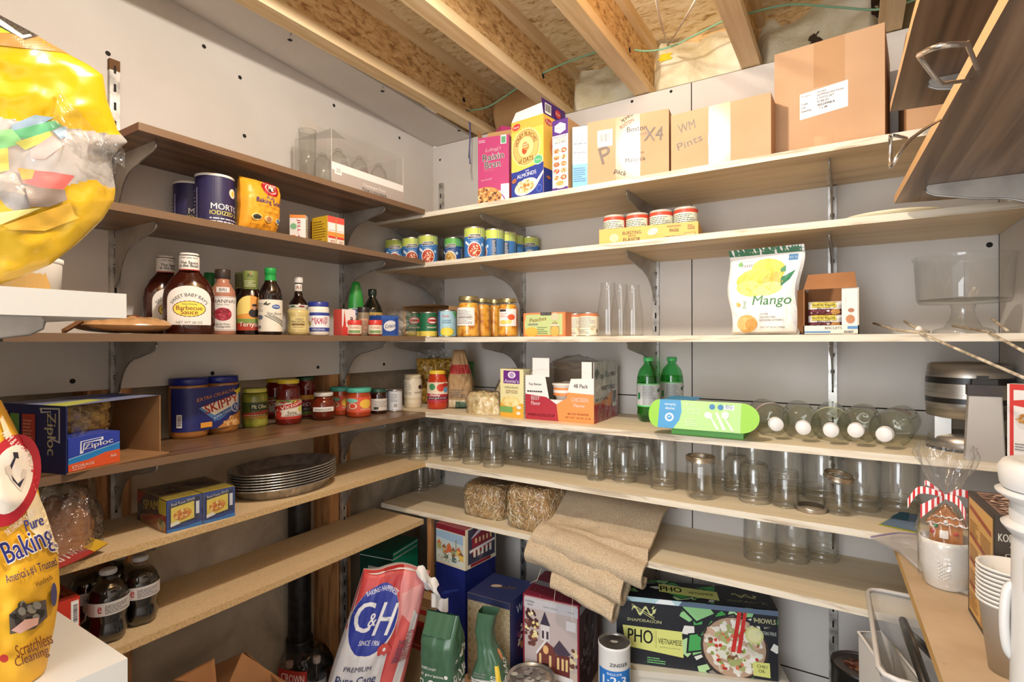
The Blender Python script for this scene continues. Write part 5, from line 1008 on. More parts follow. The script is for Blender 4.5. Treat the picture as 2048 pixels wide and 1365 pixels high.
A = Art(Wf*.4, .12); A.rect(0, 0, 1, 1, '#3f93c8'); A.text('simply done', .5, .4, w=.6, col='#eef6fa', bold=.03); A.put(m, plane(q0+np.array([.012, 0, .0008]), (1, 0, 0), (0, .95, .0), (0, 0, 1)))
m.build('sleeve', root)
for sx, xx in ((-1, 0), (1, Wf)):
    m = MB(); P_ = [f(xx, 0, -.0004)]+[f(xx+sx*(.05 if sx > 0 else .032)*math.sin(t), Hfz/2-Hfz/2*math.cos(t)*1.0, -.0004) for t in np.linspace(0, math.pi, 16)]+[f(xx, Hfz, -.0004)]
    m.add(P_, [tuple(range(len(P_)))], LG); m.build('end_flap', root, label='rounded lime end flap')
# big clear juice bottles lying with their caps to the front
PLIQ = thin('big_bottle', (.95, .96, .90), .5, .07, 1.6, .03, dark=.7)
capW = C('#e6e4e2', .4)
bt = [(1553, 850, 1528, 843, 96, 'first from the left, with a pink tag'), (1607, 857, 1597, 848, 90, 'second from the left'), (1662, 862, 1662, 853, 96, 'third from the left, in the middle'), (1711, 862, 1725, 855, 92, 'fourth from the left'), (1768, 870, 1800, 862, 104, 'rightmost, beside the steel appliance')]
for i, (uc, vc, ub, vb, wb, lb) in enumerate(bt):
    r = .0485
    # cap at front: axis point seen at (uc, vc) at y=-.36+...; axis height r above the shelf, slanting down to the neck
    A0 = hit(uc, vc, 'y', -.335); zc_ = max(z+.022, A0[2]); A0[2] = zc_
    A1 = hit(ub, 683, 'y', -.105); A1[2] = z+r+.001
    ax = A1-A0; L = np.linalg.norm(ax)+.05; ax = ax/np.linalg.norm(ax)
    q = Vector(ax).to_track_quat('Z', 'Y'); M4 = q.to_matrix().to_4x4()
    root = empty('juice_jug', tuple(A0), 0, 'clear round bodied bottle lying on its side, '+lb, 'bottle', 'clear bottles lying on the fourth back wall shelf')
    m = MB(); m.lathe([(.017, .018), (.018, .03), (.022, .045), (.040, .07), (.053, .095), (r, .13), (r*.99, L*.8), (r*.93, L-.01), (r*.7, L), (.0001, L-.006)], PLIQ, 36, M=M4); m.build('body', root)
    m = MB(); m.lathe([(.0001, -.002), (.0185, -.002), (.0195, 0), (.0195, .016), (.0205, .017), (.0205, .020), (.017, .021)], capW, 26, M=M4); m.build('cap', root)
    if i in (0, 4, 3, 2):
        m = MB(); A = Art(.09, .02); A.rect(0, 0, 1, 1, ['#e8d8d8', '', '#dfe6c4', '#c8a088', '#c8a088'][i], nx=10); A.rect(0, .3, .3, .7, '#d8606c' if i == 0 else '#b8b08c', nx=3)
        ff = cyl(.046, .082 if i in (0, 2) else .15, W=.09); rr_ = None
        g_ = lambda x, y, e, M4=M4, i=i: tuple(M4 @ Vector((lambda a, rr: (rr*math.sin(a), -rr*math.cos(a)*1, (.078 if i in (0, 2) else .16)+y))((x/.046)+2.0, (.0535 if i in (0, 2) else r+.001)+e)))
        A.put(m, g_, cut=.008); m.build('label', root)
# ================================================================ left wall, fourth shelf
z = LZ[4]
BOXB = '#232a66'; INK = noisy('inner_corrugate', ['#8f6842', '#a57c52'], nscale=6, rough=.8)
# freezer bag display box: near corner seen at (146, 958); long open front runs toward the corner of the room
Pn = hit(146, 956, 'z', z); Pn[0] = min(Pn[0], .30)
Pn = hit(146, 955, 'x', .30); y0 = Pn[1]; y1 = hit(319, 683, 'x', .155)[1]; Hz = zat(146, 812, np.array([.30, y0, 0]))-z
y0 = -1.604; R0 = math.radians(104)
root = empty('storage_bag_carton', (.302, y0, z), R0, 'large navy open fronted carton of zipper storage bags', 'carton')
W = .30; D = .27; 
NV = C('#1f255c', .35); KI = INK
W = .25; D = .225
m = MB(); m.box(0, W, D-.003, D, 0, Hz, KI); m.box(W-.003, W, 0.03, D, 0, Hz, KI); m.box(0, W, 0, D, 0, .002, KI); m.box(0, .003, 0, D, 0, Hz, [NV, NV, NV, NV, NV, NV])
m.add([(0, 0, Hz), (W, .03, Hz+.0), (W, D, Hz), (0, D, Hz)], [(0, 1, 2, 3)], C('#8f98bf', .4)); m.add([(0, 0.001, Hz-.001), (W, .031, Hz-.001), (W, D, Hz-.001), (0, D, Hz-.001)], [(3, 2, 1, 0)], KI)
A = Art(W, D); A.poly([(0, .0), (.55, .3), (.6, .5), (0, .35)], '#d5d964'); A.poly([(.5, .3), (1, .55), (1, .9), (.4, .9)], '#4a56a0'); A.put(m, plane((0, 0, Hz), (1, 0, 0), (0, 1, 0), (0, 0, 1)))
A = Art(D, Hz); A.rect(0, 0, 1, 1, '#20265e'); A.poly([(.78, .5), (.92, .45), (.92, .97), (.62, .96), (.64, .88), (.78, .90)], '#c9c8c4'); A.poly([(.79, .53), (.9, .48), (.9, .945), (.66, .94), (.66, .905), (.79, .92)], '#20265e'); A.text('Ziploc', .78, .58, w=.62, h=.17, col='#ded6ae', bold=.05, rot=270)
A.rect(.36, .15, .56, .86, '#b8402f'); A.rect(.18, .38, .32, .86, '#6a9a4a'); A.lines(.38, .2, .54, .8, 12, '#e0a090'); A.rect(0, .0, .15, .9, '#c9553a')
A.put(m, plane((0, D, 0), (0, -1, 0), (0, 0, 1), (-1, 0, 0))); m.build('carton_body', root)
m = MB(); m.grid(lambda u, v: (.02+W*.62*u, .012+.10*u+.02*mnoise.noise((u*5, v*6, 3)), Hz-.004-(.06+.035*math.sin(u*9)+.03*mnoise.noise((u*4, 1, 1)))*v), 26, 10, FILMD); m.grid(lambda u, v: (W*(.66+.14*u), .11+.02*u, Hz-.004-.075*v*(1-abs(2*u-1)**1.0)*1.0), 10, 8, FILMD); m.build('torn_film', root)
m = MB(); fr = pillow(m, lambda x, y, o: (x+.03, .10-o, y+.075), .13, .075, .06, noisy('snack_mix', ['#7a5a3a', '#b89450', '#caa868'], nscale=60, rough=.4), 16, 12, wr=.012, ex=.4)
tag(m.build('snack_bag', None, (.302, y0, z), R0), 'clear bag of crunchy noodles inside the navy carton', 'snack bag')
# blue box of bags in it
Pa = np.array([.302+.008*math.cos(R0)-.006*math.sin(R0), y0+.008*math.sin(R0)+.006*math.cos(R0), z]); Pb = Pa+np.array([math.cos(R0), math.sin(R0), 0])*.115
def zip_(A):
    A.rect(0, 0, 1, 1, '#1f7fc8'); A.poly([(0, .38), (1, .60), (1, 1), (0, 1)], '#2a3fa8'); A.poly([(0, 0), (1, 0), (1, .42), (.7, .40), (.4, .28), (0, .22)], '#d9562a'); A.poly([(0, .36), (1, .62), (1, .65), (0, .39)], '#7fc0e8')
    A.poly([(.22, .86), (.66, .90), (.66, .80), (.30, .78), (.27, .5), (.21, .48)], '#eef0f6'); A.poly([(.24, .84), (.62, .88), (.62, .84), (.28, .8), (.26, .56), (.24, .55)], '#2a3fa8'); A.text('Ziploc', .56, .68, w=.58, h=.2, col='#f2f3f8', bold=.06, rot=6); A.text('STORAGE', .27, .14, w=.42, h=.08, col='#f6efe8', bold=.04, rot=2); A.text('QUART', .19, .05, w=.24, h=.05, col='#f6efe8', bold=.02, rot=2); A.text('50', .86, .25, w=.12, h=.08, col='#f6efe8', bold=.04)
hq = zat(150, 878, Pa)-z-.003
boxat('storage_bag_box', 'small blue and orange box of storage bags inside the navy carton', 'bag box', Pa, Pb, z+.003, hq, .075, {'all': '#2443a8', 'top': '#3a50b8'}, {'front': zip_})
# twin peanut butter jars
PB = C('#a8703a', .2, 0, .4)
def sk(A):
    A.rect(0, 0, 1, 1, '#232a70', nx=20)
def skf(A):
    A.text('EXTRA CRUNCHY', .5, .80, w=.56, h=.08, col='#e89a3c', bold=.04, rot=10, shear=.2); A.poly([(.24, .52), (.86, .82), (.88, .52), (.52, .18), (.46, .2)], '#5a86b8'); A.poly([(.27, .54), (.84, .80), (.84, .58), (.46, .32)], '#ece2cf'); A.text('SKIPPY', .57, .575, w=.5, h=.22, col='#c8342c', bold=.06, rot=14)
    A.poly([(.42, .28), (.8, .52), (.8, .42), (.46, .16)], '#3f6aa8'); A.text('SUPER CHUNK', .6, .34, w=.32, h=.05, col='#e8eef4', bold=.03, rot=20); A.circ(.78, .46, .07, '#e8eef4'); A.circ(.78, .46, .058, '#2f4f98'); A.text('7g', .78, .46, w=.07, col='#f0f2f6', bold=.03); A.poly([(.5, 0), (1, 0), (1, .38), (.86, .34), (.7, .22)], '#c98a4c'); A.bits(.78, .13, .18, .1, ['#d8a868', '#b0743a', '#e6bd86'], 30, .03); A.rect(.26, .06, .42, .18, '#e8a03c'); A.bars(.0, .1, .06, .4, vert=False); A.poly([(.74, .86), (.98, 1), (.98, .86), (.8, .78)], '#e6d83a'); A.lines(.88, .4, .97, .75, 6, '#a0a8c8')
P, r = stand(379, 879, 72, z); P2, r2 = stand(440, 868, 66, z); r = r*.98
Pm = (P+P2)/2; d = (P2-P)/np.linalg.norm(P2-P); sep = max(2*r*.98, .01); P = Pm-d*sep/2; P2 = Pm+d*sep/2
h = zat(379, 756, P)-z; rt = math.atan2(d[1], d[0])
root = empty('peanut_butter_pack', (Pm[0], Pm[1], z), rt, 'shrink wrapped pair of peanut butter jars with blue lids', 'peanut butter')
for sx in (-1, 1):
    m = MB(); m.lathe([(.0001, 0), (r*.9, 0), (r*.98, .05*h), (r, .1*h), (r, .84*h), (r*.95, .88*h)], PB, 36, c=(sx*sep/2, 0, 0)); m.build('jar', root)
    m = MB(); m.lathe([(r*.96, .885*h), (r*.98, .89*h), (r*.98, .985*h), (r*.95, h), (.0001, h)], C('#20287c', .3), 36, c=(sx*sep/2, 0, 0)); m.build('lid', root)
m = MB()
def wrapf(x, y, e, r=r, sep=sep):
    Wt_ = 2*r+sep+.02; t = x-Wt_/2
    if abs(t) < sep/2: return (t, -(r+.001+e), .12*h+y)
    a = (abs(t)-sep/2)/r; return (math.copysign(sep/2+(r+.001+e)*math.sin(a), t), -(r+.001+e)*math.cos(a), .12*h+y)
Wl = math.pi*r+sep; Wfix = 2*r+sep+.02
A = Art(Wl, h*.72); A.rect(0, 0, 1, 1, '#232a70', nx=1)
A.put(m, lambda x, y, e: wrapf(x-(Wl-Wfix)/2, y, e), cut=.006)
A = Art(Wfix, h*.72); skf(A); A.put(m, lambda x, y, e: wrapf(x, y, e+.0008), cut=.006)
m.build('label', root)
def L4(name, cat, lb, u, v, w_, vt, prof, mat, cap, labs=(), group=None, zz=None, **k):
    P, r = stand(u, v, w_, zz or z); return bottle(name, lb, cat, P, r, zat(u, vt, P)-(zz or z), prof, mat, cap, labs, group=group, **k)
yel = lambda z0=.91: (capp(.82, z0, 1), C('#e2c832', .35))
L4('ketchup_bottle', 'ketchup', 'red sauce bottle with yellow cap behind the pickles', 515, 835, 34, 722, 'ketch', C('#7c1c14', .12, 0, .5), ([(.42, .86), (.56, .9), (.56, .985), (.5, 1), (.0001, 1)], C('#e2c832', .35)), [(.56, .86, 70, '#d8c8a8', lambda A: (A.ell(.5, .7, .3, .18, '#a8342c'), A.bits(.5, .4, .3, .3, ['#a8342c', '#4a6a3c', '#c9924a'], 12, .12)))])
def mto(A): A.rect(0, 0, 1, 1, '#4c5a22'); A.rect(.35, .5, .95, .92, '#1f2c1c'); A.text('Mt Olive', .66, .72, w=.52, h=.26, col='#dfe0b4', bold=.04); A.poly([(0, .1), (1, .3), (1, .48), (0, .3)], '#a8382c'); A.rect(0, 0, 1, .14, '#a87a30'); A.lines(.1, .18, .9, .26, 1, '#e8e0b0')
L4('pickle_jar', 'pickle jar', 'green pickle jar with yellow lid at the front', 510, 856, 48, 777, 'squat', noisy('pickles', ['#5f6a1c', '#8f8f35', '#a8a24a'], nscale=24, rough=.15), (capp(.92, .90, 1), C('#cfc95a', .4)), [(.24, .66, 66, '#4c5a22', mto)])
SAL = C('#6e1710', .12, 0, .5)
def lav(A):
    A.it.pop(); A.n = 0; A.rect(0, 0, 1, 1, '#e6ddd0'); A.rect(0, 0, 1, .14, '#b8342c'); A.rect(0, .86, 1, 1, '#8a8a50'); A.bits(.4, .9, .4, .05, ['#c8442c', '#5a7a3a', '#d8b84a'], 16, .04); A.poly([(0, .38), (1, .72), (1, .96), (0, .62)], '#b4271f'); A.text('La Victoria', .5, .67, w=.94, h=.2, col='#f2e6d8', bold=.04, rot=17, shear=.2); A.text('THICK & CHUNKY', .66, .2, w=.5, h=.07, col='#333333', bold=.03); A.text('Salsa', .6, .34, w=.25, col='#7a6a3a'); A.circ(.22, .28, .1, '#b8342c'); A.circ(.85, .5, .07, '#c9cf4a')
L4('salsa_jar', 'salsa jar', 'front chunky salsa jar with yellow lid and red banner', 577, 851, 49, 759, 'salsa', SAL, yel(), [(.13, .56, 80, '#e6ddd0', lav)], group='salsa jars with yellow lids')
L4('salsa_jar', 'salsa jar', 'rear chunky salsa jar, left of its twin', 551, 840, 46, 757, 'salsa', SAL, yel(), [(.13, .56, 80, '#e6ddd0', lav)], group='salsa jars with yellow lids')
L4('picante_jar', 'salsa jar', 'picante jar with dark green lid and sun logo', 611, 836, 40, 754, [(0, 0), (.9, 0), (1, .03), (.93, .25), (.86, .42), (1, .66), (1, .78), (.8, .88), (.78, .92)], SAL, (capp(.86, .915, 1), C('#1f4a2c', .4)), [(.04, .56, 80, '#a8302c', lambda A: (A.ell(.5, .85, .4, .2, '#e2a83c', n=28, jag=-.1), A.rect(0, .42, 1, .78, '#8c1f28'), A.text('Pace', .5, .6, w=.6, h=.25, col='#f0e4dc', bold=.05, shear=.2), A.rect(0, .24, 1, .44, '#20201c'), A.text('PICANTE', .5, .34, w=.6, h=.12, col='#e8e4dc', bold=.03), A.rect(0, .08, 1, .22, '#6a9a3c')))])
L4('salsa_jar', 'salsa jar', 'salsa jar with yellow lid behind the round bellied jar', 643, 822, 38, 750, 'salsa', SAL, yel(), [])
L4('sauce_pot', 'sauce jar', 'round bellied jar of reddish brown sauce with white lid', 647, 843, 49, 785, 'bulge', C('#6a2412', .1, 0, .6), ([(.74, .87), (.76, .88), (.76, .985), (.72, 1), (.0001, 1)], C('#d8d2c8', .4)), [(.34, .5, 50, '#ece8e2', lambda A: A.lines(.1, .2, .9, .8, 2, '#333333'))], rdy=None)
TEAL = C('#4fae98', .45)
tl = lambda A: (A.rect(0, 0, 1, 1, '#d9583c'), A.ell(.25, .78, .22, .14, '#7fc8b4'), A.ell(.72, .55, .2, .3, '#efc04a'), A.ell(.3, .42, .14, .2, '#e8e0c8'), A.ell(.3, .42, .1, .15, '#d84a34'), A.text('SALSA', .72, .2, w=.34, h=.12, col='#f2e0c0', bold=.04), A.lines(.05, .1, .2, .5, 4, '#e8c8a8'))
for u, v, w_, vt, lb in ((718, 836, 47, 776, 'front orange labelled sauce jar with teal lid'), (682, 832, 42, 774, 'rear orange labelled sauce jar with teal lid')):
    L4('sauce_jar', 'sauce jar', lb, u, v, w_, vt, [(0, 0), (.88, 0), (.98, .03), (1, .1), (1, .72), (.93, .8), (.92, .86)], C('#a8401c', .15, 0, .5), ([(1.0, .86), (1.02, .88), (1.02, .97), (.97, 1), (.0001, 1)], TEAL), [(.18, .70, 76, '#d9583c', tl)], group='sauce jars with teal lids')
L4('jam_jar', 'jam jar', 'dark jam jar with green lid and white side label', 757, 829, 34, 778, 'squat', C('#2a0d0a', .12, 0, .6), (capp(.9, .87, 1), C('#1f4a3c', .4)), [(.14, .62, 75, '#d8d2c8', lambda A: (A.lines(.35, .3, .95, .85, 6), A.rect(.3, .1, .5, .3, '#2f3a2c')))])
for u, v, w_, vt, lb, c_ in ((790, 824, 28, 779, 'front small food can with bar code beside the jam jar', 1), (774, 820, 26, 778, 'rear small food can with a red fruit picture', 0)):
    L4('food_can', 'food can', lb, u, v, w_, vt, 'can', C('#c9c6c0', .3, .9), None, [(.05, .93, 178, '#cfd0d4', lambda A, c_=c_: (A.rect(.3, 0, .52, 1, '#3c5f98'), A.circ(.4, .25, .05, '#c8342c'), A.circ(.46, .3, .05, '#c8342c'), A.text('HUNTS', .42, .75, w=.16, col='#ffffff', bold=.03)) if not c_ else (A.lines(.4, .45, .55, .9, 7), A.bars(.46, .1, .56, .4)))], group='small food cans in the corner')
# ================================================================ left wall, fifth shelf
z = LZ[5]
# tinned meat packs
def sp(A):
    A.rect(0, 0, 1, 1, '#20408c'); A.poly([(.06, .12), (.94, .22), (.94, .95), (.06, .85)], '#1f2c50'); A.poly([(.12, .20), (.78, .28), (.78, .82), (.12, .74)], '#e3cf5a'); A.ell(.45, .48, .26, .17, '#d8963c', rot=6); A.bits(.45, .48, .22, .14, ['#e8b84a', '#c87a3a', '#d8683c', '#f0d890'], 34, .045, seed=4); A.text('Real Kauai SPAM', .45, .87, w=.66, h=.09, col='#e8e8ee', bold=.03, rot=5); A.poly([(.0, .0), (1, .0), (1, .14), (.5, .08), (0, .1)], '#2f74b8'); A.rect(.82, .4, .92, .8, '#dfe2ea'); A.poly([(.1, .16), (.38, .22), (.3, .32), (.1, .27)], '#e8e6dc')
def sps(A):
    A.rect(0, 0, 1, 1, '#2a1f1c'); A.poly([(0, .5), (.3, 1), (0, 1)], '#b8322c'); A.poly([(.1, .0), (1, .0), (1, .36), (.5, .42), (.1, .22)], '#b06a34'); A.poly([(.2, .2), (.8, .5), (1, .52), (1, .38), (.7, .34), (.25, .08)], '#a8342c'); A.text('SPAM', .48, .68, w=.52, h=.3, col='#e6c84a', bold=.06, rot=8); A.rect(.76, .52, 1, .98, '#d8c43a'); A.bits(.85, .2, .13, .16, ['#c8a05a', '#6a8a3c', '#d8c090'], 16, .04)
Pa = hit(333, 1068, 'z', z); Pb = hit(402, 1049, 'z', z); Pc_ = hit(404, 1048, 'z', z); Pd_ = hit(474, 1031, 'z', z)
dd = (Pd_-Pa)/np.linalg.norm(Pd_-Pa); 
hS = zat(333, 1003, Pa)-z; W2 = float(np.linalg.norm(Pb-Pa))
for k, lb in ((0, 'front left boxed tinned meat pack showing its side lettering'), (1, 'right boxed tinned meat pack beside the foil pans')):
    A0 = Pa+dd*(W2+.003)*k; boxat('tinned_meat_box', lb, 'tinned meat box', A0, A0+dd*W2, z+.0003, hS, .19, {'all': '#2a1f1c', 'top': '#8a7a34', 'front': '#20408c'}, {'front': sp, 'left': sps, 'top': lambda A: (A.rect(0, 0, 1, .3, '#b8a23c'), A.poly([(.1, .35), (.9, .35), (.9, .9), (.1, .9)], '#4a2c20'))}, 'boxed tinned meat')
m = MB(); Wp = 2*W2+.003
for a, b, c in (((0, -.003, 0), (Wp, 0, 0), (0, 0, hS)),): m.grid(lambda u, v: (Wp*u, -.004+.0015*mnoise.noise((u*9, v*5, 2)), .004+(hS-.004)*v), 20, 8, FILM)
m.grid(lambda u, v: (-.004, .18*u, .004+(hS+.004)*v), 8, 6, FILM); m.grid(lambda u, v: (Wp*u, .18*v-.002, hS+.004+.002*mnoise.noise((u*9, v*9, 2))), 16, 10, FILM)
tag(m.build('shrink_wrap', None, (Pa[0], Pa[1], z+.0005), math.atan2(dd[1], dd[0])), 'clear shrink wrap around the two tinned meat boxes', 'plastic wrap')
# foil pans
FOIL = noisy('foil', ['#b8b4b0', '#d0ccc6', '#e4e0da'], nscale=30, detail=4, rough=.32, metal=.85, bump=.2)
Pc0 = hit(556, 1012, 'z', z); c3_ = np.array([.165, 0, z]); ya = hit(468, 683, 'x', .165)[1]; yb = hit(663, 683, 'x', .165)[1]; cy_ = (ya+yb)/2; R_ = (yb-ya)/2
sx_ = .134/R_
hp_ = .012
zt_ = zat(556, 945, np.array([.165, cy_, 0]))
for k in range(7):
    zz = z+.001+k*.0085; m = MB(); q = R_
    fn = lambda a, r, zq: r*(1+.006*math.cos(60*a)*(1 if zq > .002 else 0))
    m.lathe([(.0001, .001), (q*.80, .001), (q*.82, .003), (q*.93, .034), (q*.955, .035), (q, .0355), (q*1.0, .0325), (q*.955, .0335)], FOIL, 120, sx=1, sy=1, fn=fn)
    o = m.build('foil_pan', None, (.150, cy_, zz)); o.scale = (sx_, 1, 1)
    tag(o, 'round foil roasting pan, %s of the stack' % ['lowest', 'second from the bottom', 'third from the bottom', 'middle one', 'third from the top', 'second from the top', 'topmost'][k], 'foil pan', 'stacked foil pans')
# loose plastic with bread rolls, coupon packet
P = hit(130, 1105, 'z', z); P[0] = .19; P = np.array([.19, hit(126, 683, 'x', .19)[1], z]); W = 118*mpp(P); hb = zat(126, 968, P)-z
root = empty('bread_bag', tuple(P), facing(P), 'crumpled clear bag of brown rolls behind the big yellow bag', 'bread bag')
def bb(u, v, e=0, s=2.0):
    th = u*2*math.pi; ph = v*math.pi/2; n = 1+.14*mnoise.noise((math.cos(th)*s, math.sin(th)*s, ph*s))+.06*mnoise.noise((math.cos(th)*6, math.sin(th)*6, ph*5))
    rr = (math.cos(ph)**.5)*n+e; return (W/2*rr*math.cos(th), .08*rr*math.sin(th), max(.001, hb*(math.sin(ph)**.7)*n+e*.1))
m = MB(); m.grid(lambda u, v: [q*.8 for q in bb(u, v)], 30, 12, noisy('bread_rolls', ['#6e3f1c', '#9a6434', '#b07a44'], nscale=9, rough=.5)); m.build('rolls', root)
m = MB(); m.grid(lambda u, v: bb(u, v, .05), 50, 20, FILMD); m.build('film', root)
Pa = hit(113, 1133, 'z', z+.012); Pb = hit(206, 1100, 'z', z+.012)
root = empty('snack_packet', (Pa[0], Pa[1], z+.004), math.atan2(Pb[1]-Pa[1], Pb[0]-Pa[0]), 'flat red and yellow snack packet curling over the shelf edge', 'snack packet')
Wk = float(np.linalg.norm((Pb-Pa)[:2]))*1.12
m = MB(); mf2 = lambda x, y, e: (x, y+.0, .001+e+.018*(x/Wk)**2+.008*math.sin(y*16))
A = Art(Wk, .11); A.rect(0, 0, 1, 1, '#a8302c'); A.rect(.72, 0, 1, 1, '#d9b02f'); A.text('KIT', .3, .5, w=.34, h=.6, col='#f0dcd0', bold=.05, rot=0, shear=.1); A.text('KAT', .58, .5, w=.24, h=.5, col='#f0dcd0', bold=.05); A.text('25% OFF', .87, .5, w=.18, h=.3, col='#2c2420', bold=.04); A.put(m, mf2, cut=.012, cuty=.012, base=0); A2 = Art(Wk, .11); A2.rect(0, 0, 1, 1, '#8f5a2a'); A2.put(m, lambda x, y, e: mf2(x, y, e-.0015), cut=.012, cuty=.012, base=0); m.build('packet', root)
# ================================================================ left wall, sixth shelf: cola bottles and a red box
z = LZ[6]
COLA = thin('cola_pet', (.93, .90, .86), .45, .05, 1.4, .03); DK = C('#0b0504', .08, 0, .6)
def cl(A): A.rect(0, 0, 1, 1, '#cdc8c6', nx=24); A.lines(.46, .15, .66, .85, 6, '#3a3636'); A.text('e', .42, .5, w=.03, h=.5, col='#b8343a', bold=.06); A.rect(.3, 0, .38, 1, '#b9a8a2')
for u, v, w_, vt, lb in ((217, 1294, 70, 1138, 'nearest cola bottle with a white cap'), (281, 1258, 66, 1112, 'cola bottle at the right of the front row'), (180, 1268, 66, 1128, 'cola bottle at the left, second row, grey cap'), (245, 1236, 62, 1112, 'cola bottle at the right, second row, under the shelf above')):
    P, r = stand(u, v, w_, z); h = zat(u, vt, P)-z
    if '180' in str(u) or u == 245: P = P+np.array([-.012, -.004, 0])
    P[0] = max(P[0], r+.006)
    bottle('cola_bottle', lb, 'cola bottle', P, r*.97, h, 'cola', COLA, ([(.40, .937), (.41, .94), (.41, .995), (.38, 1), (.0001, 1)], C('#cfccca' if u in (217, 281) else '#8f8a88', .4), lambda k, r=r, h=h: [k.box(r*.41*math.sin(a)-.0006, r*.41*math.sin(a)+.0006, -r*.415*math.cos(a)-.0006, -r*.415*math.cos(a)+.0006, .945*h, .985*h, C('#b8b5b2', .4)) for a in np.linspace(0, 6.28, 30)]), [(.43, .61, 179, '#cdc8c6', cl)], pet=True, inner=(.80, DK), group='cola bottles on the lowest left shelf', rot=facing(P)+.1)
P = hit(196, 1215, 'z', z); P[0] = .05
Pa = hit(112, 1290, 'x', .265); Pa[2] = z; Pb = Pa.copy(); Pb[1] = hit(158, 683, 'x', .265)[1]
boxat('red_box', 'bright red box beside the cola bottles', 'box', Pa, Pb, z, zat(150, 1192, Pb)-z, .12, {'all': '#b32c1e', 'top': '#8c2a1a', 'front': '#c9341f'}, {'front': lambda A: (A.rect(.62, .55, .95, .95, '#ece8e4'), A.bars(.66, .58, .92, .92, vert=False)), 'top': lambda A: A.text('EG', .6, .4, w=.5, h=.4, col='#d8a83c', bold=.05)})
# ================================================================ back wall, fifth shelf: the glass jars
z = RZ[5]
INV = [(1.0, 0), (1.02, .015), (.99, .03), (1.03, .05), (1.0, .08), (1.04, .10), (1.0, .13), (.98, .15), (1.03, .18), (1.04, .24), (1.04, .80), (1.0, .88), (.90, .95), (.78, .985), (.70, 1.0), (.66, .985), (.0001, .975)]
UP = [(.0001, .015), (.66, .02), (.72, 0), (.86, .01), (.97, .07), (1.0, .13), (1.0, .74), (.97, .80), (.94, .84), (.98, .855), (.94, .88), (.97, .91), (.94, .93), (.97, .96), (.95, 1.0), (.90, 1.0)]
def jar(name, P, r, h, lab, up=False, ring=0, grp=None, dust=False):
    m = MB(); pr_ = UP if up else INV; s = r/1.0 if up else r/1.04
    m.lathe([(a*s, b*h) for a, b in pr_], GLASS, 30)
    for zr_, q_ in ((.008, 1.0), (.105, 1.02), (.215, 1.03), (.985, .69)) if not up else ((.02, .7), (.86, .98), (.93, .97), (1.0, .95)): m.tube([(s*q_*math.cos(a), s*q_*math.sin(a), zr_*h) for a in np.linspace(0, 2*math.pi, 28, endpoint=False)], .0011, GRIM, 5, True)
    if not up: m.lathe([(.93*s, 0), (.93*s, .12*h), (.97*s, .22*h), (.97*s, .78*h), (.88*s, .90*h), (.6*s, .96*h), (.0001, .96*h)], GLASS, 30)
    else: m.lathe([(.0001, .05*h), (.8*s, .05*h), (.93*s, .14*h), (.93*s, .74*h)], GLASS, 30)
    if ring:
        root = empty(name, (P[0], P[1], P[2]), 0, lab, 'glass jar', grp); m.build('glass', root)
        k = MB(); t = (.0 if ring == 1 else .22); BR_ = noisy('ring_brass', ['#a08f78', '#bfae96', '#cfc2ae'], nscale=20, rough=.3, metal=.85)
        MM = Matrix.Translation((0, 0, .90*h)) @ Matrix.Rotation(t, 4, Vector((.5, 1, 0))); 
        k.lathe([(r*.86, .13*h), (r*.98, .13*h), (r*1.02, .12*h), (r*1.03, .10*h), (r*1.0, .08*h), (r*1.03, .06*h), (r*1.0, .03*h), (r*1.03, .01*h), (r*1.03, 0)], BR_, 36, M=MM); k.build('screw_band', root); return root
    return tag(m.build(name, None, tuple(map(float, P))), lab, 'glass jar', grp)
front = [(836.4, 41, 924, 861), (902, 41.5, 925, 863), (944.5, 41, 931, 866), (986, 44, 938, 871)]
mid = [(808, 35, 912, 855), (866, 36, 915, 855), (1024, 36, 923, 860), (1060, 36, 928, 864), (1099, 38, 934, 868), (1138, 38.5, 939, 872), (1179, 39, 943, 876), (1221, 40, 950, 876), (1270, 44, 953, 883)]
bk = [(762, 34, 906, 856), (790, 32, 908, 856), (840, 31, 899, 844), (877, 31, 899, 842), (912, 31, 903, 847), (947, 32, 907, 852), (981, 32, 907, 852), (1016, 32, 911, 855), (1052, 33, 914, 857), (1088, 33, 916, 859), (1122, 33, 920, 862), (1160, 34, 924, 865), (1200, 35, 930, 870), (1243, 36, 936, 873), (1296, 38, 945, 880)]
ordw = ['first', 'second', 'third', 'fourth', 'fifth', 'sixth', 'seventh', 'eighth', 'ninth', 'tenth', 'eleventh', 'twelfth', 'thirteenth', 'fourteenth', 'fifteenth']
GJ = 'empty glass jars on the fifth back wall shelf'
placed = []
def free(P, r):
    for _ in range(60):                 # nudge apart anything that would touch
        mv = False
        for Q, q in placed:
            d = np.array([P[0]-Q[0], P[1]-Q[1]]); L = np.linalg.norm(d)
            if L < r+q+.0008: d = d/max(L, 1e-6)*(r+q+.001-L); P[0] += d[0]; P[1] += d[1]; mv = True
        P[1] = min(P[1], -r-.004); P[0] = max(P[0], r+.002)
        if not mv: break
    placed.append((P.copy(), r)); return P
for row, nm in ((front, 'front'), (mid, 'middle'), (bk, 'back')):
    for i, (u, w_, vb, vt) in enumerate(row):
        P, r = stand(u, vb, w_, z); h = zat(u, vt, P)-z; r = min(r, .041)
        P = free(P, r); jar('mason_jar', P, r, min(h, .125), 'upside-down glass jar, %s from the corner in the %s row' % (ordw[i], nm), grp=GJ)
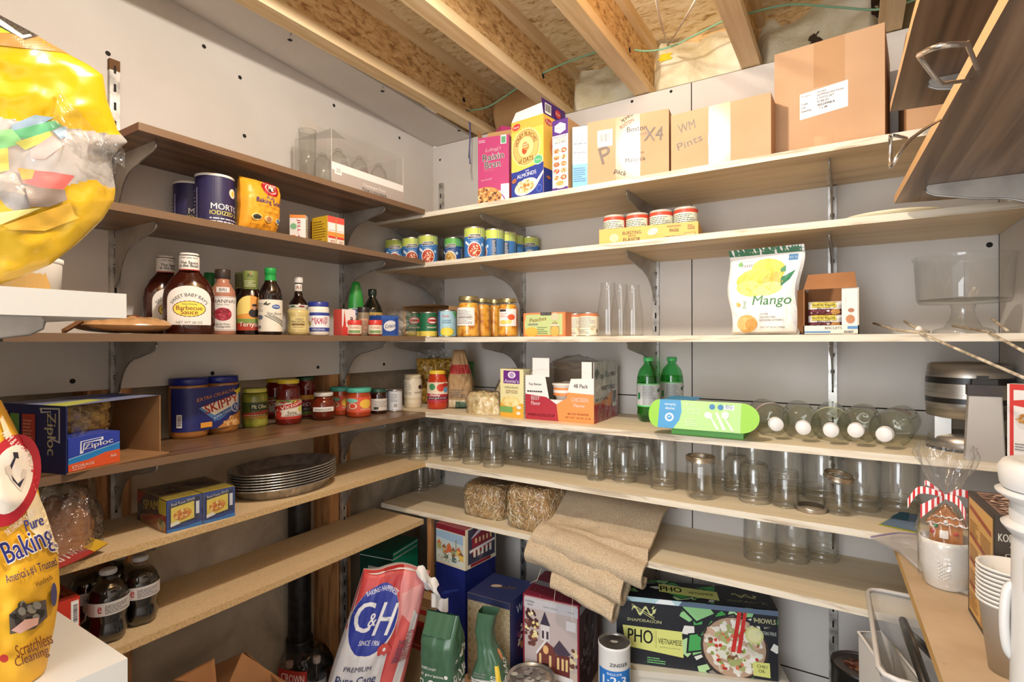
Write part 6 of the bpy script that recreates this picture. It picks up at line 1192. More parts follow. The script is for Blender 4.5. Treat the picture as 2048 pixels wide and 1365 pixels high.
for u, w_, vb, vt, up, ring, lb in ((1191, 37, 964, 902, 1, 0, 'small upright glass jar standing alone before the rows'), (1249, 47, 968, 893, 0, 0, 'upside-down jar in front, between the small upright and the tall one'), (1327, 52, 983, 866, 0, 0, 'tall upside-down jar at the middle of the shelf edge'),
    (1401, 55, 1003, 914, 1, 1, 'wide upright jar with a level metal band'), (1473, 48, 989, 909, 0, 0, 'upside-down jar with dusty top behind the wide one'), (1509, 59, 1011, 925, 0, 0, 'wide upside-down jar right of the banded jar'), (1566, 51, 1019, 942, 1, 0, 'short upright jar without a lid left of the loose band'), (1677, 53, 1034, 950, 1, 2, 'upright jar with a tilted metal band')):
    P, r = stand(u, vb, w_, z); h = zat(u, vt, P)-z; h = min(h, RZ[4]-TH-z-.004); P = free(P, r); jar('mason_jar', P, r, h, lb, bool(up), ring, GJ)
for i, (u, w_, vb) in enumerate(((1447, 46, 972), (1507, 60, 978), (1574, 62, 990), (1643, 72, 1006), (1722, 68, 1026), (1792, 70, 1029))):
    P, r = stand(u, vb, w_, z); P = free(P, r); jar('large_jar', P, r, .172, 'tall upside-down glass jar, %s from the left in the rear row' % ordw[i], grp='tall glass jars at the back of the fifth shelf')
P, r = stand(1622, 1029, 58, z); m = MB(); BR_ = noisy('ring_metal', ['#a59a8c', '#c4bbb0'], nscale=20, rough=.3, metal=.85)
m.lathe([(r*.84, .013), (r*.96, .014), (r, .012), (r*.97, .009), (r, .006), (r*.97, .003), (r, .0), (r*.96, 0), (r*.95, .012), (r*.84, .012)], BR_, 40)
tag(m.build('jar_band', None, tuple(P)), 'loose metal jar band lying on the jar shelf', 'jar band')
# folded cloth or napkin at the right end
Pn_ = [hit(1756, 1050, 'z', z+.001), hit(1838, 1068, 'z', z+.001), hit(1842, 1030, 'z', z+.001), hit(1800, 1026, 'z', z+.001)]
m = MB(); m.add([tuple(p) for p in Pn_], [(0, 1, 2, 3)], C('#b8bf4a', .8)); m.add([tuple(p*.9+np.mean(Pn_, 0)*.1+np.array([0, 0, .0012])) for p in Pn_], [(0, 1, 2, 3)], C('#6f86a0', .8)); m.add([tuple(p*.45+Pn_[3]*.55+np.array([0, 0, .0022])) for p in Pn_], [(0, 1, 2, 3)], C('#35687c', .8))
tag(m.build('napkin', None, (0, 0, 0)), 'blue and yellow paper napkin at the right end of the jar shelf', 'napkin')
# ================================================================ back wall, sixth shelf
z = RZ[6]
placed.clear()
for i, (u, w_, vb, lb) in enumerate(((1520, 62, 1128, 'left tall glass jar on the lowest shelf, right of the burlap'), (1582, 62, 1130, 'middle tall glass jar on the lowest shelf'), (1644, 58, 1128, 'right tall glass jar with raised marking on the lowest shelf'))):
    P, r = stand(u, vb, w_, z); P = free(P, r); jar('large_jar', P, r, .155, lb, grp='three tall glass jars on the lowest back wall shelf')
for u, w_, vb, lb in ((803, 32, 978, 'dim glass jar deepest in the lowest corner, left'), (831, 30, 972, 'dim glass jar in the lowest corner, middle'), (855, 26, 963, 'dim glass jar in the lowest corner, right')):
    P, r = stand(u, vb, w_, z); P = free(P, r); jar('mason_jar', P, r, .125, lb, grp='glass jars in the lowest corner')
# straw bales in film
STR = noisy('straw_core', ['#8f6a3c', '#b88c56', '#d0a870'], nscale=22, rough=.7, bump=.6)
SB = [C('#e8d0a0', .5), C('#d8b87e', .5), C('#f2e2bc', .5), C('#c9a062', .5)]
for k, (ua, ub, va, vt, dz, lb) in enumerate(((915, 1000, 1028, 966, .0, 'left straw bale wrapped in clear film'), (1001, 1093, 1055, 972, .0, 'right straw bale wrapped in clear film, beside the burlap'))):
    Pa = hit(ua+4, va-12 if k else va-10, 'y', -.345 if not k else -.375); Pb = hit(ub, 683, 'y', -.345 if not k else -.375); Pa[2] = z
    W = Pb[0]-Pa[0]-.004; H = min(zat(ua, vt, Pa)-z, .165); H = max(H, .13); D = .25; rn = random.Random(k)
    root = empty('straw_bale', (Pa[0]+W/2, Pa[1]+D/2+.008, z), 0, lb, 'straw bale', 'wrapped straw bales')
    def rb_(a, b, e=0, W=W, D=D, H=H, k=k):
        th = a*2*math.pi; c, s = math.cos(th), math.sin(th); q = (abs(c)**6+abs(s)**6)**(-1/6.0)
        if b < .12: f_ = b/.12; zz = .001; 
        elif b > .88: f_ = (1-b)/.12; zz = H
        else: f_ = 1; zz = H*(b-.12)/.76
        ed = 1-.10*(abs(2*zz/H-1)**4)
        n = 1+.035*mnoise.noise((c*3+k*4, s*3, zz*25))+e
        return (W/2*q*c*f_*ed*n, D/2*q*s*f_*ed*n, max(.001, zz+(e*.05 if b > .5 else 0)+.004*mnoise.noise((c*4, s*4, k+f_*2))*(1 if b > .5 else 0)))
    m = MB(); m.grid(lambda a, b: rb_(a, b, -.03), 60, 24, STR)
    for j in range(520):
        a = rn.uniform(.02, 1.0) if rn.random() < .25 else rn.uniform(.5, 1.02); b = rn.uniform(.13, .90); p = np.array(rb_(a, b, -.005)); q = np.array(rb_(a+rn.uniform(-.045, .045), min(.9, max(.12, b+rn.uniform(-.2, .2))), .0)); mid_ = (p+q)/2+np.array([rn.uniform(-.004, .004), rn.uniform(-.004, .0), rn.uniform(-.004, .004)])
        m.tube([p, mid_, q], .0015, rn.choice(SB), 4)
    m.build('straw', root)
    m = MB(); m.grid(lambda a, b: tuple(np.array(rb_(a, b, .03))+np.array([.003*mnoise.noise((a*40, b*20, 1)), .003*mnoise.noise((a*40, b*20, 5)), 0])), 80, 26, FILMD); m.build('film', root)
# burlap
BUR = noisy('burlap', ['#b39b7c', '#c9b394', '#d6c4a8'], nscale=260, detail=2, rough=.95, bump=.5, bscale=420, lo=.3, hi=.7)
x0 = hit(1086, 683, 'y', -.38)[0]; x1 = hit(1305, 683, 'y', -.33)[0]
root = empty('burlap_cloth', (x0, -.38, z), 0, 'thick folded burlap cloth slumping over the lowest shelf edge', 'cloth')
def ribbon(prof, w0, w1, th, name, bend):
    # prof: list of (y out of shelf edge (negative = toward the room), z); extruded along x with a flowing outline
    pf = smooth([np.array((y, zz, 0.)) for y, zz in prof], 6); n = len(pf)-1
    m = MB()
    def f(u, v, off):
        i = v*n; j = min(int(i), n-1); t = i-j; p = pf[j]*(1-t)+pf[j+1]*t; dd_ = pf[min(j+1, n)]-pf[max(j-1, 0)]; nrm = np.array([-dd_[1], dd_[0], 0]); nrm = nrm/(np.linalg.norm(nrm)+1e-9)
        a, b = bend(v); x = a+(b-a)*u
        wv = .006*mnoise.noise((x*9, v*5, off*50))+.004*mnoise.noise((x*20, v*11, 1))
        y, zz = p[0]+nrm[0]*(off+wv), p[1]+nrm[1]*(off+wv)
        return (x, y+.012*math.sin(x*9+v*3), zz-(.05*u**1.6)*(1 if y < -.005 else .25))
    m.grid(lambda u, v: f(u, v, th/2), 40, n*2, BUR); m.grid(lambda u, v: f(1-u, v, -th/2), 40, n*2, BUR)
    for uu in (0, 1): m.grid(lambda u, v: f(uu, v, -th/2+th*(u if uu == 0 else 1-u)), 3, n*2, BUR)
    m.build(name, root)
Lx = x1-x0
ribbon([(.33, .10), (.26, .135), (.16, .120), (.07, .072), (.02, .050), (-.03, .045), (-.065, .02), (-.06, -.012), (-.03, -.02), (-.014, -.004)], 0, 1, .010, 'top_fold', lambda v: (.0-.02*v, Lx*(1.02-.02*v)))
ribbon([(.20, .03), (.05, .028), (-.03, .016), (-.085, -.02), (-.09, -.055), (-.06, -.070), (-.02, -.045), (-.014, -.032)], 0, 1, .014, 'middle_fold', lambda v: (-.03, Lx*.86))
ribbon([(-.016, -.034), (-.05, -.060), (-.095, -.085), (-.105, -.115), (-.07, -.125), (-.04, -.09)], 0, 1, .012, 'lower_fold', lambda v: (.07+.02*v, Lx*.80))
m = MB(); rn = random.Random(2)
for q in range(3): x = .03+.06*q; m.tube([(x, -.07, -.08), (x+.006*q, -.10, -.11-.05*q), (x+.03*(q-1), -.10, -.13-.05*q)], .0007, C('#e0d2b8', .8), 4)
m.build('loose_thread', root)
# ================================================================ floor group
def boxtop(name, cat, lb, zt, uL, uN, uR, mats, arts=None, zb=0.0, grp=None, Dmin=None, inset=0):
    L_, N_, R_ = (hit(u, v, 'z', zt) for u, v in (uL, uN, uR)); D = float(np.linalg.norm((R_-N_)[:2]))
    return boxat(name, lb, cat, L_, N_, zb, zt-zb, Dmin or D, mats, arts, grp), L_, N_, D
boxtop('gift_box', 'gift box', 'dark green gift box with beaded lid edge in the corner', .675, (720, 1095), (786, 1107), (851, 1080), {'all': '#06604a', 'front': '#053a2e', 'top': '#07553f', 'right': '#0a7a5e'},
       {'front': lambda A: (A.rect(.25, .82, .62, .90, '#a8a49c'), A.rect(0, .955, 1, .96, '#c9d4cc'), A.lines(0, .945, 1, .95, 1, '#112233')), 'right': lambda A: (A.rect(0, .985, 1, .99, '#d8e0da'), [A.rect(.02+.05*i, .955, .045+.05*i, .963, '#e0e4dc') for i in range(19)])})
m = MB(); Q = hit(863, 1060, 'y', -.36); m.box(Q[0]-.011, Q[0]+.011, -.375, -.355, 0, RZ[6]-TH-.001, PINEZ); tag(m.build('support_post'), 'thin wooden post propping the lowest back wall shelf', 'post')
_, Lv, Nv, Dv = boxtop('gift_box', 'gift box', 'tall plain dark blue box under the village scene box', .630, (872, 1123), (930, 1143), (984, 1110), {'all': '#14226a', 'right': '#121d5c', 'top': '#1c2c7a'}, {'front': lambda A: A.poly([(.2, .80), (.75, .86), (.8, .88), (.3, .83)], '#2c3c8c')})
d = (Nv-Lv)/np.linalg.norm((Nv-Lv)[:2])
def vil(A):
    A.rect(0, 0, 1, 1, '#d6cbb0'); A.rect(0, .86, 1, 1, '#7a1a2a'); A.rect(.0, .06, .93, .84, '#b9c4c0'); A.poly([(0, .84), (.93, .84), (.93, .6), (0, .66)], '#93aec4'); A.poly([(0, .06), (.93, .06), (.93, .25), (.4, .35), (0, .3)], '#cfd2c4')
    for i, (x, y, c) in enumerate(((.1, .5, '#a89a62'), (.28, .42, '#b8a878'), (.45, .48, '#c8603a'), (.6, .40, '#8f9a6a'), (.78, .44, '#cfa850'), (.86, .34, '#d8b458'), (.35, .30, '#6a7a5c'), (.62, .26, '#5a7068'))): A.rect(x-.07, y-.14, x+.08, y, c); A.poly([(x-.09, y), (x, y+.10), (x+.1, y)], '#8a5a3c' if i % 2 else '#c46a44')
    A.rect(.68, .4, .71, .70, '#8a8064'); A.bits(.45, .2, .4, .1, ['#5a6a6c', '#e6e2d0', '#8a7a5c'], 30, .02)
def vil2(A):
    A.rect(0, 0, 1, 1, '#d6cbb0'); A.rect(.08, .10, .96, .97, '#3a3a4c'); A.bits(.5, .5, .4, .38, ['#5a4a58', '#8a8a98', '#2c2c3c'], 24, .06)
    A.poly([(.2, .3), (.85, .36), (.85, .9), (.3, .9), (.2, .7)], '#8c2c38'); A.poly([(.15, .72), (.5, .98), (.9, .8), (.9, .74), (.5, .84)], '#cfd0d8'); A.poly([(.12, .45), (.95, .52), (.95, .46), (.12, .38)], '#e0dcd8')
    for i in range(5): A.rect(.24+.13*i, .24, .31+.13*i, .42, '#e6dcc8'); A.rect(.3+.12*i, .58, .35+.12*i, .7, '#e8c890')
    A.rect(.15, .03, .8, .1, '#8a1a2a')
boxat('village_box', 'cream box picturing a snowy village, just under the shelf', 'gift box', Lv+d*.002, Nv+d*.002, .6305, RZ[6]-TH-.632, Dv, {'all': '#d6cbb0', 'top': '#7a1a2a'}, {'front': vil, 'right': vil2})
def gold(A):
    A.rect(0, 0, 1, 1, '#8f7f60')
    rn = random.Random(4)
    for i in range(7):
        for j in range(17):
            x = .1+.145*i+(.07 if j % 2 else 0); y = .04+.06*j
            for q, c in ((.075, '#b9ab8c'), (.055, '#8f7f60'), (.038, '#b9ab8c'), (.02, '#8f7f60')): A.circ(min(x, 1), y, q, c, n=14)
    A.poly([(0, .93), (1, .93), (1, 1), (0, 1)], '#2a3358')
def navr(A): A.rect(0, 0, 1, 1, '#232e62'); A.text('Win', .45, .86, w=.4, col='#dfe2ee', bold=.03); A.rect(.2, .3, 1, .74, '#3a2a50'); A.bits(.6, .55, .35, .15, ['#8a4a5c', '#c88a5a', '#e0d0c0', '#4a3a6a'], 40, .06)
boxtop('gift_box', 'gift box', 'gift box with gold swirl front and navy lid', .585, (935, 1185), (1020, 1208), (1068, 1160), {'all': '#232e62', 'top': '#262f5c'}, {'front': gold, 'right': navr, 'top': lambda A: (A.text('Windham', .62, .55, w=.36, h=.14, col='#c9a05a', bold=.02, rot=25), A.ell(.38, .5, .12, .06, '#b8a48c', rot=25))}, Dmin=.19, zb=.262)
def church(A):
    A.rect(0, 0, 1, 1, '#8c2638'); A.rect(.03, .0, .97, .985, '#bfb0ac'); A.rect(.02, .865, .98, .965, '#c4c0c4'); A.text('holiday', .13, .93, w=.16, col='#2a3a34', bold=.03); A.text('time', .13, .90, w=.1, col='#2a3a34', bold=.03); A.text('WHITE CHURCH', .5, .905, w=.26, col='#3a5a50', bold=.01); A.text('$14.88', .86, .905, w=.1, col='#6a6a70')
    A.rect(.03, 0, .97, .30, '#c9b8a8'); A.bits(.16, .68, .12, .2, ['#6a3f38', '#8c5a4c', '#4a2c2c'], 40, .05, seed=9); A.bits(.16, .68, .12, .18, ['#efe0a8', '#e8cf8a'], 12, .035, seed=3); A.bits(.9, .42, .07, .12, ['#e0d0a0', '#6a4038'], 14, .04)
    A.poly([(.26, .42), (.40, .56), (.60, .50), (.60, .22), (.26, .24)], '#743a34'); A.poly([(.55, .50), (.66, .60), (.86, .48), (.70, .42), (.58, .46)], '#4a3c4c'); A.poly([(.58, .44), (.84, .46), (.84, .24), (.58, .22)], '#6c3230')
    A.rect(.33, .56, .49, .72, '#d8d0d0'); A.poly([(.32, .72), (.40, .86), (.50, .72)], '#3c3444'); A.rect(.35, .58, .39, .66, '#4a3a44'); A.rect(.43, .58, .47, .66, '#4a3a44'); A.poly([(.24, .42), (.42, .58), (.44, .56), (.26, .40)], '#e4dede')
    for x in (.32, .5, .64, .72, .79): A.rect(x-.02, .30, x+.02, .42, '#e6c88a')
    A.ell(.42, .47, .05, .045, '#e8b878'); A.rect(.37, .24, .47, .33, '#3a2420'); A.poly([(.22, .2), (.9, .18), (.9, .24), (.24, .26)], '#e8e2e0'); A.rect(.78, .72, .95, .82, '#d8d2d6')
def ctop(A):
    A.rect(0, 0, 1, 1, '#7c1f34'); A.poly([(.02, .42), (.98, .30), (.98, .44), (.02, .58)], '#8f8a90'); rn = random.Random(3)
    for i in range(26): A.circ(rn.random(), rn.random(), .008, '#e6d8dc', n=6)
    A.text('WHITE CHURCH', .5, .44, w=.3, h=.05, col='#5a5a60', rot=-7)
boxtop('gift_box', 'gift box', 'red holiday box picturing a lit brick church', .605, (1046, 1187), (1158, 1212), (1196, 1163), {'all': '#8c2638'}, {'front': church, 'top': ctop, 'right': lambda A: (A.rect(.04, 0, .96, .88, '#5a3a3a'), A.rect(.03, .88, .97, .965, '#c4c0c4'), A.bits(.5, .45, .4, .3, ['#8a7a7a', '#4a2c2c', '#a08a80'], 40, .07))}, zb=.262)
m = MB(); m.box(.55, .757, -.50, -.10, 0, .2615, CARD); tag(m.build('carton'), 'plain cardboard carton on the floor under the gold swirl gift box', 'carton')
m = MB(); m.box(.76, .99, -.42, -.10, 0, .2615, CARD); tag(m.build('carton'), 'plain cardboard carton on the floor under the red church gift box', 'carton')
# white low cabinet carrying the noodle bowl carton
Z0 = .445
Lw = hit(1252, 1338, 'z', Z0); Rw = hit(1540, 1366, 'z', Z0); dW = (Rw-Lw)/np.linalg.norm((Rw-Lw)[:2]); nW = np.array([-dW[1], dW[0], 0])
CAB = noisy('cream_plastic', ['#d2cabb', '#ddd6c8'], nscale=3, rough=.5)
Lw = Lw-dW*.0; Wc_ = .50
root = empty('storage_cabinet', (Lw[0], Lw[1], 0), math.atan2(dW[1], dW[0]), 'low cream cabinet under the big noodle bowl carton', 'cabinet')
m = MB(); m.box(0, Wc_, 0, .175, .02, Z0-.02, CAB); m.build('body', root); m = MB(); m.box(-.004, Wc_+.004, -.004, .18, Z0-.02, Z0, CAB); m.build('top', root, bevel=.004)
for a, b in ((.03, .235), (.245, .45)):
    m = MB(); m.box(a-.01, b+.01, -.004, 0, .05, Z0-.05, C('#4a4640', .6)); m.build('door', root)
def gshape(A, seed, x0=0):
    rn = random.Random(seed); cols = ['#4aa85a', '#8fcb8a', '#e6e6e0', '#8d8680', '#3f9f4e', '#b4dca0']
    for i in range(34):
        x = x0+(1-x0)*rn.random(); y = rn.random(); q = rn.uniform(.04, .10); a = rn.uniform(0, 6.28)
        pts = [(x+q*1.0*math.cos(a+t)*rn.uniform(.6, 1.2), y+q*2.0*math.sin(a+t)*rn.uniform(.6, 1.2)) for t in (0, 1.7, 3.1, 4.6)]
        cx = sum(p[0] for p in pts)/4; cy = sum(p[1] for p in pts)/4
        A.poly([(cx+(px-cx)*1.22, cy+(py-cy)*1.22) for px, py in pts], '#1d2026'); A.poly(pts, cols[i % 6])
def dragon(A, x, y, s, col='#dfe09a'):
    T = [(x+s*(-1+2*i/13), y+s*1.0*(A.W/A.H)*.35*math.sin(i*.95)) for i in range(14)]
    for i in range(13):
        (a, b), (c, d_) = T[i], T[i+1]; w_ = .018*s/.1*(1-.5*abs(i-6)/7); A.poly([(a, b-w_*2), (c, d_-w_*2), (c, d_+w_*2), (a, b+w_*2)], col)
    A.poly([(x+s*.9, y+.02), (x+s*1.25, y+.05), (x+s*1.15, y-.02), (x+s*.95, y-.03)], col); A.poly([(x+s*.8, y+.05), (x+s*1.1, y+.09), (x+s*.95, y+.03)], col)
    for k in (0, 1): A.poly([(x-s*1.0, y+.09-.03*k), (x+s*1.1, y-.08-.03*k), (x+s*1.1, y-.09-.03*k), (x-s*1.0, y+.08-.03*k)], col)
def pho(A):
    A.rect(0, 0, 1, 1, '#1f222a'); gshape(A, 11, .40); A.poly([(0, 0), (.38, 0), (.36, .5), (.44, 1), (0, 1)], '#1f222a'); dragon(A, .17, .80, .07); A.text('SNAPDRAGON', .18, .655, w=.22, h=.045, col='#dfe0a8', bold=.04)
    A.poly([(.04, .56), (.42, .55), (.43, .17), (.06, .25)], '#d9dd80'); A.text('PHO', .155, .42, w=.16, h=.2, col='#1f222a', bold=.05); A.rect(.255, .27, .258, .52, '#8a8c50'); A.text('VIETNAMESE', .345, .38, w=.15, h=.08, col='#1f222a', bold=.03); A.text('beef flavored noodle soup', .345, .29, w=.13, col='#4a4c30'); A.lines(.2, .04, .32, .14, 3, '#7fcf80')
    A.ell(.74, .40, .205, .46, '#3a2e2c'); A.ell(.74, .41, .19, .43, '#b89a82'); A.bits(.74, .41, .165, .36, ['#e8e4da', '#d8d0c0', '#f0ece4', '#c8a890', '#dfe0d0', '#a8b070'], 150, .022, seed=21, long=1.5); A.bits(.74, .4, .15, .33, ['#c8402f', '#8aa04a', '#d87a5a', '#7a5a3a', '#b8342c'], 36, .014, seed=5)
    A.poly([(.72, .35), (.745, .35), (.79, 1), (.765, 1)], '#cc2f2a'); A.poly([(.755, .34), (.78, .34), (.82, 1), (.80, 1)], '#cc2f2a'); A.ell(.86, .62, .055, .12, '#d4d68a', rot=-20); A.ell(.86, .62, .042, .095, '#e8e6b0', rot=-20)
    A.poly([(.83, .76), (.99, .76), (1, .99), (.86, .96)], '#1f222a'); A.text('9•BOWLS', .92, .84, w=.13, h=.07, col='#e8e4b0', bold=.05); A.text('GLUTEN FREE', .93, .67, w=.12, h=.05, col='#e8f0e4', bold=.03); A.poly([(.855, .05), (.955, .04), (.95, .25), (.85, .24)], '#d9dd80'); A.text('CHILI', .905, .19, w=.06, h=.045, col='#2a2c20', bold=.04); A.text('OIL', .905, .125, w=.04, h=.045, col='#2a2c20', bold=.04)
    A.rect(0, .93, 1, 1, '#5c6f88'); A.poly([(.1, .93), (.4, .93), (.42, 1), (.05, 1)], '#b8d8e0'); A.poly([(.25, .93), (.38, .93), (.35, 1), (.28, 1)], '#e6eef0')
def phot(A): A.rect(0, 0, 1, 1, '#1f222a'); gshape(A, 5, .0); A.poly([(.62, 0), (1, 0), (1, 1), (.66, 1)], '#1f222a'); A.poly([(.28, .78), (.66, .62), (.66, .18), (.28, .36)], '#d9dd80'); A.text('PHO', .36, .54, w=.14, h=.26, col='#1f222a', bold=.05, rot=0); A.text('VIETNAMESE', .55, .45, w=.16, h=.12, col='#1f222a', bold=.03); dragon(A, .82, .55, .07); A.text('SNAPDRAGON', .83, .25, w=.24, h=.12, col='#dfe0a8', bold=.04); A.poly([(.0, .5), (.22, .4), (.22, .6), (.0, .7)], '#1f222a'); A.text('9•BOWLS', .1, .55, w=.14, h=.12, col='#e8e4b0', bold=.04)
ZP = .668; Lp, Rp, Bp = hit(1233, 1190, 'z', ZP), hit(1556, 1223, 'z', ZP), hit(1545, 1188, 'z', ZP)
boxat('noodle_bowl_carton', 'large black and green carton of noodle bowls', 'food carton', Lp, Rp, Z0+.001, ZP-Z0-.001, .14, {'all': '#1f222a', 'right': '#2a2a2e'}, {'front': pho, 'top': phot}, bevel=.0015)
# tins
TIN = noisy('tin_lid', ['#8a8780', '#b9b6ae', '#cfccc4'], nscale=9, rough=.3, metal=.85)
def tin(name, lb, P, r, z0, h, body, art=None, lid=TIN, splat=None, grp=None, bail=False):
    root = empty(name, (P[0], P[1], z0), facing(P), lb, 'paint can', grp); m = MB(); m.lathe([(.0001, 0), (r, 0), (r, .004), (r*.985, .008), (r*.985, h-.012), (r, h-.008), (r, h), (r*.97, h+.001)], body, 44)
    if art: W = 2*math.pi*r*.9; A = Art(W, h*.86); art(A); A.put(m, cyl(r*.986, h*.07, W=W))
    m.build('body', root); m = MB(); m.lathe([(r*.97, h), (r*.90, h-.004), (r*.88, h-.010), (r*.84, h-.004), (r*.80, h-.005), (.0001, h-.005)], lid, 44)
    if splat: A = Art(2*r, 2*r); splat(A); A.put(m, plane((-r, -r, h-.0045), (1, 0, 0), (0, 1, 0), (0, 0, 1)))
    m.build('lid', root); return root
pcx = hit(1060, 683, 'y', -.505)
tin('paint_can', 'lower gallon paint can, hidden under its twin', pcx, .083, 0, .185, C('#b8b4ac', .35, .6), grp=None)
tin('paint_can', 'round silver paint can lid in front of the church box', pcx, .083, .1855, .19, C('#b8b4ac', .35, .6), splat=lambda A: A.bits(.5, .5, .36, .36, ['#7f7c76', '#a3a09a', '#8a8680', '#c0bdb6'], 30, .07))
pq = hit(1230, 683, 'y', -.475)
tin('paint_can', 'gallon paint can on the floor below the primer can', (pq[0]-.02, pq[1]-.01), .082, 0, .19, C('#c9c6c0', .35, .4))
tin('paint_can', 'silver topped paint can just under the primer can', (pq[0]-.02, pq[1]-.01), .082, .191, .19, C('#e0ddd8', .35))
hpz = zat(1228, 1284, (pq[0]+.0, pq[1], 0))
tin('primer_can', 'small white and blue primer can left of the noodle bowl carton', (pq[0]-.005, pq[1], 0), 32*mpp(pq), .382, hpz-.382, C('#e4e2de', .35), lambda A: (A.rect(.30, 0, .72, .66, '#2a78c8'), A.text('BULLS EYE', .5, .60, w=.16, col='#f2f4f8', bold=.03), A.text('1·2·3', .5, .47, w=.26, h=.16, col='#f4f6fa', bold=.07), A.text('PRIMER', .5, .24, w=.28, h=.12, col='#f4f6fa', bold=.05), A.text('ZINSSER', .55, .78, w=.2, col='#33302e', bold=.03)), splat=lambda A: (A.ell(.5, .55, .14, .1, '#6a665e'), A.ell(.5, .55, .11, .075, '#b9b6ae')))
pb_ = hit(1719, 683, 'y', -.30); zz_ = zat(1719, 1313, (pb_[0], pb_[1]+.05, 0))
tin('tall_tin', 'black rimmed round tin with rusty centre at lower right', pb_, .072, 0, zz_, C('#1c1a19', .35, .4), lid=noisy('grey_lid', ['#5e564f', '#8a8078'], nscale=5, rough=.35, metal=.6), splat=lambda A: A.bits(.5, .5, .24, .2, ['#5a2c1c', '#4a2014', '#7a4a34', '#8a5a44'], 60, .06, seed=2))
# big sugar bag leaning
def C1(u, d_): q = ray(u, 683); q = q/(q @ _F); return CAM+q*d_
Bc = C1(681, 1.90); rtc = facing(Bc); zH = .715; WB = .262
m = MB(); lean = .27
def sg(x, y, o):
    t = y/zH; s = .92+.10*math.sin(min(1, t*1.3)*3.1)-.16*max(0, t-.8)
    return ((x-WB/2)*s+lean*y, -o*1.0-.02*t, y-max(0, (x/WB-.35))*.10*max(0, t-.55)-.02*math.sin(x*30)*max(0, t-.9)*5)
fr = pillow(m, sg, WB, zH, .15, C('#e2dedd', .35), 80, 120, wr=.010, ex=.28, fr=4)
def chs(A):
    A.poly([(0, .42), (1, .42), (1, 1), (0, 1)], '#cf4a48'); A.poly([(.55, 1), (.8, .42), (1, .42), (1, 1)], '#dd8886'); A.poly([(.3, 1), (.42, .80), (.55, .86), (.6, 1)], '#b5302e'); A.poly([(.62, .90), (.75, .70), (.95, .80), (.9, .95)], '#e4a3a0')
    A.poly([(.60, .0), (.78, .0), (.86, .75), (.70, .80), (.62, .35)], '#d9605c'); A.poly([(.0, .0), (.66, .0), (.62, .62), (.3, .74), (.0, .72)], '#e2dedd'); A.poly([(.84, 0), (1, 0), (1, .8), (.94, .84)], '#d9706c')
    A.poly([(.72, 0), (.86, 0), (.95, .78), (.86, .82)], '#ece8e6')
    A.ell(.32, .775, .325, .175, '#e6e2e0'); A.ell(.32, .785, .315, .165, '#33409c')
    A.text('BAKING HAPPINESS', .34, .925, w=.46, h=.024, col='#e8e6f0', bold=.04, arc=.11); A.text('C', .17, .80, w=.24, h=.14, col='#f0eeee', bold=.04); A.text('&', .30, .785, w=.11, h=.06, col='#f0eeee', bold=.05); A.text('H', .48, .785, w=.2, h=.15, col='#f0eeee', bold=.05, shear=.15); A.text('SINCE 1906', .34, .68, w=.28, h=.022, col='#e8e6f0', bold=.03, rot=-6)
    A.bits(.56, .645, .05, .022, ['#d85a54', '#cc4a44'], 14, .05, seed=4); A.ell(.56, .645, .085, .034, '#d2544e', n=10, jag=-.3); A.ell(.56, .645, .02, .009, '#f0e8e4')
    A.text('PREMIUM', .28, .565, w=.34, h=.022, col='#4a4a68', bold=.02); A.text('Pure Cane', .30, .51, w=.5, h=.042, col='#2f3a70', bold=.03); A.text('GRANULATED', .30, .45, w=.58, h=.038, col='#c43a34', bold=.04); A.text('SUGAR', .3, .39, w=.3, h=.04, col='#c43a34', bold=.04)
    A.text('PREMIUM PURE CANE', .79, .62, w=.30, h=.05, col='#4a4a68', bold=.02, rot=83); A.text('GRANULATED SUGAR', .885, .64, w=.42, h=.055, col='#c43a34', bold=.03, rot=83)
A = Art(WB, zH); chs(A); A.put(m, lambda x, y, e: fr(x, y, e*1.5), base=.0026, span=.006, cut=WB/60, cuty=zH/90)
root = empty('sugar_sack', (Bc[0], Bc[1], 0), rtc, 'tall red and white sack of cane sugar leaning right', 'sugar sack'); m.build('sack', root)
m = MB(); x0_ = WB*.42+lean*zH
m.grid(lambda u, v: (x0_-.045+.075*u+.008*math.sin(v*7), -.055-.03*math.sin(v*3), zH-.045-.085*u+.055*v+.01*math.sin(u*11+v*5)), 10, 8, C('#e8e4e0', .6)); m.grid(lambda u, v: (x0_+.005+.06*u, -.07-.012*math.sin(u*9), zH-.15+.05*v-.03*u+.008*math.sin(u*8)), 8, 6, C('#e8e4e0', .6)); m.build('torn_top', root, label='torn white paper edge')
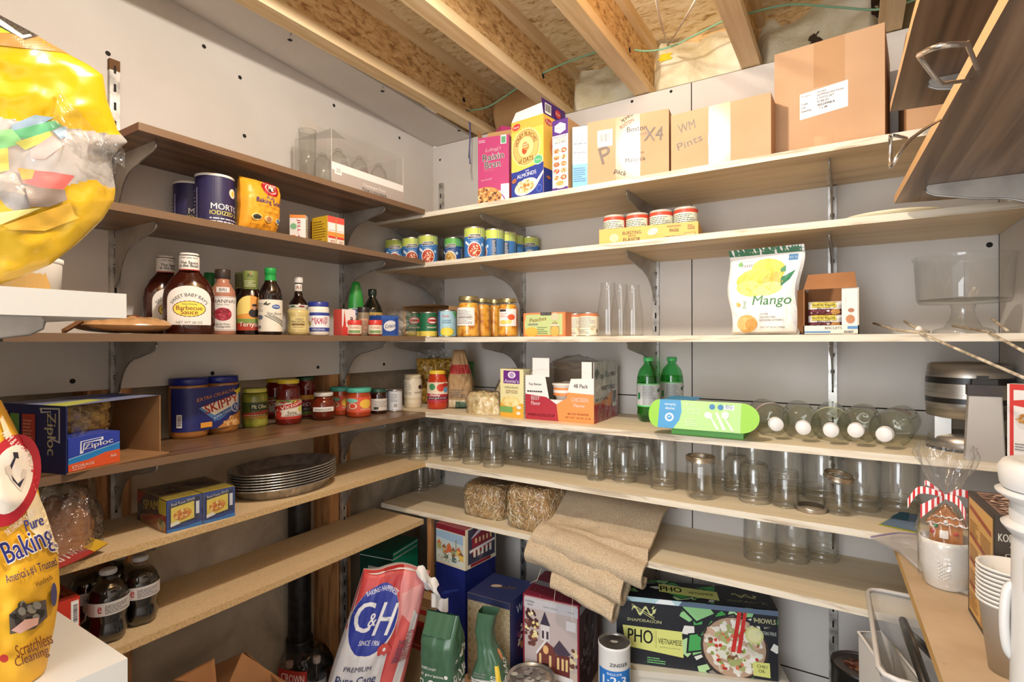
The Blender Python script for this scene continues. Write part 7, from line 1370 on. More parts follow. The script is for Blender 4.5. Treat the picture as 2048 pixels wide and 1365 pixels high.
# carton with red trim behind the sacks, low case under the flour
Qc = hit(838, 1205, 'y', -.50); zc2 = zat(850, 1208, Qc)
boxat('food_case', 'tan case with red trim behind the sugar sack', 'case', hit(806, 683, 'y', -.455), hit(859, 683, 'y', -.455), 0, zc2, .05, {'all': '#b9946a', 'front': '#b9946a'}, {'front': lambda A: (A.rect(0, .93, 1, 1, '#a87c54'), A.rect(0, .86, 1, .90, '#b02c28'), A.rect(.1, .60, 1, .80, '#b02c28'), A.rect(.3, .62, .9, .76, '#8c3a20'), A.rect(0, .56, 1, .59, '#b02c28'))})
boxat('food_case', 'low cardboard case the two flour bags stand on', 'case', hit(826, 683, 'y', -.66), hit(972, 683, 'y', -.66), 0, .285, .13, {'all': CARD}, {})
def flour(P, w_, d_, H, lb, name, txt, rot, kind):
    root = empty(name, (P[0], P[1], P[2]), rot, lb, 'flour bag')
    G = C('#46684f', .3); Wh = C('#d9d4cc', .5); m = MB(); n_ = 5.0
    def sect(a, zt):
        th = a*2*math.pi; c, s = math.sin(th), -math.cos(th); q = (abs(c)**n_+abs(s)**n_)**(-1/n_)
        t = zt/H
        if kind == 0: tx, ty = (1-.06*max(0, t-.6)*2.5, 1-.93*max(0, (t-.74)/.26)**1.1)
        else: k = max(0, min(1, (t-.35)/.3)); tx, ty = 1-.50*k, 1-.45*k; tx *= 1+.25*max(0, t-.85)*4
        n = .004*mnoise.noise((c*3, s*3, zt*22))+.003*mnoise.noise((c*7, s*7, zt*40))
        return ((w_/2*q+n)*c*tx+(.02*math.sin(t*6)*(t > .5) if kind else 0), (d_/2*q+n)*s*ty, zt)
    hg = .40 if kind == 0 else .42
    m.grid(lambda u, v: sect(u, H*v), 60, 40, lambda u, v: Wh if v < (.30+(.03 if int(u*12) % 2 else 0)) or (kind and v < .36) else G)
    def fa(x, y, e, side=0):
        # art on the front (side 0) or right (1) face
        if side == 0: a = math.atan2((x-w_/2), d_/2)/(2*math.pi)
        else: a = math.atan2(w_/2, -(x-d_/2))/(2*math.pi)
        p = np.array(sect(a % 1, y)); off = np.array([0, -1, 0]) if side == 0 else np.array([1, 0, 0]); return p+off*(e+.0006)
    A = Art(w_, H)
    if kind == 0: A.text('KIRKLAND', .34, .52, w=.4, h=.025, col='#e8e4dc', bold=.03); A.text('all purpose', .42, .455, w=.66, h=.035, col='#e8e4dc', bold=.03); A.text('FLOUR', .46, .36, w=.78, h=.10, col='#e8e4dc', bold=.05); A.circ(.82, .47, .05, '#e8e4dc'); A.text('HARINA', .46, .27, w=.6, h=.04, col='#2f5a40', bold=.03)
    else: A.lines(.1, .2, .6, .42, 9, '#7a7a76'); A.text('BREAD', .72, .34, w=.34, h=.08, col='#e8e4dc', bold=.04, rot=80); A.rect(.78, .34, .98, .5, '#e6c23a')
    A.put(m, lambda x, y, e: fa(x, y, e), cut=w_/14, cuty=H/30)
    A = Art(d_, H)
    if kind == 0: A.text('KIRKLAND', .4, .60, w=.4, h=.03, col='#e8e4dc', bold=.03, rot=20); A.text('FLOUR', .52, .42, w=.8, h=.12, col='#e8e4dc', bold=.05, rot=8); A.bits(.66, .64, .2, .05, ['#d8d4c0'], 14, .06)
    else: A.text('BREAD', .5, .40, w=.8, h=.09, col='#e8e4dc', bold=.05, rot=60); A.circ(.5, .56, .16, '#c9885a')
    A.put(m, lambda x, y, e: fa(x, y, e, 1), cut=d_/14, cuty=H/30)
    m.build('bag', root)
    if kind == 0:
        m = MB(); m.grid(lambda u, v: (w_*(-.40+.8*u), d_*(-.06-.36*v), H*(.985-.17*v)+.004+.002*math.sin(u*20)), 10, 6, G); m.build('folded_top', root)
    return root
Pf1 = C1(884, 1.79); Pf1[2] = .286; hf = zat(884, 1226, Pf1)-.286
flour(Pf1, .125, .115, hf, 'green bag of all purpose flour with folded top', 'flour_bag', 'FLOUR', facing(Pf1)-.50, 0)
Pf2 = C1(980, 1.82); Pf2[2] = .286; hf = zat(972, 1222, Pf2)-.286
flour(Pf2, .115, .10, hf, 'green bread flour bag with a twisted narrow top', 'flour_bag', 'BREAD', facing(Pf2)-.35, 1)
# shrink wrapped water bottles and open carton on the floor at the left
for k, (u, v, lb) in enumerate(((606, 1308, 'pink capped bottle at the back of the shrink wrapped pack'), (632, 1324, 'pale capped bottle at the right of the shrink wrapped pack'), (577, 1334, 'pink capped bottle at the left of the shrink wrapped pack'))):
    P = C1(u, 2.10-.05*(k == 2)-.03*(k == 1)); P[2] = 0; h = zat(u, v-10, P)
    bottle('drink_bottle', lb, 'drink bottle', P, .034, h, [(0, 0), (.95, 0), (1, .02), (1, .72), (.85, .82), (.42, .93), (.36, .95)], thin('clear_pet', (.93, .93, .95), .4, .05, 1.4, .03) if k == 0 else bpy.data.materials['clear_pet'], ([(.40, .93), (.42, .94), (.42, .995), (.38, 1), (.0001, 1)], C('#c9a090' if k != 1 else '#d6c9c4', .5)), [(.4, .75, 170, '#b8bcc4', None)], group='bottles in the shrink wrapped pack', n=24)
P = C1(604, 2.08); P[2] = 0
m = MB(); hw = .325
def wr(u, v):
    th = u*2*math.pi; ph = v*math.pi/2; q = (math.cos(ph)**.35); n = 1+.05*mnoise.noise((math.cos(th)*3, math.sin(th)*3, ph*4)); return (.095*q*n*math.cos(th), .095*q*n*math.sin(th)+.02, max(.001, hw*math.sin(ph)**.6*n))
m.grid(wr, 40, 16, FILM); A = Art(.11, .06); A.rect(0, 0, 1, 1, '#b8342c'); A.text('CROWN', .5, .5, w=.8, h=.5, col='#f0dcd8', bold=.05); A.put(m, lambda x, y, e: (-.085+x*.9, -.06-.02*math.sin(x*20)-e, hw-.075+y-x*.25), cut=.01)
tag(m.build('shrink_wrap', None, tuple(P), facing(P)), 'clear shrink wrap over the pack of drink bottles on the floor', 'plastic wrap')
Po = C1(420, 1.50); Po[2] = 0; zt_c = zat(420, 1372, Po)
root = empty('open_carton', (Po[0], Po[1], 0), facing(Po)+.35, 'open brown carton on the floor with raised flaps', 'carton')
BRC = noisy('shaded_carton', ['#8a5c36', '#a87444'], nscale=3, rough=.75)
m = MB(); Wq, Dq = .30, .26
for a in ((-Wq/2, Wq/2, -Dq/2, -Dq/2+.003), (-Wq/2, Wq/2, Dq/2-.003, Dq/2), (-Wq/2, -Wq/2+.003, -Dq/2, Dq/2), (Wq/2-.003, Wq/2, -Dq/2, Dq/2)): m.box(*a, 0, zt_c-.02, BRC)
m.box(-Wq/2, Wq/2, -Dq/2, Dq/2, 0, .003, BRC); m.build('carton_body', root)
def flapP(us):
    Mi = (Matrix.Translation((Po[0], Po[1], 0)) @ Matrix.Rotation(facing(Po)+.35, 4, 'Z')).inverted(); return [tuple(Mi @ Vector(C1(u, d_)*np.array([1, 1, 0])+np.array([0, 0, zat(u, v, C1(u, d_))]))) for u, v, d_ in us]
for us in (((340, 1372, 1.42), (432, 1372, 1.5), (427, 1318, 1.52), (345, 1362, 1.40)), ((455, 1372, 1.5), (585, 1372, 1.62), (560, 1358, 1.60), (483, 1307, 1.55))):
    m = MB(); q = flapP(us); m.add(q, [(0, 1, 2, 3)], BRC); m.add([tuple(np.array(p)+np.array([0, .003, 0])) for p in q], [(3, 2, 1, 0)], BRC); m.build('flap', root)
# ================================================================ right side
# hidden ledge, clear bin with utensils, tall white bin, enamel pot
rshelf('shelf_board', .60, [(1.95, -.45), (1.95, -1.2), (XR-.001, -1.2), (XR-.001, -.45)], .018, PART, PARTE, PART, 'particle board ledge under the lower right shelf')
bx0, bx1, by0, by1 = 1.815, 2.13, -.86, -.44
root = empty('clear_bin', (0, 0, 0), 0, 'clear plastic bin under the lower right shelf', 'bin')
m = MB(); zr = .885; zb_ = .619
rim = [(bx0, by1, zr), (bx1, by1, zr), (bx1, by0, zr), (bx0+.01, by0, zr)]; base = [(bx0+.075, by1-.04, zb_), (bx1-.03, by1-.04, zb_), (bx1-.03, by0+.04, zb_), (bx0+.08, by0+.04, zb_)]
m.add(rim+base, [(0, 1, 5, 4), (1, 2, 6, 5), (2, 3, 7, 6), (3, 0, 4, 7), (4, 5, 6, 7)], FROST); m.build('walls', root)
m = MB(); rp = []
for i in range(4):
    a, b = np.array(rim[i]), np.array(rim[(i+1) % 4]); p_ = np.array(rim[i-1]); 
    rp += [a+(p_-a)/np.linalg.norm(p_-a)*.03, a+(p_-a)/np.linalg.norm(p_-a)*.009+(b-a)/np.linalg.norm(b-a)*.009, a+(b-a)/np.linalg.norm(b-a)*.03]
m.tube(rp, .0055, C('#cfcac4', .35), 8, True); m.build('rim', root)
BK = C('#1b1a18', .3); DKM = C('#6a6a68', .25, .8)
for (ua, va, xa), (ub, vb, xb), lb in (((1806, 1242, 1.87), (1838, 1332, 1.86), 'olive black utensil handle leaning in the clear bin'), ((1822, 1268, 1.90), (1868, 1315, 1.90), 'thin black handled utensil lying in the clear bin')):
    a, b = hit(ua, va, 'x', xa), hit(ub, vb, 'x', xb); b = b+(b-a)*.3
    m = MB(); m.tube([a, a*.7+b*.3, b], [.0075, .009, .006], BK, 10); tag(m.build('utensil'), lb, 'utensil')
root = empty('white_bin', (0, 0, 0), 0, 'tall narrow white plastic bin at lower right', 'bin')
m = MB(); zr = .76; WP = C('#dedad4', .4)
rim = [hit(1717, 1266, 'z', zr), hit(1764, 1264, 'z', zr)]; r0, r1 = rim; fx = hit(1792, 1372, 'z', zr); rim = [r0, r1, r1+(fx-r0), fx]
base = [np.array([p[0]*.9+np.mean([q[0] for q in rim])*.1, p[1]*.9+np.mean([q[1] for q in rim])*.1, .4]) for p in rim]
base = [np.array([b[0], b[1], 0.0]) for b in base]; mid_ = [r*.55+b*.45 for r, b in zip(rim, base)]
P_ = [tuple(p) for p in rim+base]; m.add(P_, [(0, 1, 5, 4), (1, 2, 6, 5), (2, 3, 7, 6), (3, 0, 4, 7), (4, 5, 6, 7)], WP); m.tube(rim, .004, WP, 6, True)
Pm_ = [tuple(p) for p in mid_]; m.add(Pm_, [(0, 1, 2, 3)], WP); m.build('walls', root)
Pe = hit(1880, 1372, 'z', .70); Pe[2] = .619; Pe = np.array([1.945, -.93, .619])
m = MB(); m.lathe([(.0001, 0), (.05, 0), (.062, .02), (.066, .075), (.072, .078), (.072, .082), (.062, .082), (.060, .02), (.0001, .018)], C('#e6e2dc', .25), 36); m.lathe([(.0595, .03), (.0001, .028)], C('#c43220', .4), 30)
tag(m.build('enamel_bowl', None, tuple(Pe)), 'white bowl with a bright red inside at the bottom right', 'bowl')
# pancake mix box
z = BZ
N_ = hit(1990, 1311, 'z', z); F_ = hit(1937, 1222, 'z', z); dv = (N_-F_); D = float(np.linalg.norm(dv[:2])); dv = dv/np.linalg.norm(dv[:2]); ex = np.array([-dv[1], dv[0], 0])
BKB = '#3a322a'
def ko(A): A.rect(0, 0, 1, 1, BKB); A.text('KODIAK', .36, .845, w=.58, h=.055, col='#ece6d8', bold=.05); A.text('••••', .46, .785, w=.3, col='#ece6d8'); A.text('CAKES', .46, .72, w=.5, h=.03, col='#ece6d8', bold=.03); A.rect(.15, .60, .95, .66, '#cfc08c'); A.text('RESTORATION', .40, .535, w=.6, h=.035, col='#c98a4a', bold=.04); A.text('FLAPJACK', .38, .475, w=.58, h=.045, col='#c98a4a', bold=.04); A.lines(.15, .36, .85, .43, 2, '#e8e0d0')
def kl(A):
    A.rect(0, 0, 1, 1, BKB); A.rect(.05, .04, .95, .96, '#cfa25c')
    for y in (.84, .62, .42, .22): A.poly([(.08, y+.03), (.9, y-.03), (.9, y+.01), (.08, y+.07)], '#9c4a30')
    for i, y in enumerate((.66, .46, .26, .08)): A.lines(.1, y, .45, y+.14, 7, '#7a4a24', seed=i); A.lines(.52, y-.02, .9, y+.12, 7, '#7a4a24', seed=i+9)
    A.bits(.5, .5, .1, .08, ['#ece6da'], 6, .05)
boxat('pancake_mix_box', 'dark brown pancake mix box with kraft side panel', 'baking mix', N_, N_+ex*.058, z+.001, zat(1990, 1032, N_)-z, D, {'all': BKB}, {'front': ko, 'left': kl, 'top': lambda A: (A.rect(.15, .05, .85, .95, '#8a6a58'), [A.rect(.2, .1+.09*i, .8, .13+.09*i, '#3a322a') for i in range(9)], A.bits(.5, .5, .3, .4, ['#c9a890', '#6a4a3c'], 40, .08))})
# paper cup stack
Pc_ = C1(2022, .80); Pc_[2] = z
CUP = C('#ddd8d0', .55); hcs = zat(2022, 1135, Pc_)-z; r = .040
for k in range(9):
    zb = z+.0005+k*(hcs-.105)/8; m = MB(); m.lathe([(.0001, .004), (.026, .004), (.0265, 0), (r-.002, .103), (r+.001, .102), (r+.001, .106), (r-.003, .106), (.026, .008), (.0001, .007)], CUP, 40)
    tag(m.build('paper_cup', None, (Pc_[0], Pc_[1], zb)), 'white paper cup, %s in the nested stack' % ['lowest', 'second from the bottom', 'third from the bottom', 'fourth from the bottom', 'middle one', 'fourth from the top', 'third from the top', 'second from the top', 'topmost'][k], 'paper cup', 'nested stack of paper cups')
# white kitchen gadget
Pg = C1(2126, .53); Pg[2] = z
root = empty('juicer', tuple(Pg), facing(Pg), 'white plastic kitchen gadget with flanges and side handle at the right edge', 'kitchen gadget')
WG = C('#c6c2bc', .35); zz2 = lambda v: zat(2110, v, Pg)-z
m = MB(); m.lathe([(.0001, 0), (.042, 0), (.043, .02), (.040, .10), (.038, zz2(1080)), (.040, zz2(1040)), (.038, zz2(995))], WG, 40); m.build('body', root)
for vv, rr in ((992, .051), (1060, .0465)):
    m = MB(); m.lathe([(.037, zz2(vv+26)), (rr-.001, zz2(vv+5)), (rr, zz2(vv)), (.037, zz2(vv-10))], WG, 40); m.build('flange', root)
m = MB(); m.lathe([(.046, zz2(984)), (.0475, zz2(976)), (.049, zz2(945)), (.0445, zz2(930)), (.034, zz2(926)), (.030, zz2(932)), (.0001, zz2(934))], WG, 40); m.build('lid', root)
m = MB(); m.tube(smooth([(-.034, -.004, zz2(1190)), (-.040, -.006, zz2(1200)), (-.0425, -.008, zz2(1240)), (-.0425, -.008, zz2(1290)), (-.040, -.006, zz2(1330)), (-.034, 0, zz2(1350))]), .0045, WG, 10); m.build('handle', root)
m = MB(); A = Art(.03, .035); A.rect(0, 0, 1, 1, '#a89a5c', nx=8); A.put(m, cyl(.041, zz2(1185), off=-.35, W=.03)); m.build('label', root)
# mug with gingerbread in cellophane and striped bow
P, r = stand(1892, 1188, 88, z); hm = zat(1892, 1075, P)-z
root = empty('gift_mug', tuple(P), facing(P), 'white embossed mug holding gingerbread in cellophane with a striped bow', 'mug')
EM = noisy('embossed_ceramic', ['#dcd6cc', '#e6e1d8'], nscale=5, rough=.35)
m = MB(); m.lathe([(.0001, 0), (r*.70, 0), (r*.78, .003), (r*.96, hm*.45), (r, hm*.9), (r*1.01, hm), (r*.95, hm), (r*.90, hm*.5), (.0001, .01)], EM, 44)
for i in range(5):
    for j in range(5):
        a = -.25+.09*i; zq = hm*(.25+.07*j+.03*abs(i-2)); q = np.interp(zq, [0, hm*.45, hm*.9], [r*.78, r*.96, r]); m.lathe([(.0001, .0022), (.0022, .001), (.003, 0)], EM, 8, M=Matrix.Translation((q*math.sin(a), -q*math.cos(a), zq)) @ Matrix.Rotation(math.pi/2, 4, 'X'))
m.build('mug', root)
GB = noisy('gingerbread', ['#a9672e', '#bd7a3c'], nscale=9, rough=.7); IC = C('#ece6dc', .6)
m = MB(); m.box(-.026, .026, -.012, .012, hm*.6, hm+.030, GB); m.prism([(-.032, hm+.026), (.032, hm+.026), (0, hm+.066)], -.014, .014, GB)
m.box(-.010, .004, -.0135, -.012, hm-.0, hm+.016, IC); 
for i in range(9): x = -.03+.0075*i; m.tube([(x, -.0155, hm+.028+.004*(i % 2)), (x+.0075, -.0155, hm+.028+.004*((i+1) % 2))], .0013, IC, 5); m.tube([(x*.7, -.0155, hm+.042+.004*(i % 2)), (x*.7+.0055, -.0155, hm+.042+.004*((i+1) % 2))], .0012, IC, 5)
for x, zq, c in ((-.021, hm+.012, '#b8342c'), (-.016, hm+.024, '#2f7a4c'), (.016, hm+.012, '#b8342c'), (.0, hm+.034, '#e6e0da')): m.lathe([(.0001, .0035), (.003, .0025), (.0042, 0)], C(c, .4), 12, M=Matrix.Translation((x, -.0135, zq)) @ Matrix.Rotation(math.pi/2, 4, 'X'))
m.build('gingerbread_house', root)
m = MB(); r_ = r
ztop = zat(1930, 890, P)-z
def cel(u, v):
    th = u*2*math.pi; zq = hm*.15+(ztop-hm*.15)*v; k = zq; nk = hm+.085
    q = np.interp(zq, [0, hm, hm+.04, nk-.012, nk, nk+.02, ztop-.02, ztop], [r_*1.01, r_*1.06, r_*.98, r_*.30, r_*.16, r_*.55, r_*1.15, r_*1.0]); n = 1+.10*math.sin(9*th+zq*50)*(zq > hm)+.12*mnoise.noise((math.cos(th)*3, math.sin(th)*3, zq*40))*(zq > hm*.9)
    return (q*n*math.sin(th)+.012*max(0, zq-nk)*8*.1, -q*n*math.cos(th), zq)
m.grid(cel, 60, 34, FILM); m.build('cellophane', root)
m = MB(); nk = hm+.085
def bow(pts, w0, w1):
    pts = smooth([np.array(p, float) for p in pts], 5); n = len(pts)-1
    for i in range(n):
        a, b = pts[i], pts[i+1]; wa = w0+(w1-w0)*i/n; wb = w0+(w1-w0)*(i+1)/n; mm = C('#c42f2f', .5) if i % 2 else C('#ece4e0', .5)
        m.add([a-np.array([0, 0, wa]), b-np.array([0, 0, wb]), b+np.array([0, 0, wb]), a+np.array([0, 0, wa])], [(0, 1, 2, 3)], mm)
bow([(0, -.014, nk), (-.022, -.022, nk+.008), (-.045, -.016, nk+.004), (-.062, -.006, nk-.028)], .004, .010); bow([(0, -.016, nk), (.018, -.024, nk-.004), (.030, -.026, nk-.03)], .005, .012); bow([(0, -.016, nk), (-.018, -.030, nk-.012), (-.040, -.028, nk-.034)], .004, .014); bow([(0, -.014, nk), (.02, -.016, nk+.012), (.042, -.01, nk+.006)], .004, .009); bow([(0, -.014, nk), (-.03, -.01, nk+.022), (-.034, -.01, nk+.010)], .003, .007)
m.build('ribbon_bow', root, label='red and white striped ribbon bow')
# flat zip bag under the mug
q = [hit(u, v, 'z', z+.004) for u, v in ((1742, 1078), (1800, 1072), (1848, 1075), (1940, 1160), (1935, 1192), (1880, 1172), (1835, 1140), (1800, 1108))]
m = MB(); m.add([tuple(p+np.array([0, 0, .003+.003*(i % 2)])) for i, p in enumerate(q)], [tuple(range(8))], thin('bag_film', (.88, .86, .88), .4, .08, 1.0, .15, .5, .35)); m.add([tuple(p+np.array([0, 0, .001])) for p in q], [tuple(reversed(range(8)))], bpy.data.materials['bag_film']); m.tube(smooth([q[0]+np.array([0, 0, .004]), hit(1770, 1070, 'z', z+.01), q[1]+np.array([0, 0, .006]), q[2]+np.array([0, 0, .004])]), .0022, C('#8a7c98', .4), 6)
m.add([tuple(hit(u, v, 'z', z+.006)) for u, v in ((1795, 1078), (1846, 1080), (1850, 1112), (1822, 1098))], [(0, 1, 2, 3)], C('#e6e2e0', .6)); tag(m.build('zip_bag'), 'flat clear zip bag lying over the shelf edge under the mug', 'plastic bag')
# appliance on the fourth back wall shelf
z = RZ[4]
SS = noisy('brushed_steel', ['#8d8780', '#aaa49b', '#bdb7ad'], scale=(1, 1, 20), nscale=3, rough=.32, metal=.8); BLK = C('#1a1816', .35)
xl = hit(1850, 683, 'y', -.21)[0]; ra = (2.143-xl)/2; P = np.array([2.143-ra, -.205, z]); zz3 = lambda v: zat(1880, v, P)-z
root = empty('waffle_maker', tuple(P), facing(P), 'round brushed steel flip waffle maker at the right end', 'waffle maker')
a1_, a2_ = zz3(832), zz3(726)
st_ = [a1_+(a2_-a1_)*t for t in (0, .26, .36, .62, .74, .96, 1)]
m = MB(); m.lathe([(.0001, st_[0]-.004), (ra*.8, st_[0]-.004, SS), (ra*.97, st_[0], SS), (ra, st_[1], BLK), (ra, st_[2], SS), (ra, st_[3], BLK), (ra*.99, st_[4], SS), (ra*.95, st_[5], SS), (ra*.86, st_[6], SS), (.0001, st_[6]+.004)], SS, 56); m.build('plates', root)
m = MB(); m.box(-.07, -.035, -.05, .02, .03, st_[0], C('#a3a09a', .35, .6)); m.build('stand', root); m = MB(); m.box(.03, .07, .02, .07, .03, st_[0], C('#a3a09a', .35, .6)); m.build('stand', root)
m = MB(); m.lathe([(ra*.98, 0, BLK), (ra*.98, .008, SS), (ra*.99, .012, SS), (ra*.92, .035, SS), (ra*.7, .045, SS), (.0001, .042)], SS, 56, sy=.9); m.build('base', root)
Pa = hit(1934, 926, 'z', z); Pa = hit(1934, 683, 'y', -.385); Pb = hit(2008, 683, 'y', -.385); Wt_ = Pb[0]-Pa[0]; Ht_ = zat(1934, 762, Pa)-z
root = empty('can_opener', (Pa[0], Pa[1]+.0, z), 0, 'upright silver appliance with dark cap in front of the waffle maker', 'appliance')
Pa2 = Pa
SV = noisy('satin_silver', ['#b0aaa2', '#c0bab2'], nscale=3, rough=.38, metal=.45)
m = MB(); m.add([(-.004, 0, 0), (Wt_+.004, 0, 0), (Wt_+.004, .03, 0), (-.004, .03, 0), (.003, .0, Ht_*.82), (Wt_-.002, .0, Ht_*.82), (Wt_-.002, .03, Ht_*.82), (.003, .03, Ht_*.82)], [(0, 1, 5, 4), (1, 2, 6, 5), (2, 3, 7, 6), (3, 0, 4, 7), (4, 5, 6, 7)], SV); m.build('body', root, bevel=.003)
m = MB(); m.box(.001, Wt_-.002, -.002, .03, Ht_*.82, Ht_*.95, C('#3a322e', .35)); m.build('cap', root, bevel=.006); m = MB(); m.box(.01, Wt_*.85, .004, .028, Ht_*.95, Ht_*1.02, BLK); m.box(Wt_*.3, Wt_*.6, .0, .02, Ht_*1.02, Ht_*1.06, BLK); m.build('lever', root, bevel=.002)
Pa = hit(2014, 683, 'y', -.39); Pb = np.array([XR-.004, Pa[1]-.03, 0])
boxat('cereal_box', 'white and red cereal box at the far right edge', 'cereal box', Pa, Pb, z, zat(2030, 768, Pa)-z, .03, {'all': '#e6e2de', 'left': '#d6d0cc'}, {'front': lambda A: (A.rect(.08, 0, .2, 1, '#cf3a34'), A.rect(.08, .93, 1, 1, '#cf3a34'), A.poly([(.2, .74), (1, .70), (1, .84), (.2, .8)], '#cf3a34'), A.ell(.55, .55, .3, .1, '#d8d4d0'), A.bits(.52, .58, .25, .05, ['#c9924a', '#b87a3a', '#e0b878'], 30, .05), A.lines(.25, .2, .7, .3, 3))})
# thin rods lying on the third shelf, ends pointing into the room
z = RZ[3]
ROD = noisy('weathered_rod', ['#8a7a64', '#b8a88e', '#d2c4ac'], nscale=40, rough=.7)
for pts, lb in ((((1747, 647, -.22), (1790, 660, -.30), (1836, 668, -.385), (2075, 768, -.80)), 'long thin rod in front, slanting down past the steel appliance'), (((1905, 652, -.25), (1975, 668, -.392), (2075, 718, -.70)), 'second thin rod at the foot of the trifle bowl'), (((1809, 643, -.24), (1838, 660, -.36), (1858, 664, -.38)), 'short rod end with a pale knot of tape'), (((1984, 638, -.30), (2016, 662, -.385)), 'short pale rod at the right of the trifle bowl')):
    p3 = [hit(u, v, 'y', y) for u, v, y in pts]
    p3 = [np.array([p[0], p[1], max(p[2], z+.004) if p[1] > -.395 else p[2]]) for p in p3]
    m = MB(); m.tube(p3, .0032, ROD, 7)
    if 'knot' in lb: m.lathe([(.0001, -.008), (.007, -.004), (.009, .002), (.005, .009), (.0001, .01)], C('#e0d8cc', .7), 10, M=Matrix.Translation(Vector(p3[1])))
    tag(m.build('rod'), lb, 'rod')
# chrome loops of a wire rack on the nearer walnut shelf, glass dish above
CH = C('#cfc8bf', .15, .95)
for pts, lb in ((((1960, 150, 1.90), (1936, 92, 1.86), (1928, 89, 1.85), (1880, 92, 1.83), (1842, 108, 1.825), (1842, 118, 1.83), (1878, 163, 1.85), (1900, 165, 1.87), (1945, 160, 1.90)), 'chrome wire loop jutting out under the highest walnut shelf'), (((1812, 276, 1.84), (1786, 271, 1.82), (1781, 276, 1.82), (1781, 328, 1.82), (1786, 328, 1.82), (1822, 278, 1.84), (1880, 240, 1.90)), 'chrome wire hook jutting out beside the nearer walnut shelf')):
    m = MB(); m.tube(smooth([hit(u, v, 'x', x) for u, v, x in pts], 3), .0021, CH, 8); tag(m.build('wire_loop'), lb, 'wire', 'wire rack ends')
Pd = hit(1960, -22, 'x', 1.95); m = MB(); m.lathe([(.0001, 0), (.04, 0), (.052, .006), (.062, .03), (.064, .05)], thin('teal_glass', (.62, .80, .78), .5, .08, 1.2), 36); m.lathe([(.0001, .004), (.045, .005), (.055, .02)], thin('teal_glass_thick', (.55, .78, .76), .5, .1, 1.2), 36)
Pd = np.array([1.972, -1.32, UZ+.0195]); tag(m.build('glass_dish', None, tuple(Pd)), 'pale teal glass dish on the upper walnut shelf', 'dish')
# ================================================================ left, near: snack bag, tub, big baking soda bag
X0 = .790
def near(X, ys, xs, left, bul, seed):
    ys_ = np.array(ys, float); xs_ = np.array(xs, float)
    def S(px, py, e=0, sgn=1):
        xr = float(np.interp(py, ys_, xs_)); u = (px-left)/max(1, xr-left); u = min(1, max(0, u)); t = (py-ys_[0])/(ys_[-1]-ys_[0]); t = min(1, max(0, t))
        b = bul*(max(0, 1-abs(2*u-1)**3)**.5)*(max(0, 1-abs(2*t-1)**3)**.5); n = .009*mnoise.noise((px/80+seed, py/60, 1))+.003*mnoise.noise((px/34, py/30, seed)); n *= min(1, 6*min(u, 1-u))
        p = hit(px, py, 'x', X); p = p.copy(); v_ = (CAM-p); v_ = v_/np.linalg.norm(v_); return p+v_*(sgn*b+n+e)
    return S, (lambda py: float(np.interp(py, ys_, xs_)))
S, xr = near(X0, [22, 60, 100, 130, 150, 200, 262, 284, 296, 318, 380, 402, 440, 490, 530, 556, 572], [-30, 50, 122, 178, 206, 214, 236, 256, 240, 222, 231, 228, 205, 152, 100, 40, -10], -190, .035, 3)
YEL = C('#c8a414', .22, 0, .5); YEL2 = C('#d0a824', .2, 0, .6); MIDF = thin('snack_window_film', (.93, .90, .90), .45, .10, 1.0, .1, 1.0, .32)
def mcol(u, v):
    py = 22+550*v; px = -190+(xr(py)+190)*u
    if py < 235+px*.15: return YEL
    if py > 400-max(0, px-20)*.25+max(0, 30*math.sin(px/30.)): return YEL2
    return MIDF
root = empty('snack_bag', tuple(S(20, 571)), 0, 'large crinkled yellow snack bag bulging over the thick white shelf', 'snack bag'); Mi = Matrix.Translation(Vector(S(20, 571))).inverted()
m = MB(); lc = lambda P: tuple(Mi @ Vector(P))
m.grid(lambda u, v: lc(S(-190+(xr(22+550*v)+190)*u, 22+550*v)), 100, 140, mcol)
m.grid(lambda u, v: lc(S(-190+(xr(22+550*v)+190)*(1-u), 22+550*v, 0, -1)), 40, 60, lambda u, v: mcol(1-u, v) if mcol(1-u, v) is not MIDF else FILM)
class PA(Art):
    pass
A = Art(450, 560)      # picture-unit artwork and a painted highlight, laid on the bag's surface
def pp_(pts): return [((x+190)/450, (582-y)/560) for x, y in pts]
A.poly(pp_([(-60, 62), (0, 65), (75, 72), (138, 108), (120, 104), (-60, 84)]), '#cf7a3c'); A.poly(pp_([(-60, 44), (12, 48), (26, 66), (-60, 64)]), '#9cb830')
for a, c in ((pp_([(-20, 25), (0, 30), (60, 62), (78, 72), (50, 80), (38, 74), (-20, 44)]), '#3a342c'), (pp_([(-10, 34), (0, 38), (46, 70), (60, 68), (64, 72), (44, 77), (-10, 44)]), '#cfc8bc'), (pp_([(30, 50), (58, 66), (45, 69), (28, 58)]), '#3a342c')): A.poly(a, c)
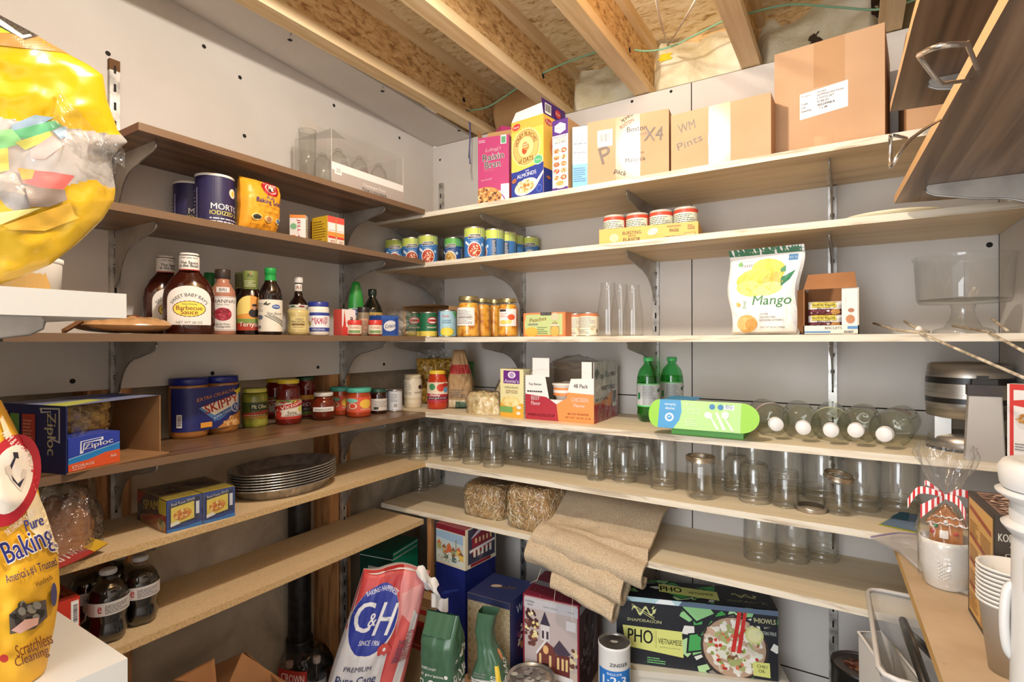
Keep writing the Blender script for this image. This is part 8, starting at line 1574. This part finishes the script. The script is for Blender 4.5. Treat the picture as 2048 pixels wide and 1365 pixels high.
for pts, c in (([(22, 250), (70, 230), (108, 235), (60, 262), (24, 262)], '#8fa8bc'), ([(24, 262), (110, 240), (124, 252), (60, 282), (30, 272)], '#5fae7c'), ([(-20, 262), (24, 258), (48, 285), (0, 300), (-20, 300)], '#8fcf8a'), ([(30, 285), (100, 262), (110, 275), (50, 300)], '#c9c968'), ([(60, 300), (105, 270), (128, 290), (90, 318), (62, 318)], '#e0a8a0'), ([(106, 262), (130, 252), (136, 272), (122, 278)], '#a8c4d4'), ([(-20, 300), (16, 296), (18, 340), (-20, 350)], '#e0cf6a'), ([(36, 338), (110, 345), (150, 352), (125, 382), (90, 378), (46, 366)], '#d8706a'), ([(36, 336), (70, 340), (64, 358), (44, 360)], '#d8a458'), ([(50, 372), (130, 380), (134, 400), (100, 414), (60, 414)], '#8a7a70'), ([(0, 425), (85, 415), (30, 438), (0, 450)], '#e4d88c'), ([(5, 452), (140, 405), (150, 430), (160, 436), (90, 462), (20, 460)], '#d3a63c')): A.poly(pp_(pts), c)  # the pale patch low on the yellow is a highlight put into the colour
A.put(m, lambda x, y, e: lc(S(x-190, 582-y, e*1.0)), base=.0016, cut=5, cuty=5)
m.build('bag_body', root)
m = MB(); m.grid(lambda u, v: lc(S(120+118*u-18*v, 180+150*u*.9+70*v, .012+.012*mnoise.noise((u*6, v*7, 2)))), 24, 14, FILM); m.grid(lambda u, v: lc(S(205+45*u, 262+40*u+36*v, .010+.02*mnoise.noise((u*9, v*9, 6)))), 14, 14, FILMD); m.build('loose_film', root)
# tub behind it
Pt = hit(40, 683, 'x', .60); Pt[2] = 1.5935; rt_ = 66*mpp(Pt)
root = empty('tub', tuple(Pt), facing(Pt), 'white tub with torn tan label behind the yellow snack bag', 'tub')
m = MB(); ht = zat(90, 516, Pt)-1.5935; m.lathe([(.0001, 0), (rt_*.95, 0), (rt_, ht*.9)], C('#e4e0da', .4), 44); A = Art(rt_*2.2, ht*.8); A.poly([(0, 0), (.95, 0), (1, .3), (.93, .7), (.98, 1), (0, 1)], '#c9a05c'); A.put(m, cyl(rt_*.975, ht*.04, W=rt_*2.2, off=-.35)); m.build('body', root); m = MB(); m.lathe([(rt_*1.01, ht*.88), (rt_*1.03, ht*.9), (rt_*1.03, ht), (.0001, ht)], C('#e9e6e2', .4), 44); m.build('lid', root)
# big baking soda bag
S, xr = near(.775, [770, 800, 850, 900, 960, 1030, 1100, 1180, 1250, 1320, 1400, 1450], [-60, 2, 28, 52, 72, 88, 116, 120, 110, 96, 82, 76], -170, .05, 9)
zbag = 1.0375
O_ = hit(0, 1400, 'x', .775); O_[2] = zbag
root = empty('baking_soda_sack', tuple(O_), 0, 'very large yellow bag of baking soda at the left edge', 'baking soda'); Mi = Matrix.Translation(Vector(O_)).inverted()
def lc(P): P = np.array(P); P[2] = max(P[2], zbag+.001); return tuple(Mi @ Vector(P))
SOD = C('#e6ae2a', .4)
m = MB(); m.grid(lambda u, v: lc(S(-170+(xr(770+680*v)+170)*u, 770+680*v)), 90, 150, SOD); m.grid(lambda u, v: lc(S(-170+(xr(770+680*v)+170)*(1-u), 770+680*v, 0, -1)), 30, 40, SOD)
A = Art(300, 680)
def pp_(pts): return [((x+170)/300, (1450-y)/680) for x, y in pts]
X = lambda x: (x+170)/300; Y = lambda y: (1450-y)/680
A.poly(pp_([(5, 830), (90, 1020), (118, 1110), (60, 1060), (50, 1000), (0, 840)]), '#ecd9b0')
A.ell(X(20), Y(962), 58/300, 96/680, '#b72432', rot=-18); A.ell(X(21), Y(960), 42/300, 72/680, '#efe4d4', rot=-18); A.ell(X(21), Y(960), 38/300, 64/680, '#efe4d4', rot=-18)
A.text('ARM & HAMMER', X(34), Y(892), w=.26, h=.024, col='#f4ece4', bold=.05, rot=-48); A.text('THE STANDARD OF PURITY', X(42), Y(1044), w=.26, h=.018, col='#f4ece4', bold=.04, rot=38)
INKC = '#2e2a3a'
A.poly(pp_([(26, 905), (36, 905), (38, 918), (28, 915)]), INKC); A.poly(pp_([(30, 912), (34, 912), (22, 942), (16, 940)]), INKC); A.poly(pp_([(10, 934), (20, 930), (24, 945), (14, 950)]), '#d8c8b8'); A.poly(pp_([(14, 940), (24, 948), (34, 966), (42, 960), (46, 938), (54, 940), (52, 962), (44, 984), (36, 978), (20, 958)]), '#d9cdbf'); A.poly(pp_([(22, 950), (36, 968), (50, 955), (40, 976), (26, 962)]), INKC)
A.text('Pure', X(68), Y(1046), w=.13, h=.032, col='#3a3c8c', bold=.05, rot=22, shear=.1); 
for c, b in (('#efe2c4', .14), ('#2c2f7c', .05)): A.text('Baking', X(58), Y(1094), w=.35, h=.085, col=c, bold=b, rot=24)
A.text("America's #1 Trusted", X(62), Y(1142), w=.36, h=.028, col='#3a2c5c', bold=.03, rot=20); A.text('Hundreds', X(88), Y(1162), w=.12, h=.016, col='#6a4a20', bold=.03, rot=28)
A.poly(pp_([(18, 1230), (40, 1212), (92, 1200), (95, 1235), (70, 1258), (40, 1265), (20, 1270)]), '#5a5048'); A.bits(X(56), Y(1230), .1, .035, ['#2c2824', '#8a8478', '#3f3a34'], 20, .03); A.poly(pp_([(22, 1262), (50, 1240), (78, 1236), (76, 1250), (40, 1268)]), '#d8a898')
A.ell(X(8), Y(1318), .03, .012, '#b8342c'); A.text('Scratchless', X(68), Y(1290), w=.26, h=.035, col='#7a3c14', bold=.05, rot=22, shear=.15); A.text('Cleaning', X(64), Y(1316), w=.24, h=.035, col='#7a3c14', bold=.05, rot=22, shear=.15); A.ell(X(108), Y(1190), .02, .035, '#4a4870')
A.put(m, lambda x, y, e: lc(S(x-170, 1450-y, e*1.0)), base=.003, span=.006, cut=4, cuty=5)
m.build('bag_body', root)
